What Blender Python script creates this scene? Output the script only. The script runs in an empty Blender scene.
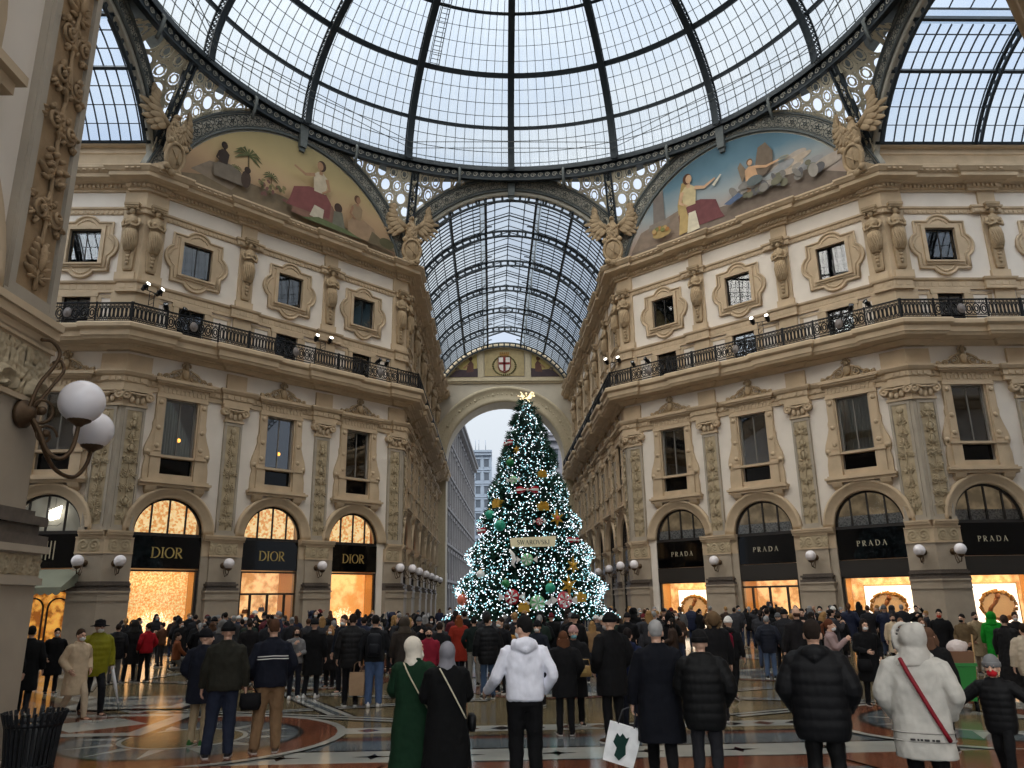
# The octagon of a glass-roofed shopping gallery with a lit christmas tree and a winter crowd
BIN = (-6.5, -20.3)
SKY, SUN, EXPO = 1.0, 7.6, 0.0
SUNR = (0.42, -0.36, 0)
import bpy, math, random
from mathutils import Vector, Matrix
from mathutils import noise as mnoise
random.seed(7)
PI = math.pi
scene = bpy.context.scene
COL = scene.collection
sin, cos = math.sin, math.cos

# ------------------------------------------------------------------ mesh builder
class MB:
    def __init__(s):
        s.v = []; s.f = []; s.m = []; s.sm = []; s.M = None
    def av(s, p):
        if s.M is not None:
            p = s.M @ Vector(p)
        s.v.append((p[0], p[1], p[2])); return len(s.v) - 1
    def af(s, idx, m=0, sm=False):
        s.f.append(tuple(idx)); s.m.append(m); s.sm.append(sm)
    def quad(s, a, b, c, d, m=0):
        s.af([s.av(a), s.av(b), s.av(c), s.av(d)], m)
    def poly(s, pts, m=0):
        s.af([s.av(p) for p in pts], m)
    def box(s, x0, x1, y0, y1, z0, z1, m=0):
        i = [s.av(p) for p in ((x0,y0,z0),(x1,y0,z0),(x1,y1,z0),(x0,y1,z0),(x0,y0,z1),(x1,y0,z1),(x1,y1,z1),(x0,y1,z1))]
        for q in ((0,3,2,1),(4,5,6,7),(0,1,5,4),(1,2,6,5),(2,3,7,6),(3,0,4,7)):
            s.af([i[k] for k in q], m)
    def prism(s, poly, y0, y1, m=0, caps=True):
        """polygon in (x,z), seen from -y counter-clockwise, extruded from y0 (front) to y1"""
        n = len(poly)
        a = [s.av((x, y0, z)) for x, z in poly]; b = [s.av((x, y1, z)) for x, z in poly]
        if caps:
            s.af(a, m); s.af(b[::-1], m)
        for i in range(n):
            j = (i + 1) % n
            s.af((a[i], b[i], b[j], a[j]), m)
    def zprism(s, poly, z0, z1, m=0):
        n = len(poly)
        a = [s.av((x, y, z0)) for x, y in poly]; b = [s.av((x, y, z1)) for x, y in poly]
        s.af(a[::-1], m); s.af(b, m)
        for i in range(n):
            j = (i + 1) % n
            s.af((a[i], a[j], b[j], b[i]), m)
    def rings(s, rings, m=0, sm=True, cap=True, closed=True):
        """loft through rings of equal point count"""
        ids = [[s.av(p) for p in r] for r in rings]
        n = len(ids[0])
        for a, b in zip(ids, ids[1:]):
            for i in range(n if closed else n - 1):
                j = (i + 1) % n
                s.af((a[i], a[j], b[j], b[i]), m, sm)
        if cap and closed:
            s.af(ids[0][::-1], m, False); s.af(ids[-1], m, False)
    def tube(s, pts, r, n=6, m=0, cap=True):
        pts = [Vector(p) for p in pts]
        rs = r if isinstance(r, (list, tuple)) else [r] * len(pts)
        out = []; prev = None
        for i, p in enumerate(pts):
            t = (pts[min(i+1, len(pts)-1)] - pts[max(i-1, 0)])
            if t.length < 1e-9: t = Vector((0,0,1))
            t.normalize()
            if prev is None:
                ref = Vector((0,0,1)) if abs(t.z) < .9 else Vector((0,1,0))
                a = t.cross(ref).normalized()
            else:
                a = (prev - t * prev.dot(t))
                a = a.normalized() if a.length > 1e-6 else t.orthogonal().normalized()
            prev = a; b = t.cross(a)
            out.append([p + (a * cos(2*PI*k/n) + b * sin(2*PI*k/n)) * rs[i] for k in range(n)])
        s.rings(out, m, n > 4, cap)
    def ball(s, c, r, seg=10, rg=7, m=0, rot=None, zmin=-1.0, zmax=1.0):
        rx, ry, rz = r if isinstance(r, (tuple, list)) else (r, r, r)
        c = Vector(c); rr = []
        t0 = math.asin(zmin); t1 = math.asin(zmax)
        for i in range(rg + 1):
            t = t0 + (t1 - t0) * i / rg
            if abs(cos(t)) < 1e-5: t = t * .985
            ring = []
            for k in range(seg):
                a = 2*PI*k/seg
                p = Vector((rx*cos(t)*cos(a), ry*cos(t)*sin(a), rz*sin(t)))
                if rot is not None: p = rot @ p
                ring.append(c + p)
            rr.append(ring)
        s.rings(rr, m)
    def lathe(s, prof, c=(0,0,0), n=16, m=0, cap=True, sx=1, sy=1):
        c = Vector(c)
        s.rings([[c + Vector((r*cos(2*PI*k/n)*sx, r*sin(2*PI*k/n)*sy, z)) for k in range(n)] for r, z in prof], m, True, cap)
    def sweep(s, prof, path, m=0, closed_prof=True, sm=False):
        """profile [(d,z)] (d = distance out of the wall) along a plan path of (x,y); outward = right-hand side of the path direction"""
        P = [Vector((x, y)) for x, y in path]; n = len(P); rr = []
        for i in range(n):
            d0 = (P[i] - P[i-1]).normalized() if i > 0 else None
            d1 = (P[i+1] - P[i]).normalized() if i < n-1 else None
            if d0 is None: d0 = d1
            if d1 is None: d1 = d0
            n0 = Vector((d0.y, -d0.x)); n1 = Vector((d1.y, -d1.x))
            b = n0 + n1
            b = b / max(.2, (b.dot(n0)))
            rr.append([(P[i].x + b.x*d, P[i].y + b.y*d, z) for d, z in prof])
        ids = [[s.av(p) for p in r] for r in rr]; k = len(prof)
        for a, b in zip(ids, ids[1:]):
            for i in range(k if closed_prof else k-1):
                j = (i+1) % k
                s.af((a[i], b[i], b[j], a[j]), m, sm)
        if closed_prof:
            s.af(ids[0], m); s.af(ids[-1][::-1], m)
    def arcsweep(s, prof, cx, cz, a0, a1, n, m=0, sm=True):
        """profile [(radius,y)] swept round (cx,cz) in the x-z plane"""
        rr = []
        for i in range(n+1):
            a = a0 + (a1-a0)*i/n
            rr.append([(cx + r*cos(a), y, cz + r*sin(a)) for r, y in prof])
        s.rings(rr, m, sm, True)
    def hgrid(s, x0, x1, z0, z1, nx, nz, fn, y=0, m=0, skirt=0):
        ids = []
        for j in range(nz+1):
            row = []
            for i in range(nx+1):
                x = x0 + (x1-x0)*i/nx; z = z0 + (z1-z0)*j/nz
                h = 0 if (i in (0, nx) or j in (0, nz)) else fn(x, z)
                row.append(s.av((x, y - h, z)))
            ids.append(row)
        for j in range(nz):
            for i in range(nx):
                s.af((ids[j][i], ids[j][i+1], ids[j+1][i+1], ids[j+1][i]), m, True)
    def mesh(s, name, mats):
        me = bpy.data.meshes.new(name)
        me.from_pydata(s.v, [], s.f)
        for mt in (mats if isinstance(mats, (list, tuple)) else [mats]):
            me.materials.append(mt)
        me.polygons.foreach_set('material_index', s.m)
        me.polygons.foreach_set('use_smooth', s.sm)
        me.update()
        return me
    def obj(s, name, mats, parent=None):
        return link(name, s.mesh(name, mats), parent)

def cr(P, k=5):
    """smooth curve through points"""
    P = [Vector(p) for p in P]; o = []
    for i in range(len(P)-1):
        a,b,c,d = P[max(0,i-1)],P[i],P[i+1],P[min(len(P)-1,i+2)]
        for j in range(k):
            t = j/k; o.append(.5*((2*b)+(c-a)*t+(2*a-5*b+4*c-d)*t*t+(3*b-a-3*c+d)*t**3))
    return o+[P[-1]]
def link(name, data, parent=None):
    o = bpy.data.objects.new(name, data); COL.objects.link(o)
    if parent is not None: o.parent = parent
    return o
def tag(o, label=None, cat=None, group=None, kind=None):
    if label: o['label'] = label
    if cat: o['category'] = cat
    if group: o['group'] = group
    if kind: o['kind'] = kind
    return o
def thing(name, label, cat, loc=(0,0,0), rz=0, group=None, kind=None):
    o = link(name, None); o.location = loc; o.rotation_euler = (0,0,rz); o.empty_display_size = .1
    return tag(o, label, cat, group, kind)
def dup(src, loc=None, rz=None, label=None, group=None, parent=None):
    c = src.copy(); COL.objects.link(c); c.parent = parent
    for ch in src.children: dup(ch, parent=c)
    if loc is not None: c.location = loc
    if rz is not None: c.rotation_euler = (0,0,rz)
    if label: c['label'] = label
    if group: c['group'] = group
    return c

# ------------------------------------------------------------------ materials
def lin(c):
    """sRGB 0-255 -> linear"""
    o = []
    for v in c:
        v = v/255
        o.append(v/12.92 if v <= .04045 else ((v+.055)/1.055)**2.4)
    return (*o, 1)
MATS = {}
def mat(name, rgb, rough=.7, metal=0, var=.0, scale=6, bump=0, bscale=30, spec=.4, rgb2=None, emit=None, es=0):
    if name in MATS: return MATS[name]
    m = bpy.data.materials.new(name); m.use_nodes = True; nt = m.node_tree; N = nt.nodes; L = nt.links
    b = N['Principled BSDF']; c = lin(rgb)
    b.inputs['Base Color'].default_value = c
    b.inputs['Roughness'].default_value = rough; b.inputs['Metallic'].default_value = metal
    b.inputs['Specular IOR Level'].default_value = spec
    if var or rgb2:
        tc = N.new('ShaderNodeTexCoord'); nz = N.new('ShaderNodeTexNoise'); rp = N.new('ShaderNodeValToRGB')
        nz.inputs['Scale'].default_value = scale; nz.inputs['Detail'].default_value = 5
        c2 = lin(rgb2) if rgb2 else tuple(x*(1-var) for x in c[:3]) + (1,)
        c1 = c if rgb2 else tuple(min(1, x*(1+var*.6)) for x in c[:3]) + (1,)
        rp.color_ramp.elements[0].position = .35; rp.color_ramp.elements[1].position = .65
        rp.color_ramp.elements[0].color = c2; rp.color_ramp.elements[1].color = c1
        L.new(tc.outputs['Object'], nz.inputs['Vector']); L.new(nz.outputs['Fac'], rp.inputs['Fac']); L.new(rp.outputs['Color'], b.inputs['Base Color'])
    if bump:
        tc = N.new('ShaderNodeTexCoord'); n2 = N.new('ShaderNodeTexNoise'); bp = N.new('ShaderNodeBump')
        n2.inputs['Scale'].default_value = bscale; n2.inputs['Detail'].default_value = 3
        bp.inputs['Strength'].default_value = bump; bp.inputs['Distance'].default_value = .02
        L.new(tc.outputs['Object'], n2.inputs['Vector']); L.new(n2.outputs['Fac'], bp.inputs['Height']); L.new(bp.outputs['Normal'], b.inputs['Normal'])
    if emit:
        b.inputs['Emission Color'].default_value = lin(emit); b.inputs['Emission Strength'].default_value = es
    MATS[name] = m
    return m
def glass_mat(name, tint, tr=.8, haze=0., rough=.05, hazecol=(235,240,240), streak=None, ior=1.45):
    """thin pane: mostly transparent, a mirror sheen by fresnel, and some milky haze (dust, frosting)"""
    m = bpy.data.materials.new(name); m.use_nodes = True; nt = m.node_tree; N = nt.nodes; L = nt.links
    N.remove(N['Principled BSDF']); out = N['Material Output']
    t = N.new('ShaderNodeBsdfTransparent'); t.inputs['Color'].default_value = lin(tint)
    g = N.new('ShaderNodeBsdfGlossy'); g.inputs['Roughness'].default_value = rough
    fr = N.new('ShaderNodeFresnel'); fr.inputs['IOR'].default_value = ior
    mx = N.new('ShaderNodeMixShader'); L.new(fr.outputs[0], mx.inputs[0]); L.new(t.outputs[0], mx.inputs[1]); L.new(g.outputs[0], mx.inputs[2])
    last = mx
    if haze:
        d = N.new('ShaderNodeBsdfTranslucent'); d.inputs['Color'].default_value = lin(hazecol)
        d2 = N.new('ShaderNodeBsdfDiffuse'); d2.inputs['Color'].default_value = lin(hazecol)
        md = N.new('ShaderNodeMixShader'); md.inputs[0].default_value = .35
        L.new(d.outputs[0], md.inputs[1]); L.new(d2.outputs[0], md.inputs[2])
        m2 = N.new('ShaderNodeMixShader'); m2.inputs[0].default_value = haze
        L.new(mx.outputs[0], m2.inputs[1]); L.new(md.outputs[0], m2.inputs[2])
        if streak:
            tc = N.new('ShaderNodeTexCoord'); mp = N.new('ShaderNodeMapping'); mp.inputs['Scale'].default_value = streak
            nz = N.new('ShaderNodeTexNoise'); nz.inputs['Scale'].default_value = 1.0; nz.inputs['Detail'].default_value = 3
            rp = N.new('ShaderNodeMapRange'); rp.inputs[1].default_value = .3; rp.inputs[2].default_value = .7
            rp.inputs[3].default_value = haze*.3; rp.inputs[4].default_value = min(1, haze*1.7)
            L.new(tc.outputs['UV'], mp.inputs[0]); L.new(mp.outputs[0], nz.inputs['Vector']); L.new(nz.outputs['Fac'], rp.inputs[0]); L.new(rp.outputs[0], m2.inputs[0])
        last = m2
    L.new(last.outputs[0], out.inputs['Surface'])
    return m

CREAM = mat('cream_plaster', (226,216,204), .85, var=.06, scale=.7, bump=.1, bscale=8)
TAN = mat('tan_stone', (194,172,143), .8, var=.10, scale=1.5, bump=.25, bscale=14)
GREYST = mat('grey_stone', (170,159,143), .75, var=.10, scale=1.2, bump=.2, bscale=14)
RELIEF = mat('relief_stone', (178,161,132), .85, var=.16, scale=3, bump=.5, bscale=22)
RELIEFT = mat('tan_relief_stone', (170,148,118), .85, var=.16, scale=3, bump=.5, bscale=22)
PED = mat('pedestal_marble', (168,154,136), .45, var=.08, scale=2)
GRANITE = mat('dark_granite', (92,82,74), .4, var=.2, scale=12)
IRON = mat('dark_iron', (44,52,58), .5, metal=.3, var=.1, scale=8)
IRONG = mat('grey_iron', (98,104,104), .6, metal=.1, var=.15, scale=6)
IRONL = mat('pale_cast_iron', (168,166,156), .7, var=.12, scale=6)
BLACKIRON = mat('black_iron', (26,27,30), .45, metal=.4)
BRONZE = mat('aged_bronze', (86,66,46), .5, metal=.5, var=.2, scale=20)
BLACKGL = mat('black_gloss_panel', (7,7,8), .05, spec=.22)
GOLD = mat('brass_letters', (196,170,104), .35, metal=.6)
SILVER = mat('pale_gold_letters', (206,196,170), .35, metal=.4)
WOODF = mat('dark_window_frame', (40,36,34), .5)
GREYF = mat('grey_window_frame', (120,116,110), .6)
DARKIN = mat('unlit_room_shade', (30,29,28), .9)  # near-black colour stands for the shade of unlit rooms behind the glass
PANE = glass_mat('window_glass', (214,226,228), rough=.02, ior=2.3)
SHOPGL = glass_mat('shop_glass', (246,246,244), rough=.02)
GLOBE = mat('opal_glass', (238,232,234), .25, spec=.5)
# ------------------------------------------------------------------ people (a figure faces -y; 1.76 m tall before scaling)
def remesh(mb, name, voxel, smooth=3, fold=0, seed=0, fs=9, mats=None):
    me = mb.mesh('raw',[mats or CREAM]); o = link('raw', me)
    r = o.modifiers.new('r','REMESH'); r.mode = 'VOXEL'; r.voxel_size = voxel; r.use_smooth_shade = True
    if smooth: s = o.modifiers.new('s','SMOOTH'); s.factor = .5; s.iterations = smooth
    dg = bpy.context.evaluated_depsgraph_get(); out = bpy.data.meshes.new_from_object(o.evaluated_get(dg)); out.name = name
    bpy.data.objects.remove(o); bpy.data.meshes.remove(me)
    if fold:
        no = [v.normal.copy() for v in out.vertices]
        for v,n in zip(out.vertices,no):
            c = v.co; h = mnoise.noise(Vector((c.x*fs+seed,c.y*fs,c.z*fs*.55+2*c.x)))+.6*mnoise.noise(Vector((c.x*fs*2.2,c.y*fs*2.2+seed,c.z*fs*1.6))); v.co = c+n*(h*fold)
        out.update()
    if not out.materials: out.materials.append(CREAM)
    return out
ARMS = {'down':((.265,.03,1.14),(.285,-.03,.9)),'pocket':((.30,.08,1.16),(.225,-.1,.97)),'phone':((.25,-.1,1.18),(.09,-.3,1.36)),'front':((.26,-.02,1.14),(.09,-.23,1.1)),
 'up':((.27,-.2,1.42),(.11,-.32,1.66)),'fwd':((.26,-.12,1.16),(.25,-.32,1.0)),'fwdout':((.31,.02,1.13),(.4,-.22,.98)),'back':((.27,.15,1.17),(.28,.22,.95)),'side':((.38,0,1.26),(.58,-.02,1.1)),'carry':((.28,.02,1.14),(.3,-.04,.88)),'cross':((.27,-.03,1.14),(-.04,-.22,1.16))}
LEGS = {'stand':(((.1,-.01,.5),(.105,.03,.08)),((.1,-.01,.5),(.105,.03,.08))),'wide':(((.13,-.02,.5),(.17,.02,.08)),((.1,-.01,.5),(.11,.03,.08))),
 'walk':(((.09,-.2,.52),(.09,-.27,.09)),((.09,.02,.5),(.09,.3,.13))),'relax':(((.12,-.09,.5),(.15,-.05,.08)),((.09,0,.5),(.09,.03,.08))),'kneel':(((.12,-.33,.36),(.12,-.1,.08)),((.11,-.2,.1),(.11,.2,.1)))}
SH = (.185,.01,1.41)
def mir(p,s): return Vector((p[0]*s,p[1],p[2]))
def smooth_pts(P, R, n=5):
    """resample a 3 point limb into a soft bend"""
    P = [Vector(p) for p in P]; o = []; r = []
    a,b,c = P
    for i in range(n+1):
        t = i/n*.8; o.append(a.lerp(b,t)); r.append(R[0]+(R[1]-R[0])*t)
    for t in (.33,.66):
        p = a.lerp(b,.85).lerp(b,t).lerp(b.lerp(c,.15).lerp(b,1-t),t); o.append(p); r.append(R[1])
    for i in range(n+1):
        t = .2+i/n*.8; o.append(b.lerp(c,t)); r.append(R[1]+(R[2]-R[1])*t)
    return o, r
def hand(mb, wrist, elbow, s, curl=.5):
    w = Vector(wrist); d = (w-Vector(elbow)).normalized(); inward = Vector((-s,0,0)); inward = (inward-d*inward.dot(d)).normalized(); side = d.cross(inward)
    if side.y > 0: side = -side                                       # thumb side faces forward
    mb.rings([[w+d*t+side*(a*wd*cos(q))+inward*(th*sin(q)) for q,a in [(2*PI*i/10,1) for i in range(10)]] for t,wd,th in ((-.02,.026,.021),(.02,.032,.02),(.06,.041,.019),(.088,.04,.016),(.095,.03,.012))])
    for i in range(4):
        off = (.03-.02*i); L = (.068,.076,.071,.055)[i]; b = w+d*.085+side*off; c1 = (d*(1-.25*curl)+inward*curl*.6).normalized(); c2 = (d*(1-curl)+inward*(curl+.1)).normalized(); m = b+c1*L*.55
        mb.tube([b-d*.02,b,m,m+c2*L*.5],[.0088,.0092,.0085,.006],6)
    b = w+d*.03+side*.034; m = b+(d*.6+side*.6).normalized()*.035; mb.tube([w+d*.02+side*.01,b,m,m+(d*.8+side*.1+inward*.4).normalized()*.032],[.013,.012,.0105,.008],6)
CACHE = {}
def cached(fn):
    def g(*k):
        key = (fn.__name__,)+k
        if key not in CACHE: CACHE[key] = fn(*k)
        return CACHE[key]
    return g
def headM(turn, hs=1, tilt=0): return Matrix.Translation((0,0,1.5)) @ Matrix.Rotation(math.radians(turn),4,'Z') @ Matrix.Rotation(math.radians(tilt),4,'X') @ Matrix.Scale(hs,4) @ Matrix.Translation((0,0,-1.5))
@cached
def body(aa, ab, legs, turn, hs, tilt, drop, vox):
    mb = MB(); Td = Matrix.Translation((0,0,-drop))
    mb.M = Td @ headM(turn,hs,tilt)
    mb.ball((0,.012,1.655),(.076,.096,.108),16,10); mb.ball((0,-.028,1.6),(.06,.068,.084),14,9); mb.ball((0,-.062,1.548),(.032,.03,.03),8,6)
    mb.tube([(0,-.092,1.655),(0,-.112,1.625),(0,-.12,1.605),(0,-.1,1.595)],[.01,.013,.016,.008],6); mb.tube([(-.045,-.085,1.662),(0,-.096,1.66),(.045,-.085,1.662)],.012,6); mb.tube([(-.02,-.094,1.572),(0,-.1,1.573),(.02,-.094,1.572)],.009,6)
    for s in (-1,1): mb.ball((s*.078,.012,1.62),(.011,.024,.034),7,5); mb.ball((s*.04,-.066,1.61),(.022,.02,.024),7,5)
    mb.M = Td; mb.tube([(0,.03,1.4),(0,.02,1.5),(0,.008,1.585)],[.062,.054,.054],10)
    mb.rings([ring(0,.005,rx,ry,z,16) for rx,ry,z in ((.15,.1,.86),(.16,.11,.95),(.14,.095,1.1),(.165,.11,1.28),(.17,.1,1.38),(.1,.07,1.45))])
    for s,ar in ((1,aa),(-1,ab)):
        e,wr = ARMS[ar]; P,R = smooth_pts([mir(SH,s),mir(e,s),mir(wr,s)],(.05,.038,.026)); mb.tube(P,R,8)
    mb.M = None
    for s,lg in ((1,LEGS[legs][0]),(-1,LEGS[legs][1])):
        k,a = lg; hip = Vector((s*.09,0,.93-drop)); P,R = smooth_pts([hip,mir(k,s),mir(a,s)],(.078,.05,.036)); mb.tube(P,R,8); f = mir(a,s); mb.rings([[f+Vector((w_*cos(q),y,-.035+h*sin(q))) for q in [2*PI*i/8 for i in range(8)]] for y,w_,h in ((.05,.03,.03),(0,.036,.035),(-.1,.04,.025),(-.16,.03,.018))])
    me = remesh(mb,'person',vox,2)
    mb = MB(); mb.M = Td
    for s,ar in ((1,aa),(-1,ab)):
        e,wr = ARMS[ar]; hand(mb, mir(wr,s), mir(e,s), s, .8 if ar in ('phone','up','front','fwd','carry') else .45)
    # join the fingers to the remeshed body
    base = len(me.vertices); v = [x.co[:] for x in me.vertices]+mb.v; f = [tuple(p.vertices) for p in me.polygons]+[tuple(base+i for i in q) for q in mb.f]
    out = bpy.data.meshes.new('person'); out.from_pydata(v,[],f); out.polygons.foreach_set('use_smooth',[True]*len(f)); out.materials.append(CREAM); out.update(); bpy.data.meshes.remove(me)
    return out
TORSO = {'jacket':[(.20,.135,.86),(.205,.145,.93),(.195,.135,1.08),(.21,.142,1.24),(.215,.132,1.36),(.17,.11,1.44),(.085,.08,1.5)],
 'hoodie':[(.185,.125,.9),(.2,.14,.92),(.205,.145,1.0),(.205,.138,1.12),(.215,.142,1.26),(.215,.13,1.36),(.17,.11,1.44),(.085,.085,1.5)],
 'puffer':[(.2,.15,.72),(.228,.172,.8),(.232,.176,.88),(.235,.18,1.05),(.245,.185,1.24),(.24,.165,1.37),(.19,.13,1.45),(.11,.1,1.53)],
 'parka':[(.232,.17,.64),(.235,.17,.72),(.23,.17,.85),(.215,.16,1.0),(.225,.165,1.22),(.23,.15,1.36),(.18,.12,1.45),(.1,.095,1.52)],
 'coat':[(.235,.18,.5),(.225,.17,.75),(.21,.155,.98),(.2,.145,1.1),(.215,.15,1.25),(.215,.138,1.36),(.17,.11,1.44),(.085,.082,1.51)],
 'longcoat':[(.29,.23,.16),(.265,.21,.45),(.235,.175,.8),(.21,.155,1.02),(.215,.155,1.22),(.215,.14,1.35),(.17,.115,1.44),(.09,.085,1.5)]}
def sect(rx, ry, z, n=28, p=2.5): return [(rx*math.copysign(abs(cos(a))**(2/p),cos(a)), .008+ry*math.copysign(abs(sin(a))**(2/p),sin(a)), z) for a in [2*PI*i/n for i in range(n)]]
@cached
def top(kind, aa, ab, hood, fat, vox, sleeves):
    mb = MB(); S = TORSO[kind]; secs = []
    if kind == 'puffer':
        z = S[0][2]
        while z < 1.5:
            for (x0,y0,z0),(x1,y1,z1) in zip(S,S[1:]):
                if z0 <= z <= z1:
                    t = (z-z0)/(z1-z0); b = .007*abs(sin(PI*(z-.8)/.1))-.01; secs.append(((x0+(x1-x0)*t)*fat+b,(y0+(y1-y0)*t)*fat+b,z)); break
            z += .014
        secs.append((.11,.1,1.53))
    else: secs = [(a*fat,b*fat,z) for a,b,z in S]
    mb.rings([sect(*s) for s in secs])
    ex = {'puffer':.026,'parka':.018,'coat':.008,'longcoat':.01}.get(kind,.0)
    if sleeves:
        for s,ar in ((1,aa),(-1,ab)):
            e,wr = ARMS[ar]; P,R = smooth_pts([mir(SH,s),mir(e,s),mir(wr,s)],(.078+ex,.064+ex,.05+ex*.7),8)
            if kind == 'puffer': R = [r+.007*abs(sin(i*1.1))-.004 for i,r in enumerate(R)]
            mb.tube(P,R,12); mb.ball(mir((.17,.01,1.39),s),(.085+ex,.085+ex,.08+ex),10,7)
    mb.tube([(.075*cos(a),.012+.07*sin(a),1.5+.012*sin(a)) for a in [2*PI*i/12 for i in range(13)]],.024+ex*.4,6)
    if hood: mb.ball((0,.105,1.47),(.13,.075,.085),12,8); mb.tube([(-.1,.02,1.5),(-.11,.09,1.46),(0,.16,1.42),(.11,.09,1.46),(.1,.02,1.5)],.042,8)
    return remesh(mb,{'jacket':'jacket','hoodie':'hoodie','puffer':'puffer_jacket','parka':'parka','coat':'coat','longcoat':'long_coat'}[kind],vox,3 if kind!='puffer' else 1,.011 if kind!='puffer' else .005,hash(kind)%7 if False else len(kind))
@cached
def trousers(legs, drop, wide, vox):
    mb = MB(); mb.rings([sect(rx,ry,z-drop,20) for rx,ry,z in ((.1,.09,.8),(.17,.125,.86),(.168,.12,.95),(.155,.11,1.04))])
    for s,lg in ((1,LEGS[legs][0]),(-1,LEGS[legs][1])):
        k,a = lg; f = mir(a,s); P,R = smooth_pts([Vector((s*.085,.005,.9-drop)),mir(k,s),f+Vector((0,0,-.02))],(.097*wide,.07*wide,.056*wide),7); mb.tube(P,R,12)
    return remesh(mb,'trousers',vox,2,.011,2,11)
@cached
def shoe(boot):
    mb = MB(); S = [(.065,.028,.085 if not boot else .16),(.05,.036,.09 if not boot else .18),(.0,.04,.088 if not boot else .17),(-.06,.043,.066),(-.12,.046,.052),(-.165,.04,.042),(-.19,.022,.03)]
    mb.rings([[(w*cos(q),y,.018+max(0,h*sin(q)) if sin(q)>0 else .018) for q in [PI*i/8 for i in range(9)]]+[(-w,y,0.018),(0,y,.016),(w,y,.018)][:0] for y,w,h in S],0,True)
    mb.rings([[(w*1.06*cos(q),y,z) for q,z in ((0,.026),(PI,.026),(PI,0),(0,0))] for y,w,h in S],1,False)
    return mb.mesh('shoe',[CREAM,mat('pale_sole',(190,186,180),.7)])
@cached
def hair(kind):
    mb = MB()
    if kind in ('beanie','cap','hat'):
        mb.ball((0,.014,1.668),(.094,.114,.122 if kind!='cap' else .108),16,8,zmin=-.02); mb.lathe([(.094,1.64),(.1,1.645),(.101,1.69),(.094,1.7)],(0,.014,0),20,sy=1.2)
        if kind == 'cap': mb.rings([[(.085*cos(a)*k,-.07-.0*k-.09*k*sin(a),1.668-.012*k*sin(a)+t) for a in [PI*i/10 for i in range(11)]] for k,t in ((.9,.006),(1,.004),(1,-.004),(.9,-.004))],0,False)
        if kind == 'hat': mb.lathe([(.1,1.655),(.17,1.65),(.175,1.658),(.1,1.675),(.095,1.75),(.07,1.775)],(0,.01,0),20,sy=1.15)
        return mb.mesh({'beanie':'beanie','cap':'cap','hat':'brimmed_hat'}[kind],[CREAM])
    if kind == 'hood':
        mb.ball((0,.04,1.65),(.12,.128,.136),16,10); mb.ball((0,.11,1.7),(.075,.07,.09),10,7); mb.rings([ring(0,.03,rx,ry,z,16) for rx,ry,z in ((.19,.13,1.41),(.15,.13,1.48),(.118,.12,1.56))]); mb.tube([(.112*cos(q),-.085-.02*sin(q),1.635+.135*sin(q)) for q in [2*PI*i/14 for i in range(15)]],.024,6)
        for s in (-1,1): mb.tube([(s*.1,-.06,1.5),(s*.13,.03,1.46),(s*.1,.13,1.5)],.03,6); return remesh(mb,'hood',.014,3,.006,4,14)
    if kind == 'fur':
        mb.ball((0,.06,1.64),(.11,.12,.13),14,9); rr = random.Random(3)
        for i in range(70):
            a = rr.uniform(0,2*PI); mb.ball((.12*cos(a),-.0+.05*rr.random()+.03,1.6+.13*sin(a)),(.03,.03,.03),5,3)
        return mb.mesh('fur_hood',[CREAM])
    if kind == 'hijab':
        mb.ball((0,.026,1.655),(.097,.114,.116),18,12); mb.rings([ring(0,y,rx,ry,z,20) for y,rx,ry,z in ((.02,.11,.1,1.43),(.015,.115,.11,1.47),(.01,.098,.1,1.52),(.01,.09,.1,1.57),(.015,.095,.106,1.62))]); mb.tube([(-.06,-.06,1.56),(0,-.085,1.51),(.06,-.06,1.56)],.035,8)
        return remesh(mb,'headscarf',.012,3,.006,5,13)
    if kind == 'bald':
        mb.ball((0,.05,1.62),(.079,.066,.05),12,6); return mb.mesh('hair',[CREAM])
    mb.ball((0,.02,1.672),(.083,.1,.107),16,9,zmin=-.1); mb.ball((0,.05,1.642),(.076,.062,.066 if kind == 'short' else .085),12,8)
    for s in (-1,1): mb.ball((s*.068,.0,1.66),(.015,.034,.035),7,5)
    if kind in ('long','pony'):
        if kind == 'long':
            mb.rings([ring(0,y,rx,ry,z,14) for y,rx,ry,z in ((.085,.075,.03,1.3),(.08,.1,.045,1.4),(.06,.1,.06,1.52),(.05,.09,.07,1.62))])
            for s in (-1,1): mb.tube([(s*.075,-.01,1.66),(s*.092,-.02,1.56),(s*.09,-.02,1.44)],[.03,.034,.02],7)
        else: mb.tube([(0,.11,1.68),(0,.16,1.64),(0,.16,1.52),(0,.13,1.42)],[.03,.04,.035,.012],8)
    if kind == 'bun': mb.ball((0,.12,1.7),(.05,.05,.05),8,6)
    return remesh(mb,'hair',.011,2,.004,1,30)
@cached
def mask_mesh():
    mb = MB(); mb.ball((0,-.048,1.575),(.058,.07,.05),14,8); return mb.mesh('face_mask',[CREAM])
@cached
def eye_mesh(s):
    mb = MB(); mb.ball((s*.033,-.09,1.638),(.012,.009,.008),8,5); return mb.mesh('eye',[mat('eye_dark',(32,26,24),.25)])
@cached
def lips(): mb = MB(); mb.ball((0,-.1,1.57),(.024,.008,.008),8,5); return mb.mesh('mouth',[mat('lips',(150,82,76),.5)])
def cloth(c, rough=.85): return mat('cloth_%d_%d_%d' % c, c, rough, var=.1, scale=9, bump=.15, bscale=160, spec=.2)
SKINS = [mat('skin_light',(206,164,140),.55,var=.06,scale=20),mat('skin_tan',(180,134,108),.55,var=.06,scale=20),mat('skin_dark',(120,84,64),.55,var=.06,scale=20)]
def setm(o, m):
    o.material_slots[0].link = 'OBJECT'; o.material_slots[0].material = m; return o
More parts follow.
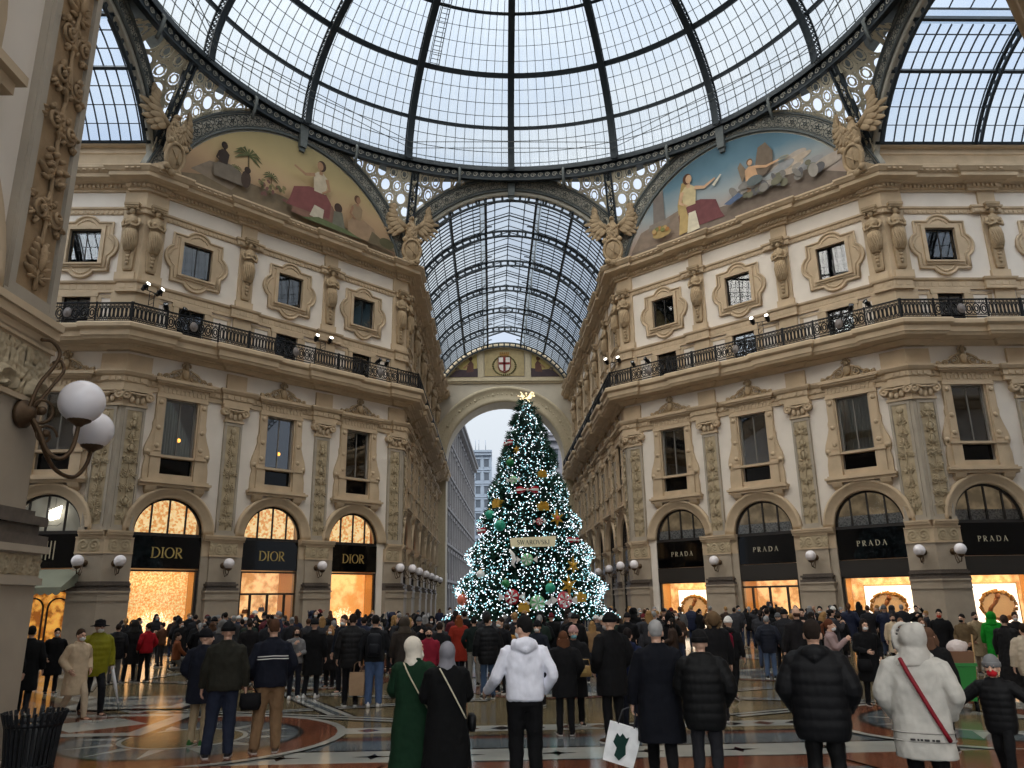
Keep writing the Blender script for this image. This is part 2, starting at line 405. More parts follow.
def person(label, x, y, face, h, kind='jacket', c=(24,24,28), tc=(26,26,30), hr='short', hc=(40,30,24), mask=None, aa='down', ab='down', legs='stand', turn=0, tilt=0, sc=(30,28,28), hood=False, fat=1, skin=0, hs=1, drop=0, wide=1, boot=False, group=None, fine=0, eyes=None, sleeves=True, extra=()):
    vox = (.02,.014,.0095)[fine]
    b = link('person', body(aa,ab,legs,turn,hs,tilt,drop,(.016,.012,.008)[fine])); s = h/1.775; b.location = (x,y,.008); b.rotation_euler = (0,0,math.radians(face)); b.scale = (s,s,s); setm(b, SKINS[skin]); tag(b, label, 'person', group)
    def child(me, m=None, head=False, z=-drop):
        o = link(me.name.split('.')[0], me, b)
        if m: setm(o, m)
        if head: o.matrix_local = Matrix.Translation((0,0,-drop)) @ headM(turn,hs,tilt)
        else: o.location = (0,0,z)
        return o
    child(top(kind,aa,ab,hood,fat,vox,sleeves), cloth(c, .62 if kind=='puffer' else .85)); child(trousers(legs,drop,wide,vox), cloth(tc), z=0)
    for sg,lg in ((1,LEGS[legs][0]),(-1,LEGS[legs][1])):
        a = lg[1]; o = child(shoe(boot), cloth(sc,.5), z=0); o.location = (a[0]*sg,a[1],max(0,a[2]-.08)); o.rotation_euler = (0 if a[1] < .2 else math.radians(22),0,math.radians(8*sg))
    child(hair(hr), cloth(hc), True)
    if mask: child(mask_mesh(), cloth(mask), True)
    if eyes or (eyes is None and abs((face+turn+180)%360-180) < 110):
        for sg in (-1,1): child(eye_mesh(sg), None, True)
        if not mask: child(lips(), None, True)
    return b
def place(name, label, cat, who, loc, group=None, rz=0):
    """something worn or carried: its own thing, put where the person's frame says"""
    bpy.context.view_layer
    M = Matrix.Translation(who.location) @ Matrix.Rotation(who.rotation_euler[2],4,'Z') @ Matrix.Scale(who.scale[0],4) @ Matrix.Translation(loc) @ Matrix.Rotation(rz,4,'Z')
    o = link(name, None); o.matrix_world = M; return tag(o, label, cat, group)
def backpack(who, label, c, c2=None):
    o = place('backpack', label, 'backpack', who, (0,.2,1.2)); mb = MB(); mb.rings([sect(rx,ry,z,18) for rx,ry,z in ((.1,.06,-.24),(.14,.09,-.2),(.15,.1,0),(.14,.09,.16),(.09,.05,.22))]); mb.obj('body',[cloth(c,.6)],o)
    mb = MB(); mb.rings([sect(rx,ry,z,14) for rx,ry,z in ((.08,.03,-.18),(.11,.05,-.15),(.11,.05,-.02),(.08,.03,.02))]); q = mb.obj('pocket',[cloth(c,.6)],o); q.location = (0,.08,0)
    for s in (-1,1):
        mb = MB(); mb.tube([(s*.09,-.06,.2),(s*.12,-.12,.26),(s*.13,-.25,.22),(s*.14,-.34,.05),(s*.14,-.2,-.14),(s*.1,-.05,-.18)],.016,5); mb.obj('strap',[cloth(c2 or c,.6)],o)
def carrybag(who, label, loc, c, w=.3, h=.36, d=.12, cat='bag', hc=None, rz=0, name='shopping_bag', handle=.2):
    o = place(name, label, cat, who, loc, None, rz); mb = MB(); mb.rings([[(-a,-b,z),(a,-b,z),(a,b,z),(-a,b,z)] for a,b,z in ((w/2*.94,d/2,-h-handle),(w/2,d/2*1.05,-h*.5-handle),(w/2,d/2*.8,-handle))],0,False); mb.obj('body',[cloth(c,.6)],o)
    mb = MB()
    for y in (-d*.35,d*.35): mb.tube([(-w*.25,y,-handle),(-w*.2,y*.6,-.05),(0,0,0),(w*.2,y*.6,-.05),(w*.25,y,-handle)],.008,5)
    mb.obj('handle',[cloth(hc or c,.6)],o); return o
def crossbag(who, label, c, s=1, bagc=None, low=.86, kx=.225, ky=.165, bag=True, wd=.009):
    """strap from one shoulder over the back and chest to the opposite hip"""
    o = place('shoulder_bag', label, 'bag', who, (0,0,0)); mb = MB()
    for sg in (-1,1):
        P = []
        for i in range(13):
            t = i/12; x = s*(-.1+.31*t); z = 1.475-(1.475-low)*t; k = kx*(1 if z<1.36 else 1-(z-1.36)*2.4); yy = ky*(1.0 if z<1.36 else 1-(z-1.36)*2.0)*max(.05,1-abs(x/k)**2.5)**.4 if abs(x)<k else .02; P.append((x,.008+sg*(yy+.012),z))
        mb.tube(P,wd,5)
    mb.obj('strap',[cloth(c,.5)],o)
    if bag: mb = MB(); mb.rings([sect(rx,ry,z,14) for rx,ry,z in ((.08,.035,-.1),(.11,.05,-.07),(.11,.05,.06),(.07,.03,.09))]); q = mb.obj('body',[cloth(bagc or c,.5)],o); q.location = (s*(kx+.04),-.03,low-.06); q.rotation_euler = (0,0,PI/2)
    return o
# ------------------------------------------------------------------ plan of the place
W, A, ARM = 7.25, 19.36, 33.1          # arm half width, distance of the octagon sides, length of an arm
S2 = 2**-.5
DIAG = (A-W)*2**.5
BP, AP = DIAG/3, ARM/6                  # bay pitch on the slanting sides, in the arms
def rz_of(u): return math.atan2(u[1], u[0])
class Fr:
    """a facade: origin, direction along the wall (left to right for someone facing it)"""
    def __init__(s, o, u): s.o = Vector((*o, 0)); s.u = Vector((*u, 0)); s.rz = rz_of(u); s.n = Vector((u[1], -u[0], 0))
    def at(s, u, d=0, z=0): return s.o + s.u*u + s.n*d + Vector((0,0,z))
DL = Fr((-A,W),(S2,S2)); DR = Fr((W,A),(S2,-S2)); AL = Fr((-A,W),(1,0)); AR = Fr((A,W),(1,0))
FL = Fr((-W,A),(0,1)); FRT = Fr((W,A),(0,-1)); NL = Fr((-W,-A),(0,1)); NR = Fr((W,-A),(0,-1))

def trim_path(jog=.2, hw=.72, la=34, skip=False):
    """plan line of the left far building: side arm, slanting side, far arm, with a small break forward at every pilaster"""
    P = []
    def wall(fr, us, u0, u1, first_corner, last_corner):
        q = []
        if not first_corner: q.append(fr.at(u0))
        for u in us:
            a, b = max(u-hw, u0), min(u+hw, u1)
            if not (first_corner and u - hw <= u0):
                q += [fr.at(a), fr.at(a, jog)]
            if not (last_corner and u + hw >= u1):
                q += [fr.at(b, jog), fr.at(b)]
        if not last_corner: q.append(fr.at(u1))
        return q
    a = wall(AL, [-BP*k for k in (5,4,3,2,1)] + [-.1], -la, 0, False, True)
    c1 = AL.o + (AL.n+DL.n)*(jog/(1+AL.n.dot(DL.n)))
    b = wall(DL, [.1, 5.75, 11.25, DIAG-.1], 0, DIAG, True, True)
    c2 = FL.o + (FL.n+DL.n)*(jog/(1+FL.n.dot(DL.n)))
    c = wall(FL, [.1] + [AP*k for k in (1,2,3,4,5)] + [ARM-.3], 0, ARM, True, False)
    P = a + [c1] + b + [c2] + c
    return [(p.x, p.y) for p in P]

TP = trim_path(); TP0 = [(-A-34, W), (-A, W), (-W, A), (-W, A+ARM)]
def dentils(mb, path, d0, d1, z0, z1, step=.36, w=.18, m=0):
    for (x0,y0),(x1,y1) in zip(path, path[1:]):
        p = Vector((x0,y0)); q = Vector((x1,y1)); L = (q-p).length
        if L < .5: continue
        u = (q-p)/L; n = Vector((u.y,-u.x)); k = int(L/step)
        for i in range(k):
            c = p + u*((i+.5)*L/k)
            a = c - u*w/2; b = c + u*w/2
            P = [a+n*d0, b+n*d0, b+n*d1, a+n*d1]
            mb.zprism([(t.x,t.y) for t in P], z0, z1, m)
trims = []
def trim(name, mb, mats, label):
    o = mb.obj(name, mats); trims.append(o)
    return o
mb = MB()
mb.sweep([(-.3,22.75),(.1,22.75),(.1,22.86),(.2,22.9),(.2,23.08),(.36,23.12),(.44,23.18),(.82,23.22),(.82,23.42),(.9,23.46),(1.0,23.58),(1.06,23.64),(1.06,23.74),(.3,23.9),(-.3,23.9)], TP)
dentils(mb, TP, .18, .31, 22.9, 23.05, step=.21, w=.11)
dentils(mb, TP, .92, 1.03, 23.5, 23.58, step=.3, w=.16)
trim('trim_1', mb, [TAN], 'main cornice')
mb = MB(); mb.sweep([(-.2,21.46),(.06,21.46),(.06,21.7),(.14,21.76),(.14,21.86),(-.2,21.9)], TP); dentils(mb, TP, .05, .1, 21.5, 21.66, step=.24, w=.14)
trim('trim_2', mb, [TAN], 'upper string course')
mb = MB(); mb.sweep([(-.2,17.12),(.1,17.12),(.1,17.22),(.07,17.24),(.07,17.58),(.15,17.64),(.18,17.74),(-.2,17.78)], TP); dentils(mb, TP, .06, .09, 17.3, 17.52, step=.34, w=.26)
trim('trim_3', mb, [TAN, RELIEFT], 'string course under the figures')
mb = MB()
mb.sweep([(-.2,14.05),(.12,14.05),(.18,14.12),(.3,14.2),(.42,14.22),(.42,14.27),(.9,14.34),(.95,14.46),(1.0,14.5),(1.0,14.78),(1.1,14.84),(1.16,14.9),(1.16,15.08),(1.1,15.15),(-.2,15.15)], trim_path(.22))
trim('trim_4', mb, [TAN], 'balcony slab')
mb = MB(); mb.sweep([(-.2,12.2),(.1,12.2),(.1,12.42),(.15,12.46),(.15,12.72),(.24,12.78),(.32,12.92),(.32,13.0),(-.2,13.06)], TP); dentils(mb, TP, .14, .2, 12.5, 12.68, step=.3, w=.17)
trim('trim_5', mb, [TAN], 'entablature over the pilasters')
for o in list(trims):
    for k in (1,2,3):
        dup(o, rz=-k*PI/2).location.y = -.7 if k > 1 else 0
# ------------------------------------------------------------------ walls with their openings
def wall_cells(mb, c, p, full=True, shop=True):
    hx = 1.72; x = [c-p/2, c-hx, c-.82, c+.82, c+hx, c+p/2]
    def q(x0,x1,z0,z1): mb.quad((x0,0,z0),(x1,0,z0),(x1,0,z1),(x0,0,z1))
    ZT = 25.6
    q(x[0],x[1],-.15,ZT); q(x[4],x[5],-.15,ZT)
    zs = 5.35; n = 14
    for i in range(n):                                           # spandrels over the arch
        a, b = PI - PI*i/n, PI - PI*(i+1)/n
        xa, xb = c+hx*cos(a), c+hx*cos(b)
        mb.quad((xa,0,zs+hx*sin(a)),(xb,0,zs+hx*sin(b)),(xb,0,7.2),(xa,0,7.2))
        mb.quad((xb,0,zs+hx*sin(b)),(xa,0,zs+hx*sin(a)),(xa,.5,zs+hx*sin(a)),(xb,.5,zs+hx*sin(b)))
    for sx in (-hx, hx): mb.quad((c+sx,0,-.15),(c+sx,.5,-.15),(c+sx,.5,zs),(c+sx,0,zs))
    q(x[1],x[4],7.2,8.2)
    def hole(z0,z1,znext,hw=.82):
        q(x[1],c-hw,z0,z1); q(c+hw,x[4],z0,z1); q(x[1],x[4],z1,znext)
        for sx in (-hw,hw): mb.quad((c+sx,0,z0),(c+sx,.4,z0),(c+sx,.4,z1),(c+sx,0,z1))
        for z in (z0,z1): mb.quad((c-hw,0,z),(c+hw,0,z),(c+hw,.4,z),(c-hw,.4,z))
    hole(8.2,12.0,15.15); hole(15.15,16.95,18.7,.7); hole(18.7,20.6,ZT)
def wall(name, fr, bays, u0, u1, label, p):
    mb = MB()
    p = 3.9; us = [b - p/2 for b in bays]
    if not bays: mb.quad((u0,0,-.15),(u1,0,-.15),(u1,0,25.6),(u0,0,25.6))
    else:
        if us[0] > u0 + .01: mb.quad((u0,0,-.15),(us[0],0,-.15),(us[0],0,25.6),(u0,0,25.6))
        e = bays[-1] + p/2
        if e < u1 - .01: mb.quad((e,0,-.15),(u1,0,-.15),(u1,0,25.6),(e,0,25.6))
        for b in bays: wall_cells(mb, b, p)
        for b,c in zip(bays, bays[1:]): mb.quad((b+p/2,0,-.15),(c-p/2,0,-.15),(c-p/2,0,25.6),(b+p/2,0,25.6))
    mb.quad((u0,2.6,-.15),(u1,2.6,-.15),(u1,2.6,25.6),(u0,2.6,25.6))
    o = mb.obj(name, [CREAM]); o.location = fr.o; o.rotation_euler = (0,0,fr.rz)
    return tag(o, label, None, None, 'structure')
dbays = LB = [2.88, 8.5, 13.74]; RB = [3.39, 8.63, 14.25]
fbays = [AP*(k+.5) for k in range(6)]
wall('wall_left_slant', DL, dbays, 0, DIAG, 'cream plaster wall above the DIOR shop windows', BP)
wall('wall_right_slant', DR, RB, 0, DIAG, 'cream plaster wall above the PRADA shop windows', BP)
wall('wall_left_arm', AL, [-BP*1.5, -BP*.5], -34, 0, 'cream wall of the side arm behind the near pilaster and its lamp', BP)
wall('wall_right_arm', AR, [BP*.5, BP*1.5], 0, 34, 'cream wall of the side arm at the edge beyond the PRADA corner', BP)
wall('wall_far_left', FL, fbays, 0, ARM, 'arm wall running from the DIOR corner to the far archway', AP)
wall('wall_far_right', FRT, [-b for b in fbays[::-1]], -ARM, 0, 'arm wall running from the PRADA corner to the far archway', AP)
o = wall('wall_near_left', NL, [-4.08], -14, -.74, 'near arm wall behind the big carved pilaster', AP)
wall('wall_near_right', NR, [], 0, 14, 'near arm wall outside the view on the PRADA side', AP)
for nm, o_, u_ in (('wall_near_left_slant', (-W-.1,-A-.76), (-S2,S2)), ('wall_near_right_slant', (A,-W), (-S2,-S2))):
    f_ = Fr(o_, u_); wall(nm, f_, dbays, 0, DIAG, 'slanting wall on the near side of the octagon', BP)
f_ = Fr((-A,-W), (-1,0)); wall('wall_left_arm_near', f_, [], 0, 34, 'near wall of the left side arm', BP)
f_ = Fr((A+34,-W), (-1,0)); wall('wall_right_arm_near', f_, [], 0, 34, 'near wall of the right side arm', BP)

# ------------------------------------------------------------------ carved ornament as real relief
def scroll(x, z, cx, cz, R, turns=2.2, sgn=1, w=.16):
    dx, dz = (x-cx)*sgn, z-cz
    r = math.hypot(dx, dz)
    if r > R: return 0
    t = math.atan2(dz, dx)
    ph = (r/R*turns*2*PI - t) / (2*PI)
    f = abs((ph % 1) - .5)*2
    return max(0, (f-.25))*1.25 * min(1, (R-r)/(R*.12))
def frieze_fn(seed, per=.5):
    def fn(x, z):
        t = (x/per) % 1; k = int(x//per)
        h = scroll(t, z, .5, .5, .46, 1.8, 1 if k % 2 else -1)
        return max(0, h + .3*mnoise.noise(Vector((x*17, z*9, seed))) + .1)
    return fn
def rinceau(seed, z0, z1, hw, sc, name, n=12, matl=None):
    """carved candelabrum: a central stem with paired scrolls, leaves, fruit and vases, in full relief on a flat ground"""
    mb = MB(); rnd = random.Random(seed); mb.quad((-hw,0,z0),(hw,0,z0),(hw,0,z1),(-hw,0,z1)); k = hw/.34; z = z0+.15
    def leaf(x, zz, a, l, w):
        for da,f in ((0,1),(.55,.62),(-.55,.62)):
            b = a+da; mb.ball((x+.5*l*f*cos(b),-.03*sc,zz+.5*l*f*sin(b)),(l*f*.55,.045*sc*f,w*.62),7,4,rot=Matrix.Rotation(-b,3,'Y'))
    mb.tube([(.02*sin(q*3.3),-.03*sc,z0+.05+(z1-z0-.1)*q/24) for q in range(25)],.03*k,5)
    while z < z1-.55*k:
        kind = rnd.choice((0,0,0,0,1,2,3)); H = .62*k*rnd.uniform(.85,1.15)
        for s in (-1,1):
            if kind == 0:
                R = .135*k; cx = s*.18*k; tn = rnd.choice((1.5,1.8)); up = rnd.choice((1,-1)); pts = []
                for q in range(n+1):
                    t = q/n; a = PI*(0 if s < 0 else 1)+s*up*t*tn*2*PI*-1; r = R*(1-.8*t); pts.append((cx+r*cos(a),-(.035+.05*t)*sc,z+H*.5+r*sin(a)))
                mb.tube([(0,-.03*sc,z+(.05 if up > 0 else H-.05))]+pts,[.026*k]*3+[.024*k]*(n-1),5); mb.ball((cx,-.08*sc,z+H*.5),(.035*k,.04*sc,.035*k),6,4)
                for q in range(7): a = rnd.uniform(0,2*PI); leaf(cx+R*1.05*cos(a),z+H*.5+R*1.05*sin(a),a+rnd.uniform(-.6,.6),.11*k,.035*k)
            elif kind == 1:
                for q in range(5): leaf(s*.03,z+H*(.1+.16*q),PI/2-s*(1.2-.16*q),.26*k*(1-.1*q),.045*k)
            elif kind == 2:
                for q in range(9): mb.ball((s*rnd.uniform(.02,.22)*k,-rnd.uniform(.03,.07)*sc,z+rnd.uniform(.1,.9)*H),(rnd.uniform(.03,.05)*k,.05*sc,rnd.uniform(.03,.05)*k),6,4)
                leaf(s*.05,z+H*.2,PI/2-s*1.1,.28*k,.05*k)
            else:
                mb.tube([(s*.03*k,-.05*sc,z+H*.2),(s*.14*k,-.08*sc,z+H*.35),(s*.2*k,-.07*sc,z+H*.6),(s*.1*k,-.06*sc,z+H*.8)],[.03*k,.045*k,.035*k,.02*k],6); leaf(s*.1*k,z+H*.1,PI/2-s*1.4,.2*k,.05*k)
        if kind == 3: mb.ball((0,-.07*sc,z+H*.5),(.09*k,.08*sc,H*.32),9,6); mb.ball((0,-.09*sc,z+H*.88),(.06*k,.07*sc,.07*k),8,5)
        if kind == 1: mb.ball((0,-.06*sc,z+H*.55),(.05*k,.06*sc,H*.3),7,5)
        z += H
    mb.ball((0,-.04*sc,z1-.28*k),(.16*k,.05*sc,.18*k),8,5)
    return mb.mesh(name,[matl or RELIEF])
STRIPS = [rinceau(q,5.62,11.1,.34,1,'carved_panel') for q in (3,8,12)]
FRZ = []
for s, w_ in ((1,.74),(2,.5)):
    mb = MB(); ff = frieze_fn(s); mb.hgrid(-w_, w_, 4.38, 4.98, int(w_*50), 16, lambda x, z: .06*ff(x, (z-4.38)/.6), 0); FRZ.append(mb.mesh('carved_frieze', [RELIEF]))

# ------------------------------------------------------------------ pillar with pedestal, carved pilaster and capital (one mesh for the plain stone, carved panel as part)
def pillar_mesh(corner=0, E=.62, I=.52):
    mb = MB(); c = corner
    def bx(h, d, z0, z1, m=0, h2=None):
        x0, x1 = -h, h
        if c == -1: x0, x1 = -E - d*.414, min(h,I+.1)
        if c == 1: x0, x1 = -min(h,I+.1), E + d*.414
        mb.box(x0, x1, -d, .3, z0, z1, m)
    # wide pier at shop level
    x0, x1 = (-1.1, 1.1) if not c else ((-E,I) if c == -1 else (-I,E))
    mb.box(x0, x1, -.03, .45, -.15, 4.3, 1); mb.box(x0, x1, -.05, .45, 4.3, 5.05, 0)
    mb.box(x0-.0, x1+.0, -.2, .45, 5.05, 5.16, 0); mb.box(x0, x1, -.28, .45, 5.16, 5.27, 0); mb.box(x0, x1, -.32, .45, 5.27, 5.36, 0)
    bx(.9,.42,-.15,.35,1); bx(.84,.34,.35,2.2,1); bx(.9,.4,2.2,2.28,1); bx(.86,.36,2.28,2.56,1); bx(.92,.43,2.56,2.64,1)
    bx(.86,.4,2.64,2.76,2); bx(.78,.3,2.76,2.88,2); bx(.84,.38,2.88,2.98,2); bx(.76,.24,2.98,3.06,2)
    bx(.7,.14,3.06,4.3,1); bx(.76,.2,4.3,4.36,0); bx(.72,.16,4.36,5.0,0); bx(.76,.2,5.0,5.06,0)
    # pilaster
    bx(.58,.16,5.36,5.5,3); bx(.5,.1,5.5,11.3,3)
    for sx in (-1, 1): mb.box(sx*.43-.06, sx*.43+.06, -.15, 0, 5.5, 11.25, 3)
    mb.box(-.37,.37,-.146,0,5.49,5.62,3); mb.box(-.37,.37,-.146,0,11.1,11.26,3)
    # capital
    bx(.54,.2,11.28,11.4,0); bx(.48,.14,11.4,12.0,0); bx(.72,.34,12.0,12.2,0)
    for sx in (-1,1):
        cx = sx*.56
        mb.M = Matrix.Translation((cx,-.16,11.82)) @ Matrix.Rotation(PI/2,4,'X')
        mb.lathe([(.2,-.16),(.22,.0),(.22,.16),(.14,.17),(.13,.13),(.06,.13),(.05,.2),(.01,.2)], n=14); mb.M = None
        mb.ball((sx*.25,-.2,11.62),(.13,.1,.2),8,5)
    mb.ball((0,-.22,11.86),(.16,.12,.14),8,5); mb.ball((0,-.18,11.55),(.12,.1,.2),8,5)
    mb.tube([(-.45,-.3,11.93),(0,-.33,11.86),(.45,-.3,11.93)],.05,6)
    # blocks above
    bx(.56,.14,13.05,13.9,0)
    bx(.52,.14,15.15,17.14,0); bx(.44,.1,17.76,21.5,0); bx(.46,.14,21.88,22.78,0)
    mb.box(-.5,.5,-.18,0,17.76,18.2,0)
    return mb.mesh('pillar', [TAN, PED, GRANITE, GREYST])
PIL = {0: pillar_mesh(0), -1: pillar_mesh(-1), 1: pillar_mesh(1)}
npil = 0
def pillar(fr, u, corner, label):
    global npil
    o = link('pillar', PIL[corner]); o.location = fr.at(u); o.rotation_euler = (0,0,fr.rz); tag(o, label, None, None, 'structure')
    p = link('carved_panel', STRIPS[npil % 3], o); p.location = (0,-.112,0)
    p = link('carved_frieze', FRZ[0 if not corner else 1], o); p.location = (0,-.16,0)
    npil += 1
    return o
ordn = ('first','second','third','fourth','fifth')
for fr, nm in ((DL,'DIOR'),(DR,'PRADA')):
    pillar(fr, .62, -1, f'carved pilaster at the left end of the {nm} front'); pillar(fr, DIAG-.62, 1, f'carved pilaster at the right end of the {nm} front')
    pa, pb = (5.7,11.2) if fr is DL else (5.93,11.43); pillar(fr, pa, 0, f'carved pilaster between the first and second {nm} windows'); pillar(fr, pb, 0, f'carved pilaster between the second and third {nm} windows')
pillar(AL, -.62, 1, 'carved pilaster on the side arm beside the black shop sign'); pillar(AL, -BP, 0, 'carved pilaster hidden behind the near pillar')
pillar(AR, .62, -1, 'carved pilaster on the side arm beside the rightmost PRADA sign'); pillar(AR, BP, 0, 'carved pilaster at the edge of the right side arm')
pillar(FL, .62, -1, 'carved pilaster turning from the DIOR front into the far arm'); pillar(FRT, -.62, 1, 'carved pilaster turning from the PRADA front into the far arm')
for k in range(1,6):
    pillar(FL, AP*k, 0, f'{ordn[k-1]} pilaster from the DIOR corner down the far arm'); pillar(FRT, -AP*k, 0, f'{ordn[k-1]} pilaster from the PRADA corner down the far arm')

# ------------------------------------------------------------------ bay elements
def archivolt():
    mb = MB()
    mb.arcsweep([(1.7,.2),(1.7,-.06),(1.76,-.1),(1.9,-.1),(1.94,-.16),(2.06,-.16),(2.1,-.22),(2.2,-.24),(2.26,-.14),(2.26,.05)], 0, 5.36, 0, PI, 28)
    return mb.mesh('arch_surround', [TAN])
ARCHV = archivolt()
def lunette_parts():
    mb = MB(); mb.arcsweep([(1.6,.2),(1.6,.1),(1.7,.1),(1.7,.2)], 0, 5.36, 0, PI, 24)
    mb.box(-1.7,1.7,.08,.22,5.2,5.36)
    for x in (-.85,0,.85):
        mb.box(x-.035,x+.035,.1,.2,5.3,5.36+math.sqrt(1.65**2-x*x))
    fr = mb.mesh('frame', [WOODF])
    mb = MB(); n = 20
    mb.poly([(1.62*cos(PI*i/n), .16, 5.34+1.62*sin(PI*i/n)) for i in range(n+1)])
    pn = mb.mesh('pane', [SHOPGL])
    return fr, pn
LUNF, LUNP = lunette_parts()
def window_surround():
    mb = MB()
    for s in (-1,1):
        mb.box(min(s*.82,s*.9),max(s*.82,s*.9),-.08,.1,8.0,12.02)
        mb.box(min(s*.9,s*1.3),max(s*.9,s*1.3),-.16,0,9.1,12.0)
        mb.box(min(s*.95,s*1.25),max(s*.95,s*1.25),-.19,0,9.3,11.6)
        for z in (11.75,10.45,9.55): mb.ball((s*1.1,-.19,z),(.13,.07,.13),8,4)
        mb.box(min(s*.86,s*1.36),max(s*.86,s*1.36),-.24,0,7.9,9.0)
        mb.box(min(s*.82,s*1.42),max(s*.82,s*1.42),-.3,0,9.0,9.12)
        # side volute
        pts = [(1.3,10.9),(1.36,10.7),(1.34,10.4),(1.45,10.0),(1.6,9.6),(1.66,9.3),(1.62,9.05),(1.55,8.9),(1.62,8.5),(1.62,7.9),(1.3,7.9)]
        pl = [(s*x,z) for x,z in pts]
        mb.prism(pl if s < 0 else pl[::-1], -.14, .02)
        mb.M = Matrix.Translation((s*1.5,-.14,9.2)) @ Matrix.Rotation(PI/2,4,'X'); mb.lathe([(.14,0),(.14,.04),(.06,.04),(.05,.08),(.01,.08)],n=10); mb.M = None
        # corbel under the sill
        mb.rings([[(s*1.2-w,0,z),(s*1.2+w,0,z),(s*1.2+w,-d,z),(s*1.2-w,-d,z)] for w,d,z in ((.2,.1,7.2),(.26,.26,7.36),(.26,.34,7.55))], 0, False)
    mb.box(-1.72,1.72,-.3,.05,7.55,7.7); mb.box(-1.78,1.78,-.4,.05,7.7,7.82); mb.box(-1.66,1.66,-.3,.05,7.82,7.92)
    mb.box(-.86,.86,-.22,.12,9.0,9.12); mb.box(-.84,.84,-.1,.12,7.92,8.2)
    # entablature and pediment slab
    mb.box(-1.32,1.32,-.2,0,12.0,12.14); mb.box(-1.28,1.28,-.16,0,12.14,12.62); mb.box(-1.36,1.36,-.26,0,12.62,12.7)
    for i in range(12): mb.box(-1.25+i*.215,-1.15+i*.215,-.2,0,12.28,12.5)
    mb.box(-1.46,1.46,-.38,0,12.7,12.8); mb.box(-1.54,1.54,-.46,0,12.8,12.92)
    return mb.mesh('surround', [TAN])
def crest():
    mb = MB()
    prof = [(-1.35,12.92),(1.35,12.92),(1.3,13.0),(.85,13.06),(.5,13.2),(.2,13.35),(.14,13.8),(-.14,13.8),(-.2,13.35),(-.5,13.2),(-.85,13.06),(-1.3,13.0)]
    mb.prism(prof, -.12, 0)
    for s in (-1,1):
        for cx,cz,R in ((.46,13.24,.29),(.95,13.1,.17),(1.28,13.06,.13)):
            pts = []
            for i in range(19):
                t = i/18; a = t*3.4*PI + (0 if s > 0 else 0); r = R*(1-t*.8)
                pts.append((s*(cx + r*cos(a)), -.16, cz + r*sin(a)))
            mb.tube(pts, [.05*(1-.5*i/18) for i in range(19)], 6)
        mb.tube([(s*.2,-.16,13.62),(s*.45,-.18,13.5),(s*.75,-.16,13.3),(s*1.05,-.16,13.12)],[.06,.06,.05,.04],6)
        mb.ball((s*1.34,-.14,13.1),(.1,.1,.14),8,5)
    mb.ball((0,-.16,13.36),(.2,.14,.26),10,6); mb.ball((0,-.16,13.78),(.13,.12,.16),8,5)
    for i in range(5):
        a = PI*(.15+.175*i); mb.ball((.22*cos(a),-.15,13.74+.24*sin(a)),(.07,.06,.1),6,4)
    return mb.mesh('crest', [RELIEFT])
WSUR, CREST = window_surround(), crest()
def win_parts():
    mb = MB()
    for x0,x1,z0,z1 in ((-.8,-.72,9.12,12),(.72,.8,9.12,12),(-.8,.8,11.9,12),(-.8,.8,9.12,9.2),(-.03,.03,9.12,12)): mb.box(x0,x1,.12,.2,z0,z1)
    f = mb.mesh('frame',[GREYF])
    mb = MB(); mb.box(-.78,.78,.15,.165,9.14,11.98); p = mb.mesh('pane',[PANE])
    mb = MB(); mb.box(-.8,.8,.12,.18,8.2,9.0); q = mb.mesh('parapet_panel',[BLACKGL])
    mb = MB(); ids = []
    for j in (0,1):
        ids.append([mb.av((-.82+1.64*i/60, .25+.035*sin(i*1.25)+.02*sin(i*.6), 9.0+3.0*j)) for i in range(61)])
    for i in range(60): mb.af((ids[0][i],ids[0][i+1],ids[1][i+1],ids[1][i]),0,True)
    c = mb.mesh('curtain',[mat('grey_green_curtain',(92,98,92),.9,var=.2,scale=2)])
    return f,p,q,c
WINF,WINP,WINQ,WINC = win_parts()
def mezz_parts():
    mb = MB()
    for s in (-1,1):
        mb.box(min(s*.7,s*.98),max(s*.7,s*.98),-.1,0,15.15,16.95); mb.box(min(s*.98,s*1.2),max(s*.98,s*1.2),-.05,0,15.15,17.02)
        mb.box(min(s*1.2,s*2.2),max(s*1.2,s*2.2),-.04,0,16.86,17.02)
        mb.box(min(s*2.0,s*2.2),max(s*2.0,s*2.2),-.04,0,15.15,16.9)
    mb.box(-1.05,1.05,-.12,0,16.9,17.12)
    sur = mb.mesh('surround',[TAN])
    mb = MB()
    for x0,x1,z0,z1 in ((-.7,-.62,15.15,16.95),(.62,.7,15.15,16.95),(-.62,.62,16.85,16.95),(-.03,.03,15.15,16.9)): mb.box(x0,x1,.1,.18,z0,z1)
    f = mb.mesh('frame',[WOODF])
    mb = MB(); mb.box(-.66,.66,.13,.145,15.15,16.9); p = mb.mesh('pane',[PANE])
    mb = MB(); mb.box(-.7,.7,.38,.4,15.15,16.95); d = mb.mesh('interior',[DARKIN])
    return sur,f,p,d
MEZ = mezz_parts()
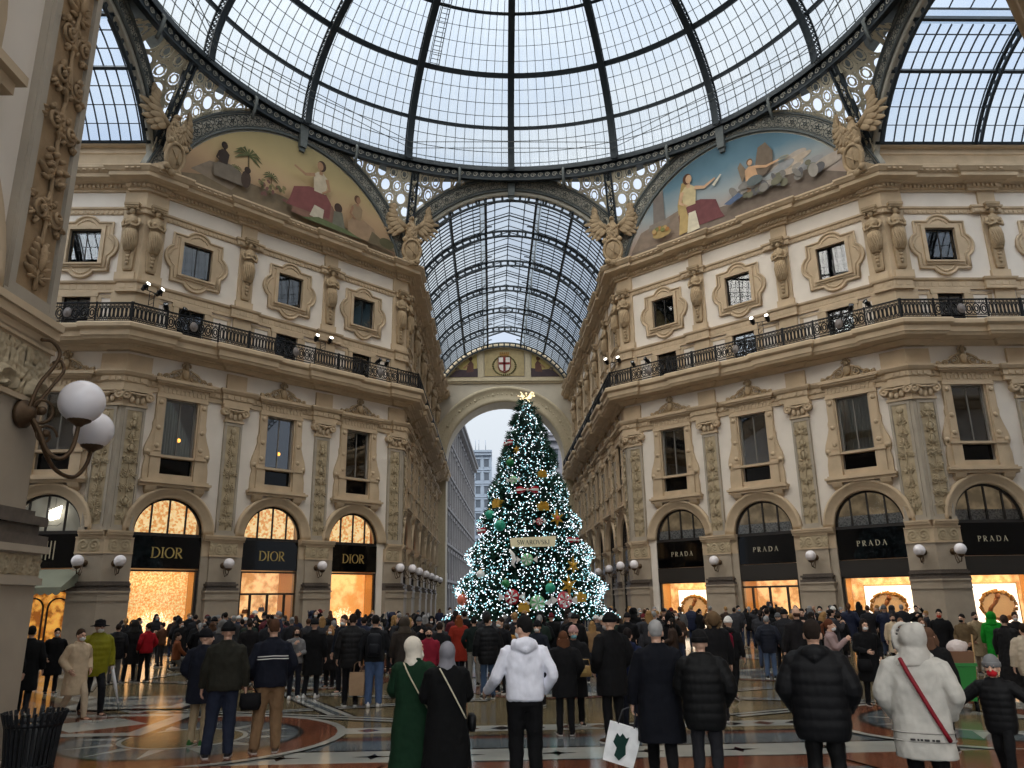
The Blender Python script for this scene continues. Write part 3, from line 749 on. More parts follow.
def oculus_parts():
    cz = 19.65
    def outline(sq, lob, r, n=9):
        """square of half size sq with round lobes of radius r whose centres sit at distance lob"""
        pts = []
        for q in range(4):
            a0 = q*PI/2
            ux, uz = cos(a0), sin(a0); vx, vz = -uz, ux
            hw = math.sqrt(max(1e-6, r*r-(sq-lob)**2))
            pts.append((sq*ux - sq*vx, cz + sq*uz - sq*vz))
            b = math.atan2(hw, sq-lob)
            for i in range(n+1):
                t = -b + 2*b*i/n
                pts.append((ux*(lob+r*cos(t)) + vx*r*sin(t), cz + uz*(lob+r*cos(t)) + vz*r*sin(t)))
        return pts
    def rad(mb, outer, hole, y0, y1):
        # plate with a rectangular opening: join outline points to points of the rectangle
        n = len(outer); hx, hz = hole; inn = []
        for x,z in outer:
            dx,dz = x, z-cz; k = min(hx/max(abs(dx),1e-6), hz/max(abs(dz),1e-6)); inn.append((dx*k, cz+dz*k))
        fo = [mb.av((x,y0,z)) for x,z in outer]; fi = [mb.av((x,y0,z)) for x,z in inn]
        bo = [mb.av((x,y1,z)) for x,z in outer]; bi = [mb.av((x,y1,z)) for x,z in inn]
        for i in range(n):
            j = (i+1)%n
            mb.af((fo[i],fo[j],fi[j],fi[i])); mb.af((fo[i],bo[i],bo[j],fo[j])); mb.af((fi[i],fi[j],bi[j],bi[i]))
    mb = MB()
    rad(mb, outline(1.36,1.0,.72), (1.0,1.14), -.08, 0)
    def rim(o, y, r):
        p = [(x,y,z) for x,z in o]; mb.tube(p+[p[0]], r, 5)
    rim(outline(1.33,.98,.71), -.09, .075); rim(outline(1.16,.92,.56), -.08, .045)
    for x0,x1,z0,z1 in ((-1.0,-.8,cz-1.14,cz+1.14),(.8,1.0,cz-1.14,cz+1.14),(-.8,.8,cz+.95,cz+1.13),(-.8,.8,cz-1.13,cz-.95)): mb.box(x0,x1,-.16,.05,z0,z1)
    mb.box(-1.02,1.02,-.24,0,cz-1.02,cz-.93)
    for q in range(4):
        a = q*PI/2
        for i in range(7):
            t = -.9+.3*i; mb.ball(((1.28+.2*cos(t))*cos(a)-.3*sin(t)*sin(a), -.08, cz+(1.28+.2*cos(t))*sin(a)+.3*sin(t)*cos(a)),(.07,.06,.07),6,4)
    sur = mb.mesh('surround',[TAN])
    mb = MB()
    for x0,x1,z0,z1 in ((-.8,-.74,cz-.95,cz+.95),(.74,.8,cz-.95,cz+.95),(-.8,.8,cz+.88,cz+.95),(-.8,.8,cz-.95,cz-.88),(-.025,.025,cz-.95,cz+.95)): mb.box(x0,x1,.08,.15,z0,z1)
    f = mb.mesh('frame',[WOODF])
    mb = MB(); mb.box(-.78,.78,.1,.115,cz-.92,cz+.92); p = mb.mesh('pane',[PANE])
    mb = MB(); mb.box(-.8,.8,.38,.4,cz-.95,cz+.95); d = mb.mesh('interior',[DARKIN])
    return sur,f,p,d
OCU = oculus_parts()
wn = [0]
def window(fr, u, meshes, label, spread=None):
    wn[0] += 1
    o = thing(f'window_{wn[0]}', label, None, fr.at(u), fr.rz, None, 'structure')
    for me in meshes: link(me.name.split('.')[0], me, o)
    return o
def at_words(fr, nm, k): return f'{ordn[k]} bay of the {nm}'
FRONTS = [(DL,'DIOR front',dbays),(DR,'PRADA front',RB),(AL,'left side arm counted outwards',[-BP*.5,-BP*1.5]),(AR,'right side arm',[BP*.5,BP*1.5]),
          (FL,'far arm on the DIOR side',fbays),(FRT,'far arm on the PRADA side',[-b for b in fbays])]
ordn = ('first','second','third','fourth','fifth','sixth')
for fr, nm, bays in FRONTS:
    for k, u in enumerate(bays):
        window(fr, u, (WSUR,CREST,WINF,WINP,WINQ,WINC), f'tall crested window in the {ordn[k]} bay of the {nm}')
        window(fr, u, MEZ, f'low dark window behind the balcony in the {ordn[k]} bay of the {nm}')
        window(fr, u, OCU, f'small square window in a lobed stone frame, {ordn[k]} bay of the {nm}')
        o = link('trim_6', ARCHV); o.location = fr.at(u); o.rotation_euler = (0,0,fr.rz); tag(o, f'round stone arch over the shop window, {ordn[k]} bay of the {nm}', None, None, 'structure')
# ------------------------------------------------------------------ lettering (own serif capitals, unit height)
def ribbon(mb, pts, w, x, z, s, y0, y1):
    """stroke of varying width along a polyline, extruded"""
    n = len(pts); L = []; R = []
    for i,(px,pz) in enumerate(pts):
        a = pts[max(0,i-1)]; b = pts[min(n-1,i+1)]
        dx, dz = b[0]-a[0], b[1]-a[1]; l = math.hypot(dx,dz) or 1
        ww = (w(i/(n-1)) if callable(w) else w)/2
        L.append((x+s*(px-dz/l*ww), z+s*(pz+dx/l*ww))); R.append((x+s*(px+dz/l*ww), z+s*(pz-dx/l*ww)))
    for i in range(n-1):
        mb.prism([R[i],R[i+1],L[i+1],L[i]], y0, y1)
def arcp(cx, cz, rx, rz, a0, a1, n=16): return [(cx+rx*cos(a0+(a1-a0)*i/n), cz+rz*sin(a0+(a1-a0)*i/n)) for i in range(n+1)]
TH, TN = .14, .045
def glyph(ch):
    """[(points, width)], advance"""
    st = lambda x: ([(x,0),(x,1)], TH)
    sf = lambda x, z, w=.3: ([(x-w/2,z),(x+w/2,z)], TN)
    rr = lambda t: TN + (TH-TN)*sin(PI*t)
    if ch == 'I': return [st(.16), sf(.16,.02), sf(.16,.98)], .32
    if ch == 'D': return [st(.14), ([(0,.02),(.3,.02)],TN), ([(0,.98),(.3,.98)],TN), ([(.3,.02)]+arcp(.3,.5,.5,.48,-PI/2,PI/2)+[(.3,.98)], rr)], .86
    if ch == 'O': return [(arcp(.46,.5,.41,.48,PI/2,PI/2+PI), rr), (arcp(.46,.5,.41,.48,-PI/2,PI/2), rr)], .92
    if ch == 'P': return [st(.14), sf(.14,.02), ([(0,.98),(.3,.98)],TN), ([(.2,.5)]+arcp(.28,.74,.3,.24,-PI/2,PI/2), rr)], .62
    if ch == 'R': return [st(.14), sf(.14,.02), ([(0,.98),(.3,.98)],TN), ([(.2,.5)]+arcp(.28,.74,.3,.24,-PI/2,PI/2), rr), ([(.3,.5),(.68,.0)], TH), ([(.6,.02),(.78,.02)],TN)], .74
    if ch == 'A': return [([(.1,0),(.42,1)],TN), ([(.4,1),(.74,0)],TH), ([(.2,.34),(.62,.34)],TN), sf(.1,.02,.22), sf(.74,.02,.26)], .86
    if ch == 'S': return [(arcp(.3,.74,.22,.23,.25,PI*1.45,10)+arcp(.32,.26,.24,.23,PI*.45,-PI*.9,10), lambda t: TN+.09*sin(PI*t))], .62
    if ch == 'W': return [([(.06,1),(.3,0)],TH), ([(.3,0),(.52,1)],TN), ([(.52,1),(.76,0)],TH), ([(.76,0),(1.0,1)],TN), sf(.06,.98,.2), sf(1.0,.98,.2)], 1.08
    if ch == 'V': return [([(.06,1),(.4,0)],TH), ([(.4,0),(.72,1)],TN), sf(.06,.98,.22), sf(.72,.98,.2)], .78
    if ch == 'K': return [st(.14), sf(.14,.02), sf(.14,.98), ([(.16,.42),(.62,1)],TN), ([(.3,.58),(.68,0)],TH), ([(.6,.02),(.78,.02)],TN)], .76
    if ch == 'C': return [(arcp(.46,.5,.41,.48,.25*PI,1.75*PI), rr)], .8
    return [], .4
def text(mb, s, cx, z, h, y0, y1, space=.12):
    adv = [glyph(c)[1] for c in s]; wid = sum(adv) + space*(len(s)-1); x = cx - wid*h/2
    for c, a in zip(s, adv):
        for pts, w in glyph(c)[0]: ribbon(mb, pts, w, x, z, h, y0, y1)
        x += (a+space)*h

# ------------------------------------------------------------------ shop signs, shop windows, lit lunettes
def sign_mesh():
    mb = MB(); mb.box(-1.71,1.71,.05,.2,3.68,5.2); return mb.mesh('sign_board',[BLACKGL])
SIGNB = sign_mesh()
mb = MB(); text(mb,'DIOR',.05,4.18,.5,.035,.06,.07); LDIOR = mb.mesh('lettering',[GOLD])
mb = MB(); text(mb,'PRADA',0,4.33,.26,.035,.06,.42); LPRADA = mb.mesh('lettering',[SILVER])
mb = MB()
for i in range(8): mb.box(-.62+.17*i,-.575+.17*i,.03,.06,4.05+ (.0 if i%2 else .06),4.9)
LCOMB = mb.mesh('lettering',[SILVER])
def sign(fr, u, letters, label):
    o = thing('shop_sign', label, 'shop sign', fr.at(u), fr.rz, None)
    link('sign_board', SIGNB, o)
    if letters: link('lettering', letters, o)
def glow(name, c1, c2, strength, scale, detail=4, lo=.4, hi=.6, vor=False):
    m = bpy.data.materials.new(name); m.use_nodes = True; nt = m.node_tree; N = nt.nodes; L = nt.links; b = N['Principled BSDF']
    tc = N.new('ShaderNodeTexCoord'); rp = N.new('ShaderNodeValToRGB')
    if vor:
        nz = N.new('ShaderNodeTexVoronoi'); src = nz.outputs['Distance']
    else:
        nz = N.new('ShaderNodeTexNoise'); nz.inputs['Detail'].default_value = detail; src = nz.outputs['Fac']
    nz.inputs['Scale'].default_value = scale
    rp.color_ramp.elements[0].position = lo; rp.color_ramp.elements[1].position = hi
    rp.color_ramp.elements[0].color = lin(c1); rp.color_ramp.elements[1].color = lin(c2)
    L.new(tc.outputs['Object'], nz.inputs['Vector']); L.new(src, rp.inputs['Fac'])
    L.new(rp.outputs['Color'], b.inputs['Base Color']); L.new(rp.outputs['Color'], b.inputs['Emission Color'])
    b.inputs['Emission Strength'].default_value = strength; b.inputs['Roughness'].default_value = .7
    return m
G_GOLD = glow('glowing_gold_wall', (216,150,70), (255,232,176), .95, 15, 5, .38, .68)  # back walls emit; room light and gold sparkle are put into their colour
G_AMBER = glow('glowing_amber_wall', (228,160,88), (252,206,140), 1.05, 1.4, 3)
G_WHITE = glow('backlit_white_screen', (255,244,222), (255,250,236), 1.9, 1)
G_WARM = glow('glowing_warm_wall', (200,146,88), (248,208,148), .95, 2.2, 3)
G_SPARK = glow('string_of_white_sparks', (190,140,70), (255,250,230), 1.9, 26, 2, .48, .6)
G_DIM = glow('faint_glow_room', (92,80,62), (128,112,88), .62, 1.3, 2)
G_GREY = glow('pale_glow_room', (120,118,108), (150,148,138), .42, .7, 2)
G_ORANGE = glow('orange_glow_room', (196,92,34), (236,130,60), .9, 1.5, 2)
G_CAFE = glow('cafe_glow_room', (150,84,24), (250,180,80), .95, 3, 4, .4, .62)
WARMW = mat('warm_shop_wall', (222,180,120), .6)
LACE = mat('white_lace_strip', (196,196,196), .8, rgb2=(110,112,116), scale=14)
def shop_parts(top, back, depth=1.1, door=False, fascia=False):
    mb = MB()
    mb.box(-1.7,-1.58,.06,.22,0,top); mb.box(1.58,1.7,.06,.22,0,top); mb.box(-1.7,1.7,.06,.22,top-.08,top); mb.box(-1.7,1.7,.06,.22,-.15,.12)
    if door:
        mb.box(-1.6,1.6,.08,.2,2.42,2.52)
        for x in (-1.0,-.02,.98): mb.box(x-.05,x+.05,.08,.2,.1,2.45)
    if fascia: mb.box(-1.71,1.71,.02,.25,top,3.66)
    f = mb.mesh('frame',[WOODF if not fascia else mat('dark_bronze_fascia',(46,42,38),.4)])
    mb = MB(); mb.box(-1.6,1.6,.13,.145,.1,top-.06); p = mb.mesh('pane',[SHOPGL])
    mb = MB(); mb.quad((-1.68,depth,0),(1.68,depth,0),(1.68,depth,top),(-1.68,depth,top)); b = mb.mesh('back_wall',[back])
    mb = MB()
    for s in (-1.69,1.69): mb.quad((s,.2,0),(s,depth,0),(s,depth,top),(s,.2,top))
    mb.quad((-1.69,.2,top),(1.69,.2,top),(1.69,depth,top),(-1.69,depth,top)); mb.box(-1.69,1.69,.2,depth,-.15,.14)
    r = mb.mesh('room_lining',[WARMW])
    return [f,p,b,r]
S_D1 = shop_parts(3.62, G_GOLD); S_D2 = shop_parts(3.62, G_WARM, 2.0, True); S_D3 = shop_parts(3.62, G_AMBER)
S_P = shop_parts(2.86, G_WARM, 1.2, False, True); S_P2 = shop_parts(2.86, G_WARM, 2.0, True, True)
def lun_room(matl, depth=.8):
    mb = MB(); mb.quad((-1.72,depth,5.2),(1.72,depth,5.2),(1.72,depth,7.1),(-1.72,depth,7.1)); return mb.mesh('room_back',[matl])
LR_W, LR_D, LR_G, LR_O = lun_room(glow('glowing_lunette_wall',(216,150,84),(255,226,170),.98,8,6,.4,.62)), lun_room(G_DIM), lun_room(G_GREY), lun_room(G_ORANGE)
mb = MB(); mb.box(-1.66,1.66,.24,.26,5.36,5.86); LACEM = mb.mesh('lace_strip',[LACE])
def lunette(fr, u, room, label, lace=False):
    return window(fr, u, [LUNF, LUNP, room] + ([LACEM] if lace else []), label)
def shopwin(fr, u, parts, label):
    o = thing('shop_window', label, 'shop window', fr.at(u), fr.rz, None, 'structure')
    for me in parts: link(me.name.split('.')[0], me, o)
    return o
for k,u in enumerate(dbays):
    sign(DL, u, LDIOR, ('black DIOR sign above the sparkling gold window, nearest the corner lamps','black DIOR sign above the glazed shop doors, middle of its row','black DIOR sign nearest the far arm')[k])
    shopwin(DL, u, (S_D1,S_D2,S_D3)[k], ('DIOR shop window full of glittering gold decoration','DIOR entrance with dark framed glass doors and lit shelves','DIOR shop window with a white glowing dome of branches')[k])
    lunette(DL, u, LR_W, f'glowing amber half-round window, {ordn[k]} above a DIOR sign')
    sign(DR, RB[k], LPRADA, ('black PRADA sign nearest the far arm','black PRADA sign above the shop doors, mirroring the tree lights','black PRADA sign between the shop doors and the corner lamps')[k])
    shopwin(DR, RB[k], (S_P,S_P2,S_P)[k], ('PRADA shop window nearest the far arm with a backlit screen','PRADA entrance with glazed doors and warm lit shelves','PRADA shop window beside the corner pilaster with a backlit screen')[k])
    lunette(DR, RB[k], LR_D, f'dim half-round window with a lace strip, {ordn[k]} above a PRADA sign', True)
for k,u in enumerate((BP*.5, BP*1.5)):
    sign(AR, u, LPRADA, ('black PRADA sign on the side arm at the edge of the view','black sign outside the view on the right side arm')[k])
    shopwin(AR, u, S_P, ('PRADA shop window on the side arm behind the green hooded figure','shop window outside the view on the right side arm')[k])
    lunette(AR, u, LR_D, f'dim half-round window on the right side arm, {ordn[k]} from the corner', True)
sign(AL, -BP*.5, LCOMB, 'black sign with a comb of thin pale lines over the cafe awning'); sign(AL, -BP*1.5, None, 'plain black sign hidden behind the near pillar')
lunette(AL, -BP*.5, LR_G, 'half-round window with a bright hanging lamp over the cafe sign'); lunette(AL, -BP*1.5, LR_G, 'half-round window hidden behind the near pillar')
S_C = shop_parts(2.7, G_CAFE, .9)
shopwin(AL, -BP*1.5, S_C, 'cafe window hidden behind the near pillar')
o = shopwin(AL, -BP*.5, S_C, 'cafe window with arched glazing glowing under the scalloped awning')
mb = MB()
for x in (-1.1,0,1.1):
    mb.arcsweep([(.42,.05),(.42,.12),(.48,.12),(.48,.05)], x, 1.9, 0, PI, 12); mb.box(x-.48,x-.42,.05,.12,.1,1.9); mb.box(x+.42,x+.48,.05,.12,.1,1.9)
link('glazing_bars', mb.mesh('glazing_bars',[WOODF]), o)
for k,u in enumerate(fbays):
    S = shop_parts(3.62, G_ORANGE if k == 0 else DARKIN, .8) if k < 2 else S
    shopwin(FL, u, S, f'narrow-looking shop window down the far arm, {ordn[k]} past the DIOR corner'); sign(FL, u, None, f'plain black fascia down the far arm, {ordn[k]} past the DIOR corner')
    lunette(FL, u, LR_O if k < 2 else LR_D, f'half-round window down the far arm, {ordn[k]} past the DIOR corner')
    SR = shop_parts(3.62, DARKIN, .8) if k == 0 else SR
    shopwin(FRT, -u, SR, f'dark shop window down the far arm, {ordn[k]} past the PRADA corner'); sign(FRT, -u, None, f'plain black fascia down the far arm, {ordn[k]} past the PRADA corner')
    lunette(FRT, -u, LR_D, f'half-round window down the far arm, {ordn[k]} past the PRADA corner')
# things in the shop windows
def screen(fr, u, label):
    o = thing('backlit_screen', label, 'display screen', fr.at(u+.15, -.95, .14), fr.rz, None)
    mb = MB(); mb.box(-1.15,1.15,0,.06,.05,2.25); mb.obj('panel',[G_WHITE],o)
    mb = MB()
    for x in (-1.18,1.14): mb.box(x,x+.05,-.02,.08,0,2.3)
    mb.box(-1.18,1.19,-.02,.08,2.25,2.32); mb.obj('frame',[mat('pale_screen_frame',(220,190,140),.5)],o)
def wreath(fr, u, label):
    o = thing('golden_wreath', label, 'wreath', fr.at(u+.15, -.78, 1.4), fr.rz, None)
    mb = MB(); rnd = random.Random(4); gm = mat('gold_foliage',(206,150,70),.5,var=.3,scale=9)
    for i in range(260):
        a = rnd.choice((rnd.uniform(0,2*PI),rnd.uniform(.1*PI,.9*PI))); r = rnd.gauss(1.02,.05); p = (.82*r*cos(a), rnd.uniform(-.08,.06), .62*r*sin(a))
        mb.ball(p, (rnd.uniform(.04,.09),.03,rnd.uniform(.04,.08)), 5, 3)
    mb.obj('foliage_ring',[gm],o)
    mb = MB(); mb.prism([(.8*cos(2*PI*i/32),.6*sin(2*PI*i/32)) for i in range(32)],.0,.03); mb.obj('oval_panel',[mat('glowing_peach_panel',(236,190,140),.6,emit=(236,180,120),es=.5)],o)  # oval panel is given a soft glow of its own in its colour
    mb = MB()
    mb.rings([[(x+.12*cos(t), .03*sin(t), z) for t in [2*PI*q/6 for q in range(6)]] for x,z in ((-.5,-.5),(-.35,-.1),(-.1,.12),(.0,.35))])
    mb.ball((.05,0,.42),(.13,.1,.15)); mb.box(-.7,.7,-.04,.04,-.66,-.55)
    mb.obj('figure',[mat('copper_figure',(190,120,70),.4)],o)
for fr,u,w_ in ((DR,RB[0],'nearest the far arm'),(DR,RB[2],'beside the corner pilaster'),(AR,BP*.5,'on the side arm')):
    screen(fr, u, f'white backlit screen in the PRADA window {w_}'); wreath(fr, u, f'golden oval wreath before the screen of the PRADA window {w_}')
def dome_plant(fr, u, R, label, n, seed, z):
    o = thing('light_branch_dome', label, 'decoration', fr.at(u,-.62,.14), fr.rz, None); rnd = random.Random(seed)
    mb = MB()
    for i in range(n):
        a = rnd.uniform(0,PI); q = rnd.uniform(-.3,.3); p0 = Vector((0,q*.3,z*.2)); p1 = Vector((R*cos(a)*rnd.uniform(.6,1), q, z+R*sin(a)*rnd.uniform(.6,1)))
        mid = (p0+p1)/2 + Vector((rnd.uniform(-.15,.15),0,rnd.uniform(0,.2))); mb.tube([p0,mid,p1],.014,3)
        mb.ball(p1,.035,5,3); mb.ball(mid,.025,5,3)
    mb.obj('branches',[G_SPARK],o)
    mb = MB(); mb.lathe([(.3,0),(.34,.1),(.12,.2),(.1,z*.3+.2)]); mb.obj('pot',[GOLD],o)
dome_plant(DL, dbays[2], 1.1, 'white glowing dome of branches in the DIOR window nearest the far arm', 120, 3, .5)
dome_plant(DL, dbays[0], 1.02, 'sparkling mound of gold and white sprays in the first DIOR window', 130, 5, .6)
for k,(x,z,c) in enumerate(((-1.3,1.0,(70,50,36)),(-.5,1.5,(120,80,50)),(.45,1.6,(60,44,36)),(1.2,1.1,(150,110,70)))):
    o = thing('handbag', f'{("dark brown","tan","black","sand")[k]} handbag on a lit shelf behind the DIOR doors', 'handbag', DL.at(dbays[1]+x,-1.5,z), DL.rz, None)
    mb = MB(); mb.prism([(-.16,0),(.16,0),(.12,.2),(-.12,.2)],-.06,.06); mb.obj('body',[mat(f'bag_leather_{k}',c,.5)],o)
    mb = MB(); mb.tube([(-.08,0,.2),(-.06,0,.32),(.06,0,.32),(.08,0,.2)],.012,5); mb.obj('handle',[mat(f'bag_leather_{k}',c,.5)],o)
    o = thing('shelf', f'white shelf under the {("dark brown","tan","black","sand")[k]} handbag', 'shelf', DL.at(dbays[1]+x,-1.5,z-.06), DL.rz, None); mb = MB(); mb.box(-.38,.38,-.14,.45,0,.06); mb.box(-.36,-.32,.2,.45,-.3,0); mb.box(.32,.36,.2,.45,-.3,0); mb.obj('board',[mat('white_shelf',(240,225,200),.5)],o)
# awning and the hanging lamp
o = thing('awning', 'green-grey shop awning with a scalloped edge beside the near pillar', 'awning', AL.at(-BP*.5), AL.rz)
mb = MB(); AW = 1.95; aw = mat('awning_canvas',(128,130,112),.9,var=.06,scale=2)
mb.rings([[(-AW,0,3.62),(AW,0,3.62)],[(-AW,-1.5,2.78),(AW,-1.5,2.78)]],0,False,False,False)
mb.rings([[(-AW,0,3.58),(AW,0,3.58)],[(-AW,-1.5,2.74),(AW,-1.5,2.74)]],0,False,False,False)
for s in (-AW,AW): mb.poly([(s,0,3.62),(s,-1.5,2.78),(s,-1.5,2.6),(s,0,2.95)])
mb.obj('canopy',[aw],o)
mb = MB(); n = 60; pts = [(-AW,-1.5,2.8)]; lo = []
for i in range(n+1): lo.append((-AW+2*AW*i/n, -1.51, 2.55-.09*abs(sin(PI*i/5))))
for i in range(n): mb.quad((lo[i][0],-1.51,2.8),(lo[i+1][0],-1.51,2.8),lo[i+1],lo[i])
mb.obj('valance',[aw],o)
for s in (-AW+.05,AW-.05): mb = MB(); mb.tube([(s,0,2.9),(s,-1.48,2.72)],.02,6); mb.obj('support_bar',[BLACKIRON],o)
o = thing('hanging_lamp', 'bright white hanging lamp behind the half-round window over the cafe sign', 'lamp', AL.at(-BP*.5+.1,-.55,5.75), AL.rz)
mb = MB()
for i in range(5): mb.tube([(-.28+.12*i,0,.1+.03*i),(-.2+.12*i,0,.62+.05*i)],.05,6)
mb.obj('glass_tubes',[mat('lit_tube',(255,255,250),.4,emit=(255,248,236),es=6)],o)
mb = MB(); mb.tube([(-.4,0,.1),(-.2,0,-.1),(.2,0,-.12),(.35,0,.0)],.012,5); mb.obj('wire_frame',[BLACKIRON],o); mb = MB(); mb.tube([(0,0,.7),(0,0,1.3)],.01,4); mb.obj('cable',[BLACKIRON],o)

# ------------------------------------------------------------------ balcony railings
def railing_parts():
    L = BP/2
    mb = MB()
    mb.box(-L,L,-.03,.03,.08,.13); mb.box(-L,L,-.02,.02,.2,.235); mb.box(-L,L,-.02,.02,.84,.87); mb.box(-L,L,-.045,.045,1.0,1.06)
    for x in (-L+.03,-1.25,1.25,L-.03): mb.box(x-.03,x+.03,-.035,.035,0,1.1)
    r = mb.mesh('rail',[BLACKIRON])
    mb = MB()
    def oval(cx, cz, rx, rz, t=.014, n=10):
        p = [(cx+rx*cos(2*PI*i/n),0,cz+rz*sin(2*PI*i/n)) for i in range(n)]; mb.tube(p+[p[0]],t,4,cap=False)
    xs = [-L+.06+.185*(i+.5) for i in range(int((L-1.3)/.185))]
    for x in xs + [-x for x in xs]:
        oval(x,.54,.07,.29,.03); oval(x,.935,.05,.055); mb.box(x+.078,x+.108,-.015,.015,.2,1.0); oval(x,.16,.05,.035)
    for i in range(7):                                        # middle panel: scrolls round a shield
        x = -1.08+.36*i
        oval(x,.54,.16,.27,.035); oval(x,.54,.08,.14,.035); oval(x,.935,.05,.055); oval(x+.18,.935,.05,.055); oval(x+.18,.35,.07,.1); oval(x+.18,.72,.07,.1)
    w = mb.mesh('ironwork',[BLACKIRON])
    mb = MB(); mb.ball((0,-.02,.54),(.2,.06,.27),12,6); mb.ball((0,-.06,.54),(.12,.05,.16),10,5); s = mb.mesh('shield',[mat('painted_shield',(120,112,108),.5)])
    return r,w,s
RAIL = railing_parts()
def railing(fr, u0, u1, label):
    o = thing('balcony_railing', label, 'railing', fr.at((u0+u1)/2, 1.04, 15.15), fr.rz, 'black wrought iron balcony railings'); o.scale = ((u1-u0)/BP,1,1)
    for me in RAIL: link(me.name.split('.')[0], me, o)
E_ = 1.04*math.tan(PI/8)
for fr,nm in ((DL,'DIOR'),(DR,'PRADA')):
    for k in range(3): railing(fr, BP*k-(E_ if k==0 else 0), BP*(k+1)+(E_ if k==2 else 0), f'black wrought iron balcony railing above the {ordn[k]} {nm} window')
for k in range(2):
    railing(AL, -BP*(k+1), -BP*k+(E_ if k==0 else 0), f'black balcony railing on the left side arm, {ordn[k]} from the corner'); railing(AR, BP*k-(E_ if k==0 else 0), BP*(k+1), f'black balcony railing on the right side arm, {ordn[k]} from the corner')
for k in range(6):
    railing(FL, AP*k-(E_ if k==0 else 0), AP*(k+1), f'black balcony railing down the far arm, {ordn[k]} past the DIOR corner'); railing(FRT, -AP*(k+1), -AP*k+(E_ if k==0 else 0), f'black balcony railing down the far arm, {ordn[k]} past the PRADA corner')

# ------------------------------------------------------------------ stone figures between the small windows
def ring(cx, cy, rx, ry, z, n=14, pw=1): return [(cx+rx*cos(2*PI*k/n), cy+ry*sin(2*PI*k/n), z) for k in range(n)]
def caryatid():
    mb = MB()
    mb.rings([[(-h,0,z),(h,0,z),(h,-d,z),(-h,-d,z)] for h,d,z in ((.2,.12,.5),(.24,.16,.6),(.3,.2,1.7))],0,False)
    for i in range(4): mb.ball((0,-.2,.85+.2*i),(.1+.02*i,.07,.11),7,4)
    mb.rings([ring(0,-.2,rx,ry,z,20) for rx,ry,z in ((.2,.15,1.5),(.27,.2,1.62),(.33,.24,1.9),(.34,.25,2.3),(.29,.21,2.7))])
    for i in range(9):
        a = PI + PI*(i+.5)/9; mb.tube([(.29*cos(a),-.2+.2*sin(a),2.68),(.34*cos(a+.25),-.2+.26*sin(a+.25),2.3),(.33*cos(a+.5),-.2+.25*sin(a+.5),1.9),(.26*cos(a+.6),-.2+.2*sin(a+.6),1.6)],[.03,.045,.045,.02],5)
    tor = mb.mesh('drapery',[RELIEFT])
    mb = MB()
    mb.rings([ring(0,-.2,rx,ry,z,16) for rx,ry,z in ((.26,.19,2.66),(.25,.18,2.85),(.31,.22,3.1),(.36,.2,3.3),(.24,.15,3.42),(.1,.1,3.5),(.09,.09,3.58))])
    for s in (-1,1):
        mb.tube([(s*.34,-.2,3.3),(s*.43,-.24,3.05),(s*.36,-.36,2.82),(s*.05,-.44,2.9)],[.1,.085,.075,.055],7); mb.ball((s*.04,-.45,2.92),.06,6,4); mb.ball((s*.13,-.36,3.12),(.11,.08,.1),7,5)
    mb.ball((0,-.24,3.7),(.13,.15,.17),10,7); mb.ball((0,-.385,3.69),(.025,.04,.04),5,4)
    body = mb.mesh('bust',[RELIEFT])
    mb = MB(); mb.ball((0,-.2,3.76),(.18,.16,.15),10,6); mb.box(-.34,.34,-.42,0,3.9,4.0); mb.box(-.3,.3,-.36,0,3.84,3.9); mb.box(-.38,.38,-.46,0,4.0,4.14)
    for s in (-1,1): mb.ball((s*.28,-.3,3.82),.09,7,5)
    return tor, body, mb.mesh('headpiece',[RELIEFT])
CARY = caryatid()
def figure(fr, u, label, sc=1):
    o = thing('stone_figure', label, 'statue', fr.at(u,.1,17.78), fr.rz, 'carved stone figures under the cornice')
    for me in CARY: link(me.name.split('.')[0], me, o)
for fr,nm in ((DL,'DIOR'),(DR,'PRADA')):
    for k,u in enumerate((.5,5.7,11.2,DIAG-.5) if fr is DL else (.5,5.93,11.43,DIAG-.5)): figure(fr,u,f'{ordn[k]} carved stone figure, counted left to right above the {nm} front')
figure(AL,-.5,'carved stone figure on the side arm, paired with its neighbour above the DIOR corner'); figure(AL,-BP,'carved stone figure hidden behind the near pillar')
figure(AR,.5,'carved stone figure on the side arm, paired with its neighbour above the PRADA corner'); figure(AR,BP,'single carved stone figure at the edge of the right side arm')
for k in range(6): figure(FL,AP*k+(.5 if k==0 else 0),f'{ordn[k]} carved figure down the far arm past the DIOR corner'); figure(FRT,-AP*k-(.5 if k==0 else 0),f'{ordn[k]} carved figure down the far arm past the PRADA corner')

# ------------------------------------------------------------------ globe lamps
def lamp_parts():
    mb = MB(); mb.M = Matrix.Translation((0,0,.05)) @ Matrix.Rotation(PI/2,4,'X'); mb.lathe([(.16,0),(.16,.04),(.1,.07),(.06,.12),(.01,.13)],n=12); mb.M = None; ros = mb.mesh('wall_plate',[BRONZE])
    mb = MB(); P = [(0,-.08,.05),(0,-.2,-.02),(0,-.3,-.25),(0,-.42,-.42),(0,-.56,-.42),(0,-.62,-.3),(0,-.62,-.2)]; mb.tube(P,.028,6)
    mb.tube([(0,-.1,.0),(0,-.14,-.3),(0,-.26,-.5),(0,-.42,-.44)],.02,5); mb.tube([(0,-.2,-.02),(0,-.3,.08),(0,-.38,0),(0,-.32,-.08)],.018,5)
    arm = mb.mesh('arm',[BRONZE])
    mb = MB(); mb.lathe([(.03,-.24),(.1,-.2),(.16,-.14),(.17,-.1),(.1,-.1)],(0,-.62,0),12); cup = mb.mesh('cup',[BRONZE])
    mb = MB(); mb.ball((0,-.62,.13),.265,20,14); gl = mb.mesh('globe',[GLOBE])
    return ros,arm,cup,gl
LAMP = lamp_parts()
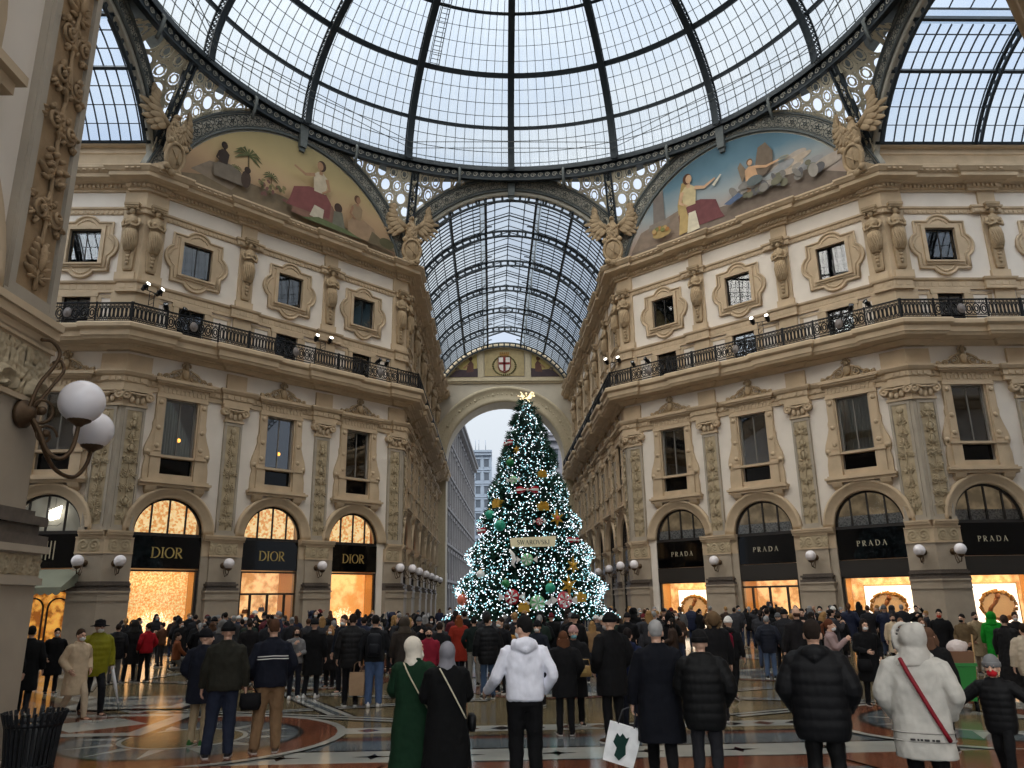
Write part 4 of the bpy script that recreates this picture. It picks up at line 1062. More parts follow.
def lamp(fr,u,label,d=.14,z=3.82,tw=0):
    o = thing('wall_lamp', label, 'wall lamp', fr.at(u,d,z), fr.rz+tw, 'white globe wall lamps on the pilasters')
    for me in LAMP: link(me.name.split('.')[0], me, o)
for fr,nm in ((DL,'DIOR'),(DR,'PRADA')):
    for u,w_ in ((.5,'at the left end of the {} front'),(5.75 if fr is DL else 5.9,'between the first and second {} windows'),(11.2 if fr is DL else 11.43,'between the second and third {} windows'),(DIAG-.5,'at the right end of the {} front')): lamp(fr,u,'white globe wall lamp '+w_.format(nm))
lamp(AL,-.72,'white globe wall lamp beside the cafe awning'); lamp(AR,.72,'white globe wall lamp left of the side arm PRADA sign'); lamp(AL,-BP,'white globe wall lamp hidden behind the near pillar'); lamp(AR,BP,'white globe wall lamp outside the view on the right side arm')
for k in range(6): lamp(FL,AP*k+(.7 if k==0 else 0),f'white globe wall lamp down the far arm, {ordn[k]} past the DIOR corner'); lamp(FRT,-AP*k-(.7 if k==0 else 0),f'white globe wall lamp down the far arm, {ordn[k]} past the PRADA corner')

# ------------------------------------------------------------------ stage lights on the balcony
def spot(fr,u,label,yaw=0,lit=False,tall=0):
    z0 = 16.23; o = thing('stage_light', label, 'spotlight', fr.at(u,1.04,z0), fr.rz+yaw, 'stage lights clamped to the balcony railing')
    mb = MB()
    if tall:
        for x in (-.14,.14): mb.tube([(x,.0,.02),(x,0,tall)],.02,5)
        for i in range(3): mb.tube([(-.14,0,tall*i/3),(.14,0,tall*(i+1)/3)],.012,4)
        mb.tube([(-.5,0,tall),(.5,0,tall)],.025,5); mb.obj('stand',[BLACKIRON],o); mb = MB()
    xs = (-.42,.42) if tall else (0,)
    for x in xs:
        mb.M = Matrix.Translation((x,0,tall+.14)) @ Matrix.Rotation(math.radians(60),4,'X'); mb.lathe([(.02,-.24),(.09,-.24),(.11,-.1),(.11,.16),(.135,.24)],n=12); mb.M = None
        mb.box(x-.14,x-.12,-.03,.03,tall-.02,tall+.2); mb.box(x+.12,x+.14,-.03,.03,tall-.02,tall+.2)
    mb.obj('housing',[BLACKIRON],o)
    mb = MB()
    for x in xs:
        mb.M = Matrix.Translation((x,0,tall+.14)) @ Matrix.Rotation(math.radians(60),4,'X'); mb.lathe([(.12,.235),(.08,.255),(.01,.262)],n=12); mb.M = None
    mb.obj('lens',[mat('lit_lens',(255,250,235),.3,emit=(255,250,235),es=5) if lit else PANE],o)
for fr,u,lab,yaw,lit,tall in ((DL,.41,'pair of lit stage lights on a stand above the left corner',.3,True,.75),(DL,1.15,'black stage light leaning beside the lit pair above the left corner',-.5,False,0),(DL,2.0,'black stage light above the first DIOR window',.2,False,0),
        (DL,10.3,'pair of lit stage lights on a stand above the second DIOR window',-.2,True,.5),(DL,14.3,'black stage light above the third DIOR window, further from the far arm',.3,False,0),(DL,14.95,'black stage light above the third DIOR window, nearer the far arm',-.3,False,0),
        (DR,-.1,'pair of lit stage lights at the far arm end of the PRADA balcony',.3,True,.6),(DR,1.5,'black stage light above the first PRADA window, nearer the far arm',.3,False,0),(DR,2.55,'black stage light above the first PRADA window, further from the far arm',-.2,False,0),
        (DR,10.2,'pair of lit stage lights on a stand above the second PRADA window',.2,True,.7),(DR,15.2,'black stage light above the third PRADA window, further from the corner',.5,False,0),(DR,16.05,'black stage light above the third PRADA window, nearer the corner',-.3,False,0)):
    spot(fr,u,lab,yaw,lit,tall)

for u,w_ in ((dbays[0],'first'),(dbays[1],'second')):
    o = thing('table_lamp', f'small glowing lamp behind the glass of the {w_} tall window above the DIOR signs', 'lamp', DL.at(u+.1,-.2,10.0), DL.rz)
    mb = MB(); mb.ball((0,0,0),.11,10,7); mb.obj('shade',[mat('lit_shade',(255,190,90),.5,emit=(255,180,80),es=2.2)],o); mb = MB(); mb.tube([(0,0,-.95),(0,0,-.1)],.015,5); mb.lathe([(.08,-.95),(.08,-.92),(.02,-.9)],n=10); mb.obj('base',[BRONZE],o)
# ------------------------------------------------------------------ iron and glass roof
RC, ZC = 8.26, 21.43                      # arch radius and centre height
RR, ZR, RISE = 18.6, 30.7, 11.7           # dome ring radius, height, rise
def dome(t, r=0): return (RR+r)*cos(t), ZR + (RISE+r)*sin(t)
def set_uv(me, fn):
    uv = me.uv_layers.new(name='UVMap').data
    for l in me.loops: uv[l.index].uv = fn(me.vertices[l.vertex_index].co)
ROOFGL = glass_mat('roof_glass', (250,248,242), haze=.22, hazecol=(226,232,230), streak=(60,3,1), rough=.15)
VAULTGL = glass_mat('vault_glass', (216,226,236), haze=.2, hazecol=(226,230,230), rough=.15, ior=1.01)
VAULTGD = glass_mat('dim_vault_glass', (210,214,216), haze=.2, hazecol=(200,204,204), rough=.15, ior=1.01)
DT = math.radians(15.3); T1 = math.radians(80); HP = PI/16
def dpt(t, ph, r=0):
    a, z = dome(t, r); return (a*sin(ph), a*cos(ph), z)
mb = MB(); NC, NT = 11, 28
ids = [[mb.av(dpt(T1*j/NT, -HP+2*HP*i/NC, .1)) for i in range(NC+1)] for j in range(NT+1)]
for j in range(NT):
    for i in range(NC): mb.af((ids[j][i],ids[j][i+1],ids[j+1][i+1],ids[j+1][i]))
DGL = mb.mesh('dome_glazing',[ROOFGL]); set_uv(DGL, lambda c: (math.atan2(c.x,c.y)/(2*HP)+.5, math.asin(max(-1,min(1,(c.z-ZR)/11.9)))))
mb = MB()
def bar(mb, P, w, d):
    """flat bar along points of the dome/vault: P = [(point, side vector, outward vector)]"""
    rr = []
    for p, s_, o_ in P:
        p, s_, o_ = Vector(p), Vector(s_), Vector(o_); rr.append([p-s_*w/2-o_*d/2, p+s_*w/2-o_*d/2, p+s_*w/2+o_*d/2, p-s_*w/2+o_*d/2])
    mb.rings(rr, 0, False)
def mer(t0,t1,n,ph,r,w,d):
    P = []
    for i in range(n+1):
        t = t0+(t1-t0)*i/n; p = dpt(t,ph,r); P.append((p,(cos(ph),-sin(ph),0),(cos(t)*sin(ph),cos(t)*cos(ph),sin(t))))
    return P
def par(t,a0,a1,n,r):
    P = []
    for i in range(n+1):
        ph = a0+(a1-a0)*i/n; p = dpt(t,ph,r); P.append((p,(-sin(t)*sin(ph),-sin(t)*cos(ph),cos(t)),(cos(t)*sin(ph),cos(t)*cos(ph),sin(t))))
    return P
for i in range(1,NC): bar(mb, mer(0,T1,20,-HP+2*HP*i/NC,.06), .05, .07) if False else bar(mb, mer(0,T1,20,-HP+2*HP*i/NC,.06,0,0), .035, .05)
for j in range(1,21):
    t = DT*j/4
    if t < T1 and j % 4: bar(mb, par(t,-HP,HP,6,.05), .035, .04)
DBAR = mb.mesh('glazing_bar',[IRONG])
mb = MB()
for j in range(1,6):
    w = .34 if j % 2 == 0 else .2
    bar(mb, par(DT*j,-HP,HP,8,-.12), w, .22)
DPUR = mb.mesh('purlin',[IRON])
mb = MB()
for s in (-1,1):                                            # lattice rib
    for r in (-.1,-.55):
        P = []
        for p,sv,ov in mer(0,T1,30,0,r,0,0): P.append((Vector(p)+Vector(sv)*.17*s,sv,ov))
        bar(mb,P,.1,.07)
M30 = mer(0,T1,60,0,-.1,0,0); M31 = mer(0,T1,60,0,-.55,0,0)
for i in range(60):
    a,b = (M30,M30)
    p,q = Vector(M30[i][0]),Vector(M30[i+1][0]); s_ = Vector(M30[i][1])
    mb.tube([p-s_*.17,q+s_*.17],.028,4); mb.tube([p+s_*.17,q-s_*.17],.028,4)
    p,q = Vector(M30[i][0]),Vector(M31[i+1][0])
    for sg in (-1,1): mb.tube([p+s_*.17*sg,q+s_*.17*sg],.03,4)
bar(mb, mer(0,T1,30,0,-.55,0,0), .3, .04)
DRIB = mb.mesh('dome_rib',[IRON])
for k in range(16):
    a = k*2*HP
    g = thing('dome_glazing', f'glass sector of the dome, {k} steps round from the arch axis', None, (0,0,0), -a-HP, None, 'structure')
    for me in (DGL,DBAR,DPUR): link(me.name.split('.')[0], me, g)
    o = link('dome_rib', DRIB); o.rotation_euler = (0,0,-a); tag(o, 'iron lattice rib of the dome', None, None, 'structure')
mb = MB(); a,z = dome(T1); mb.lathe([(a+.3,z-.2),(a+.5,z+.3),(a,z+.4),(a-.2,z-.1),(a+.3,z-.2)],n=48,cap=False); tag(mb.obj('dome_crown_ring',[IRON]),'iron ring at the crown of the dome',None,None,'structure')
mb = MB(); mb.poly([((a)*cos(2*PI*i/32),(a)*sin(2*PI*i/32),z+.35) for i in range(32)]); me = mb.mesh('dome_crown_glass',[ROOFGL]); set_uv(me, lambda c:(c.x*.2,c.y*.2)); tag(link('dome_crown_glass',me),'glass over the crown of the dome',None,None,'structure')
# ring girder with a running scroll
mb = MB()
def ringprof(prof, n=96): mb.lathe(prof, n=n, cap=False)
ringprof([(RR-.3,ZR-.0),(RR-.3,ZR+.34),(RR+.3,ZR+.34),(RR+.3,ZR-.0),(RR-.3,ZR)]); ringprof([(RR-.1,ZR-.56),(RR-.1,ZR),(RR+.1,ZR),(RR+.1,ZR-.56),(RR-.1,ZR-.56)]); ringprof([(RR-.16,ZR-.64),(RR-.16,ZR-.54),(RR+.16,ZR-.54),(RR+.16,ZR-.64),(RR-.16,ZR-.64)])
g = mb.obj('dome_ring',[IRON]); tag(g,'iron ring girder under the dome',None,None,'structure')
mb = MB(); n = 232
for k in range(n):
    a0 = 2*PI*k/n; pts = []
    for i in range(12):
        t = i/11*2.6*PI; r = .19*(1-i/15); aa = a0 + r*cos(t)/RR; pts.append(((RR-.13)*sin(aa),(RR-.13)*cos(aa),ZR-.27+r*sin(t)))
    mb.tube(pts,.032,3,cap=False)
link('scroll_ornament', mb.mesh('scroll_ornament',[IRONL]), g)
mb = MB()
for k in range(32):
    a0 = 2*PI*k/32
    if k % 2 == 0: continue
    mb.tube([((RR-.2)*sin(a0),(RR-.2)*cos(a0),ZR+.1),((RR-.42)*sin(a0),(RR-.42)*cos(a0),ZR-.2),((RR-.3)*sin(a0),(RR-.3)*cos(a0),ZR-.8),((RR-.1)*sin(a0),(RR-.1)*cos(a0),ZR-1.4)],.1,6)
link('bracket', mb.mesh('bracket',[IRONG]), g)
# cables strung between every other rib
for t,nm in ((.06,'lower'),(.1,'upper')):
    mb = MB()
    for k in range(8):
        p,q = dpt(t,HP+k*4*HP,-.7),dpt(t,HP+(k+1)*4*HP,-.7)
        p,q = dpt(t,2*HP*(2*k+1),-.7),dpt(t,2*HP*(2*k+3),-.7); mb.tube([p,q],.03,4)
    tag(mb.obj('steel_cable',[IRONG]),f'{nm} octagon of steel cable strung just above the dome ring','cable')
mb = MB()
for ph in (-2*HP+.035,-2*HP+.075):
    P = mer(math.radians(31),math.radians(56),12,ph,-.45,0,0); mb.tube([p for p,_,_ in P],.03,4)
mb2 = MB()
for i in range(22):
    t = math.radians(31.4+24.2*i/21); mb2.tube([dpt(t,-2*HP+.035,-.45),dpt(t,-2*HP+.075,-.45)],.03,4)
o = thing('roof_ladder','narrow maintenance ladder climbing beside a dome rib','ladder',(0,0,0)); mb.obj('rail',[IRONG],o); mb2.obj('rung',[IRONG],o)

# ------------------------------------------------------------------ arch bands on the eight sides
def arch_band():
    mb = MB(); a0, a1 = math.radians(17), math.radians(163)
    mb.arcsweep([(RC,.15),(RC,-.1),(RC+1.3,-.1),(RC+1.3,.15)],0,ZC,a0,a1,64)
    plate = mb.mesh('arch_band',[mat('painted_grey_iron',(176,172,160),.65,var=.1,scale=3)])
    mb = MB(); mb0 = mb; dk = MB()
    for r0,r1,d in ((RC-.02,RC+.1,.2),(RC+.98,RC+1.1,.2),(RC+.16,RC+.2,.14),(RC+.88,RC+.92,.14)): mb.arcsweep([(r0,0),(r0,-d),(r1,-d),(r1,0)],0,ZC,a0,a1,64)
    n = 26; mb = dk
    for k in range(n):
        a = a0+(a1-a0)*(k+.5)/n; cx,cz = (RC+.54)*cos(a), ZC+(RC+.54)*sin(a)
        def circ(r,th,nn=12): p=[(cx+r*cos(2*PI*i/nn),-.14,cz+r*sin(2*PI*i/nn)) for i in range(nn)]; mb.tube(p+[p[0]],th,4,cap=False)
        circ(.33,.02); circ(.09,.04,8)
        for i in range(6):
            b = 2*PI*i/6; mb.ball((cx+.19*cos(b),-.13,cz+.19*sin(b)),(.05,.04,.05),5,3)
        am = a0+(a1-a0)*(k)/n
        for rr_ in (.22,.54,.86):
            x,z = (RC+rr_)*cos(am), ZC+(RC+rr_)*sin(am); mb.ball((x,-.12,z),(.05,.03,.05),5,3)
        for rr_,da in ((.25,.35),(.83,.35),(.25,-.35),(.83,-.35)):
            b = a+(a1-a0)/n*da; x,z = (RC+rr_)*cos(b), ZC+(RC+rr_)*sin(b); p=[(x+.08*cos(2*PI*i/8),-.12,z+.08*sin(2*PI*i/8)) for i in range(8)]; mb.tube(p+[p[0]],.016,3,cap=False)
    mb0 = mb0.mesh('rim_moulding',[IRONG]); orn = dk.mesh('ornament',[IRONG])
    mb = MB(); mb.prism([(-.22,ZC+RC-.5),(.22,ZC+RC-.5),(.3,ZC+RC+1.15),(-.3,ZC+RC+1.15)],-.42,0); mb.prism([(-.16,ZC+RC-.75),(.16,ZC+RC-.75),(.2,ZC+RC-.4),(-.2,ZC+RC-.4)],-.3,0); key = mb.mesh('keystone',[IRONG])
    mb = MB(); mb.arcsweep([(RC-.28,.3),(RC-.28,.0),(RC-.2,-.06),(RC-.02,-.06),(RC,.3)],0,ZC,math.radians(17),math.radians(163),64); rim = mb.mesh('inner_rim',[mat('painted_grey_iron',(176,172,160))])
    return plate,orn,key,rim,mb0
BAND = arch_band()
def aface(k): # k-th side, 0 = far arm, going clockwise (even: arms, odd: slanting)
    a = k*PI/4; return Matrix.Rotation(-a,4,'Z') @ Matrix.Translation((0,A if k%2 == 0 else (A+W)/2**.5,0))
for k in range(8):
    nm = 'arm' if k % 2 == 0 else 'painted side'
    for me in BAND[:1]: o = link('arch_band', me)
    o.matrix_world = aface(k); tag(o, f'ornate cast iron arch over a {nm} of the octagon', None, None, 'structure')
    for me in BAND[1:]: link(me.name.split('.')[0], me, o)
# pierced panels between the arches and the dome ring
def pend(half, side):
    mb = MB(); A = globals()['A'] if half < 8 else (globals()['A']+W)/2**.5
    def P(t, z, off=0):
        ph = math.atan2(t, A); zb = ZC+math.sqrt(max(0,(RC+1.0)**2-t*t)) if abs(t) < RC+1 else 24.4; s_ = max(0,min(1,(z-zb)/max(.3,30.25-zb))); x0,y0 = t, 0.05; k = (RR+.05)/math.hypot(t,A); x1,y1 = t*k, A*k-A
        return (x0+(x1-x0)*s_, y0+(y1-y0)*s_+off, z)
    st = .86; R = RC+1.02
    def annulus(cx,cz,r,w,n=12,th=.07):
        o = []
        for i in range(n):
            a = 2*PI*i/n; c,s_ = cos(a),sin(a)
            o.append((P(cx+r*c,cz+r*s_,-th/2),P(cx+(r-w)*c,cz+(r-w)*s_,-th/2),P(cx+(r-w)*c,cz+(r-w)*s_,th/2),P(cx+r*c,cz+r*s_,th/2)))
        mb.rings(o+[o[0]],0,False,False)
    for i in range(-1,12):
        for j in range(-1,9):
            cx = side*(half - (i*st + (j%2)*st/2)); cz = 25.4+j*st*.866
            if abs(cx) < 1.6 or abs(cx) > half+.2 or cz > 30.25: continue
            zb = ZC+math.sqrt(max(0,R*R-cx*cx)) if abs(cx) < R else 24.4
            if cz < zb-.2: continue
            annulus(cx,cz,.445,.12); annulus(cx,cz,.24,.06,8) if (i+2*j)%3 else None
            for q in range(6):
                a = PI/6+PI*q/3; annulus(cx+.497*cos(a),cz+.497*sin(a),.1,.05,6)
            for q in range(6):
                a = PI*q/3; p0,p1 = P(cx+.24*cos(a),cz+.24*sin(a)),P(cx+.36*cos(a),cz+.36*sin(a)); mb.tube([p0,p1],.025,3,cap=False) if (i+2*j)%3 else None
    return mb.mesh('pierced_panel',[mat('pierced_stone',(206,198,176),.8,var=.08)])
PN = {(h,s):pend(h,s) for h in (7.25,8.56) for s in (-1,1)}
for k in range(8):
    h = 7.25 if k%2==0 else 8.56
    for s in (-1,1):
        o = link('pierced_panel', PN[(h,s)]); o.matrix_world = aface(k); tag(o, f'pierced panel of stone circles under the dome ring, {"left" if s<0 else "right"} of the crown of side {k}', None, None, 'structure')
# solid soffit closing the gap between the dome ring and the eight sides
def soffit(half, D):
    mb = MB(); n = 24
    T = [-half+2*half*i/n for i in range(n+1)]
    R_ = [(t, .2) for t in T]; Q = []
    for t in T:
        k = (RR-.1)/math.hypot(t,D); Q.append((t*k, D*k-D))
    for i in range(n):
        for z in (ZR-.12, ZR+.1): mb.poly([(*R_[i],z),(*R_[i+1],z),(*Q[i+1],z),(*Q[i],z)])
    mb.quad((-half,.2,ZR-.12),(half,.2,ZR-.12),(half,.2,ZR+.3),(-half,.2,ZR+.3))
    return mb.mesh('ring_soffit',[IRONG])
SOF = {0:soffit(7.4,A),1:soffit(8.6,(A+W)/2**.5)}
for k in range(8): o = link('ring_soffit', SOF[k%2]); o.matrix_world = aface(k); tag(o,'iron soffit between the dome ring and the arch below it',None,None,'structure')
# corner ribs coming down to the eagles
mb = MB()
for s in (-.22,.22):
    mb.box(s-.06,s+.06,-.12,.12,25.6,30.75)
mb.box(-.05,.05,.08,.2,25.6,30.75)
for i in range(10): mb.tube([(-.2,-.02,25.7+i*.5),(.2,-.02,26.2+i*.5)],.03,4); mb.tube([(.2,-.02,25.7+i*.5),(-.2,-.02,26.2+i*.5)],.03,4)
CRIB = mb.mesh('corner_post',[IRON])
CORN = [(-W,A),(W,A),(A,W),(-A,W),(A,-W),(W,-A),(-W,-A),(-A,-W)]
for x,y in CORN:
    a = math.atan2(x,y); r0 = math.hypot(x,y)-.3; o = link('corner_post', CRIB); p = Vector((sin(a)*r0,cos(a)*r0,25.6)); q = Vector((sin(a)*(RR-.1),cos(a)*(RR-.1),31.2))
    lean = math.atan2(r0-(RR-.1),5.15)
    o.matrix_world = Matrix.Translation(p) @ Matrix.Rotation(-a,4,'Z') @ Matrix.Rotation(lean,4,'X') @ Matrix.Translation((0,0,-25.6)); tag(o,'iron post rising from an eagle to the dome ring',None,None,'structure')

# ------------------------------------------------------------------ glass vaults over the arms (built along +y from the octagon)
def vault_parts():
    ARM = globals()['ARM']-.4
    th0 = math.radians(30.8); R = 8.2; lant = math.radians(16)
    def pt(a,y,r=R): return (r*cos(a), y, ZC+r*sin(a))
    n = 18; angs = [th0+(PI-2*th0)*i/n for i in range(n+1)]
    mb = MB(); ny = 12
    for i in range(n):
        am = (angs[i]+angs[i+1])/2
        if abs(am-PI/2) < lant: continue
        for j in range(ny): mb.quad(pt(angs[i],ARM*j/ny),pt(angs[i+1],ARM*j/ny),pt(angs[i+1],ARM*(j+1)/ny),pt(angs[i],ARM*(j+1)/ny))
    xs = R*sin(lant); zt = ZC+R*cos(lant)
    for j in range(ny):                                   # raised lantern along the crown
        y0,y1 = ARM*j/ny,ARM*(j+1)/ny
        for s in (-1,1):
            mb.quad((s*xs,y0,zt+.9),(0,y0,zt+1.7),(0,y1,zt+1.7),(s*xs,y1,zt+.9)); mb.quad((s*xs,y0,zt),(s*xs,y0,zt+.9),(s*xs,y1,zt+.9),(s*xs,y1,zt))
    gl = mb.mesh('vault_glazing',[VAULTGL]); set_uv(gl, lambda c:(math.atan2(c.z-ZC,c.x), c.y*.05))
    mb = MB(); k = 60
    for j in range(k+1):
        y = ARM*j/k
        for a0,a1 in ((th0,PI/2-lant),(PI/2+lant,PI-th0)):
            bar(mb,[(pt(a0+(a1-a0)*i/7,y,R-.05),(0,1,0),(cos(a0+(a1-a0)*i/7),0,sin(a0+(a1-a0)*i/7))) for i in range(8)],.05,.08)
        if j%2==0:
            bar(mb,[((-xs,y,zt+.9),(0,1,0),(-.4,0,.9)),((0,y,zt+1.66),(0,1,0),(0,0,1)),((xs,y,zt+.9),(0,1,0),(.4,0,.9))],.05,.06)
    for i,a in enumerate(angs):
        if abs(a-PI/2) < lant*.9: continue
        bar(mb,[(pt(a,y,R-.08),(-sin(a),0,cos(a)),(cos(a),0,sin(a))) for y in (0,ARM)],.045,.06)
    for x in (-xs,-xs/2,0,xs/2,xs):
        z = zt+.9+.8*(1-abs(x)/xs); bar(mb,[((x,y,z),(1,0,0),(0,0,1)) for y in (0,ARM)],.07,.09)
    gb = mb.mesh('glazing_bar',[IRON])
    mb = MB()
    for i in (0,4,7,11,14,18):
        a = angs[i]; bar(mb,[(pt(a,y,R-.2),(-sin(a),0,cos(a)),(cos(a),0,sin(a))) for y in (0,ARM)],.16,.22)
    pu = mb.mesh('purlin',[IRON])
    mb = MB()
    for j in range(7):
        y = min(ARM-.15, ARM*j/6 + .15); N_ = 40
        for r,w in ((R-.14,.16),(R-.58,.16)):
            bar(mb,[(pt(th0+(PI-2*th0)*i/N_,y,r),(0,1,0),(cos(th0+(PI-2*th0)*i/N_),0,sin(th0+(PI-2*th0)*i/N_))) for i in range(N_+1)],w,.12)
        for i in range(27):
            a = th0+(PI-2*th0)*i/26; bar(mb,[(pt(a,y,R-.58),(-sin(a),0,cos(a)),(0,1,0)),(pt(a,y,R-.14),(-sin(a),0,cos(a)),(0,1,0))],.16,.1)
        for s in (-1,1):                                   # brackets rounding the lantern corners
            pts = [(s*(xs-.9*(1-cos(t))),y,zt-.35+.9*sin(t)) for t in [PI/2*q/6 for q in range(7)]]; mb.tube(pts,.06,5); mb.tube([(s*xs,y,zt-.6),(s*xs,y,zt+.9)],.07,5)
        mb.tube([(-xs,y,zt+.75),(0,y,zt+1.5),(xs,y,zt+.75)],.06,5)
    tr = mb.mesh('arch_truss',[IRON])
    return gl,gb,pu,tr
VAU = vault_parts()
for k,nm in ((0,'far arm'),(2,'right side arm'),(6,'left side arm'),(4,'near arm overhead')):
    o = thing('ceiling_vault', f'glass barrel vault over the {nm}', None, (0,0,0), 0, None, 'structure'); o.matrix_world = aface(k)
    for me in VAU:
        q = link(me.name.split('.')[0], me, o)
        if me.name.startswith('vault_glazing') and k in (0,4): q.material_slots[0].link = 'OBJECT'; q.material_slots[0].material = VAULTGD
# attic strip above the cornice where the vaults spring
mb = MB(); AT = [(-.5,23.8),(.0,23.8),(.0,24.3),(.06,24.34),(.06,24.44),(.02,24.48),(.02,25.0),(.08,25.04),(.08,25.12),(.04,25.16),(.04,25.4),(.12,25.46),(.16,25.6),(-.5,25.66)]; mb.sweep(AT, [(-A-34,W),(-A,W)]); mb.sweep(AT, [(-W,A),(-W,A+ARM)])
me = mb.mesh('trim_7',[TAN])
for k in range(4): o = link('trim_7', me); o.rotation_euler = (0,0,-k*PI/2); tag(o,'stone attic strip under the springing of the glass vaults',None,None,'structure')

# ------------------------------------------------------------------ painted lunettes
PAINT = {}
def paint(rgb): return mat('paint_%d_%d_%d' % rgb, rgb, .85, var=.12, scale=2.5)
class Pict:
    """flat painted picture: patches of paint a few millimetres thick laid over each other"""
    def __init__(s): s.mb = MB(); s.mats = []; s.k = 0
    def mi(s, c):
        m = c if isinstance(c, bpy.types.Material) else paint(c)
        if m not in s.mats: s.mats.append(m)
        return s.mats.index(m)
    def poly(s, pts, c): s.k += 1; y = -.006*s.k; i = s.mi(c); s.mb.poly([(x,y,z) for x,z in pts], i)
    def ell(s, cx, cz, rx, rz, c, rot=0, n=16):
        s.poly([(cx+rx*cos(2*PI*i/n)*cos(rot)-rz*sin(2*PI*i/n)*sin(rot), cz+rx*cos(2*PI*i/n)*sin(rot)+rz*sin(2*PI*i/n)*cos(rot)) for i in range(n)], c)
    def limb(s, pts, w, c):
        L = []; R = []; n = len(pts)
        for i,(x,z) in enumerate(pts):
            a,b = pts[max(0,i-1)],pts[min(n-1,i+1)]; dx,dz = b[0]-a[0],b[1]-a[1]; l = math.hypot(dx,dz) or 1; ww = (w[i] if isinstance(w,(list,tuple)) else w)/2
            L.append((x-dz/l*ww,z+dx/l*ww)); R.append((x+dz/l*ww,z-dx/l*ww))
        s.poly(R+L[::-1], c)
def sky_paint(name, stops, z0, z1):
    m = bpy.data.materials.new(name); m.use_nodes = True; nt = m.node_tree; N = nt.nodes; L = nt.links; b = N['Principled BSDF']; b.inputs['Roughness'].default_value = .85
    tc = N.new('ShaderNodeTexCoord'); sp = N.new('ShaderNodeSeparateXYZ'); mr = N.new('ShaderNodeMapRange'); rp = N.new('ShaderNodeValToRGB'); nz = N.new('ShaderNodeTexNoise'); ad = N.new('ShaderNodeMath'); ad.operation = 'MULTIPLY_ADD'
    nz.inputs['Scale'].default_value = .5; nz.inputs['Detail'].default_value = 4; ad.inputs[1].default_value = 1.6
    L.new(tc.outputs['Object'],sp.inputs[0]); L.new(tc.outputs['Object'],nz.inputs['Vector']); L.new(nz.outputs['Fac'],ad.inputs[0]); L.new(sp.outputs['Z'],ad.inputs[2]); L.new(ad.outputs[0],mr.inputs[0])
    mr.inputs[1].default_value = z0+.8; mr.inputs[2].default_value = z1+.8
    e = rp.color_ramp.elements; e[0].position = stops[0][0]; e[0].color = lin(stops[0][1]); e[1].position = stops[-1][0]; e[1].color = lin(stops[-1][1])
    for p,c in stops[1:-1]: q = e.new(p); q.color = lin(c)
    L.new(mr.outputs[0],rp.inputs['Fac']); L.new(rp.outputs['Color'],b.inputs['Base Color']); return m
def mural(k, skymat, draw, label):
    o = thing('mural_painting', label, 'mural'); o.matrix_world = aface(k) @ Matrix.Translation((0,-.12,0))
    P = Pict(); zb = 23.86; a = math.asin((zb-ZC)/(RC-.15)); R = RC-.15
    P.poly([(R*cos(a+(PI-2*a)*i/48), ZC+R*sin(a+(PI-2*a)*i/48)) for i in range(49)], skymat)
    draw(P)
    bm_ = P.mb.obj('painted_picture', P.mats, o)
def clampz(x, z, m=.2): 
    R = RC-.15-m; return min(z, ZC+math.sqrt(max(0,R*R-x*x)))
def ground(P, pts, c):
    P.poly([(pts[0][0],23.87)]+[(x,clampz(x,z)) for x,z in pts][::1]+[(pts[-1][0],23.87)] if False else [(pts[-1][0],23.87)]+[(pts[0][0],23.87)][::-1][:0]+[(pts[0][0],23.87)]+[(x,clampz(x,z)) for x,z in pts], c)
def seated(P, x, z, s, skin, top, skirt, hair, dirn=1, cloak=None, arm=True):
    if cloak: P.poly([(x-.5*s,z),(x-.55*s*1,z+1.2*s),(x-.3*s,z+2.1*s),(x+.05*s,z+2.2*s),(x+.2*s,z+1.0*s),(x+.15*s,z)],cloak)
    P.poly([(x-.5*s,z+.05),(x-.55*s,z+.7*s),(x-.2*s,z+1.15*s),(x+dirn*.5*s,z+1.1*s),(x+dirn*1.15*s,z+.85*s),(x+dirn*1.3*s,z+.3*s),(x+dirn*1.45*s,z)] if dirn > 0 else [(x+.5*s,z+.05),(x+1.45*dirn*s,z),(x+1.3*dirn*s,z+.3*s),(x+1.15*dirn*s,z+.85*s),(x-.5*s,z+1.1*s),(x+.2*s,z+1.15*s),(x+.55*s,z+.7*s)],skirt)
    P.poly([(x-.26*s,z+1.0*s),(x+.26*s,z+1.0*s),(x+.34*s,z+1.7*s),(x+.12*s,z+1.9*s),(x-.14*s,z+1.9*s),(x-.34*s,z+1.7*s)],top)
    P.limb([(x,z+1.8*s),(x+.02*s,z+2.05*s)],.16*s,skin); P.ell(x-.02*s*dirn,z+2.2*s,.2*s,.24*s,hair); P.ell(x+.05*s*dirn,z+2.17*s,.14*s,.19*s,skin)
    if arm: P.limb([(x+.28*s*dirn,z+1.7*s),(x+.7*s*dirn,z+1.55*s),(x+1.2*s*dirn,z+1.75*s)],[.16*s,.13*s,.08*s],skin)
    P.limb([(x-.28*s*dirn,z+1.7*s),(x-.42*s*dirn,z+1.25*s),(x-.1*s*dirn,z+1.0*s)],[.16*s,.13*s,.09*s],skin)
def palm(P, x, z, h, c, c2):
    P.limb([(x,z),(x+.06*h,z+.5*h),(x+.02*h,z+h)],[.09*h,.06*h,.05*h],c2)
    for i in range(9):
        a = PI*(-.15+1.3*i/8); P.limb([(x+.02*h,z+h),(x+.28*h*cos(a),z+h+.24*h*sin(a)),(x+.46*h*cos(a),z+h+.28*h*sin(a)-.12*h)],[.03*h,.08*h,.01*h],c)
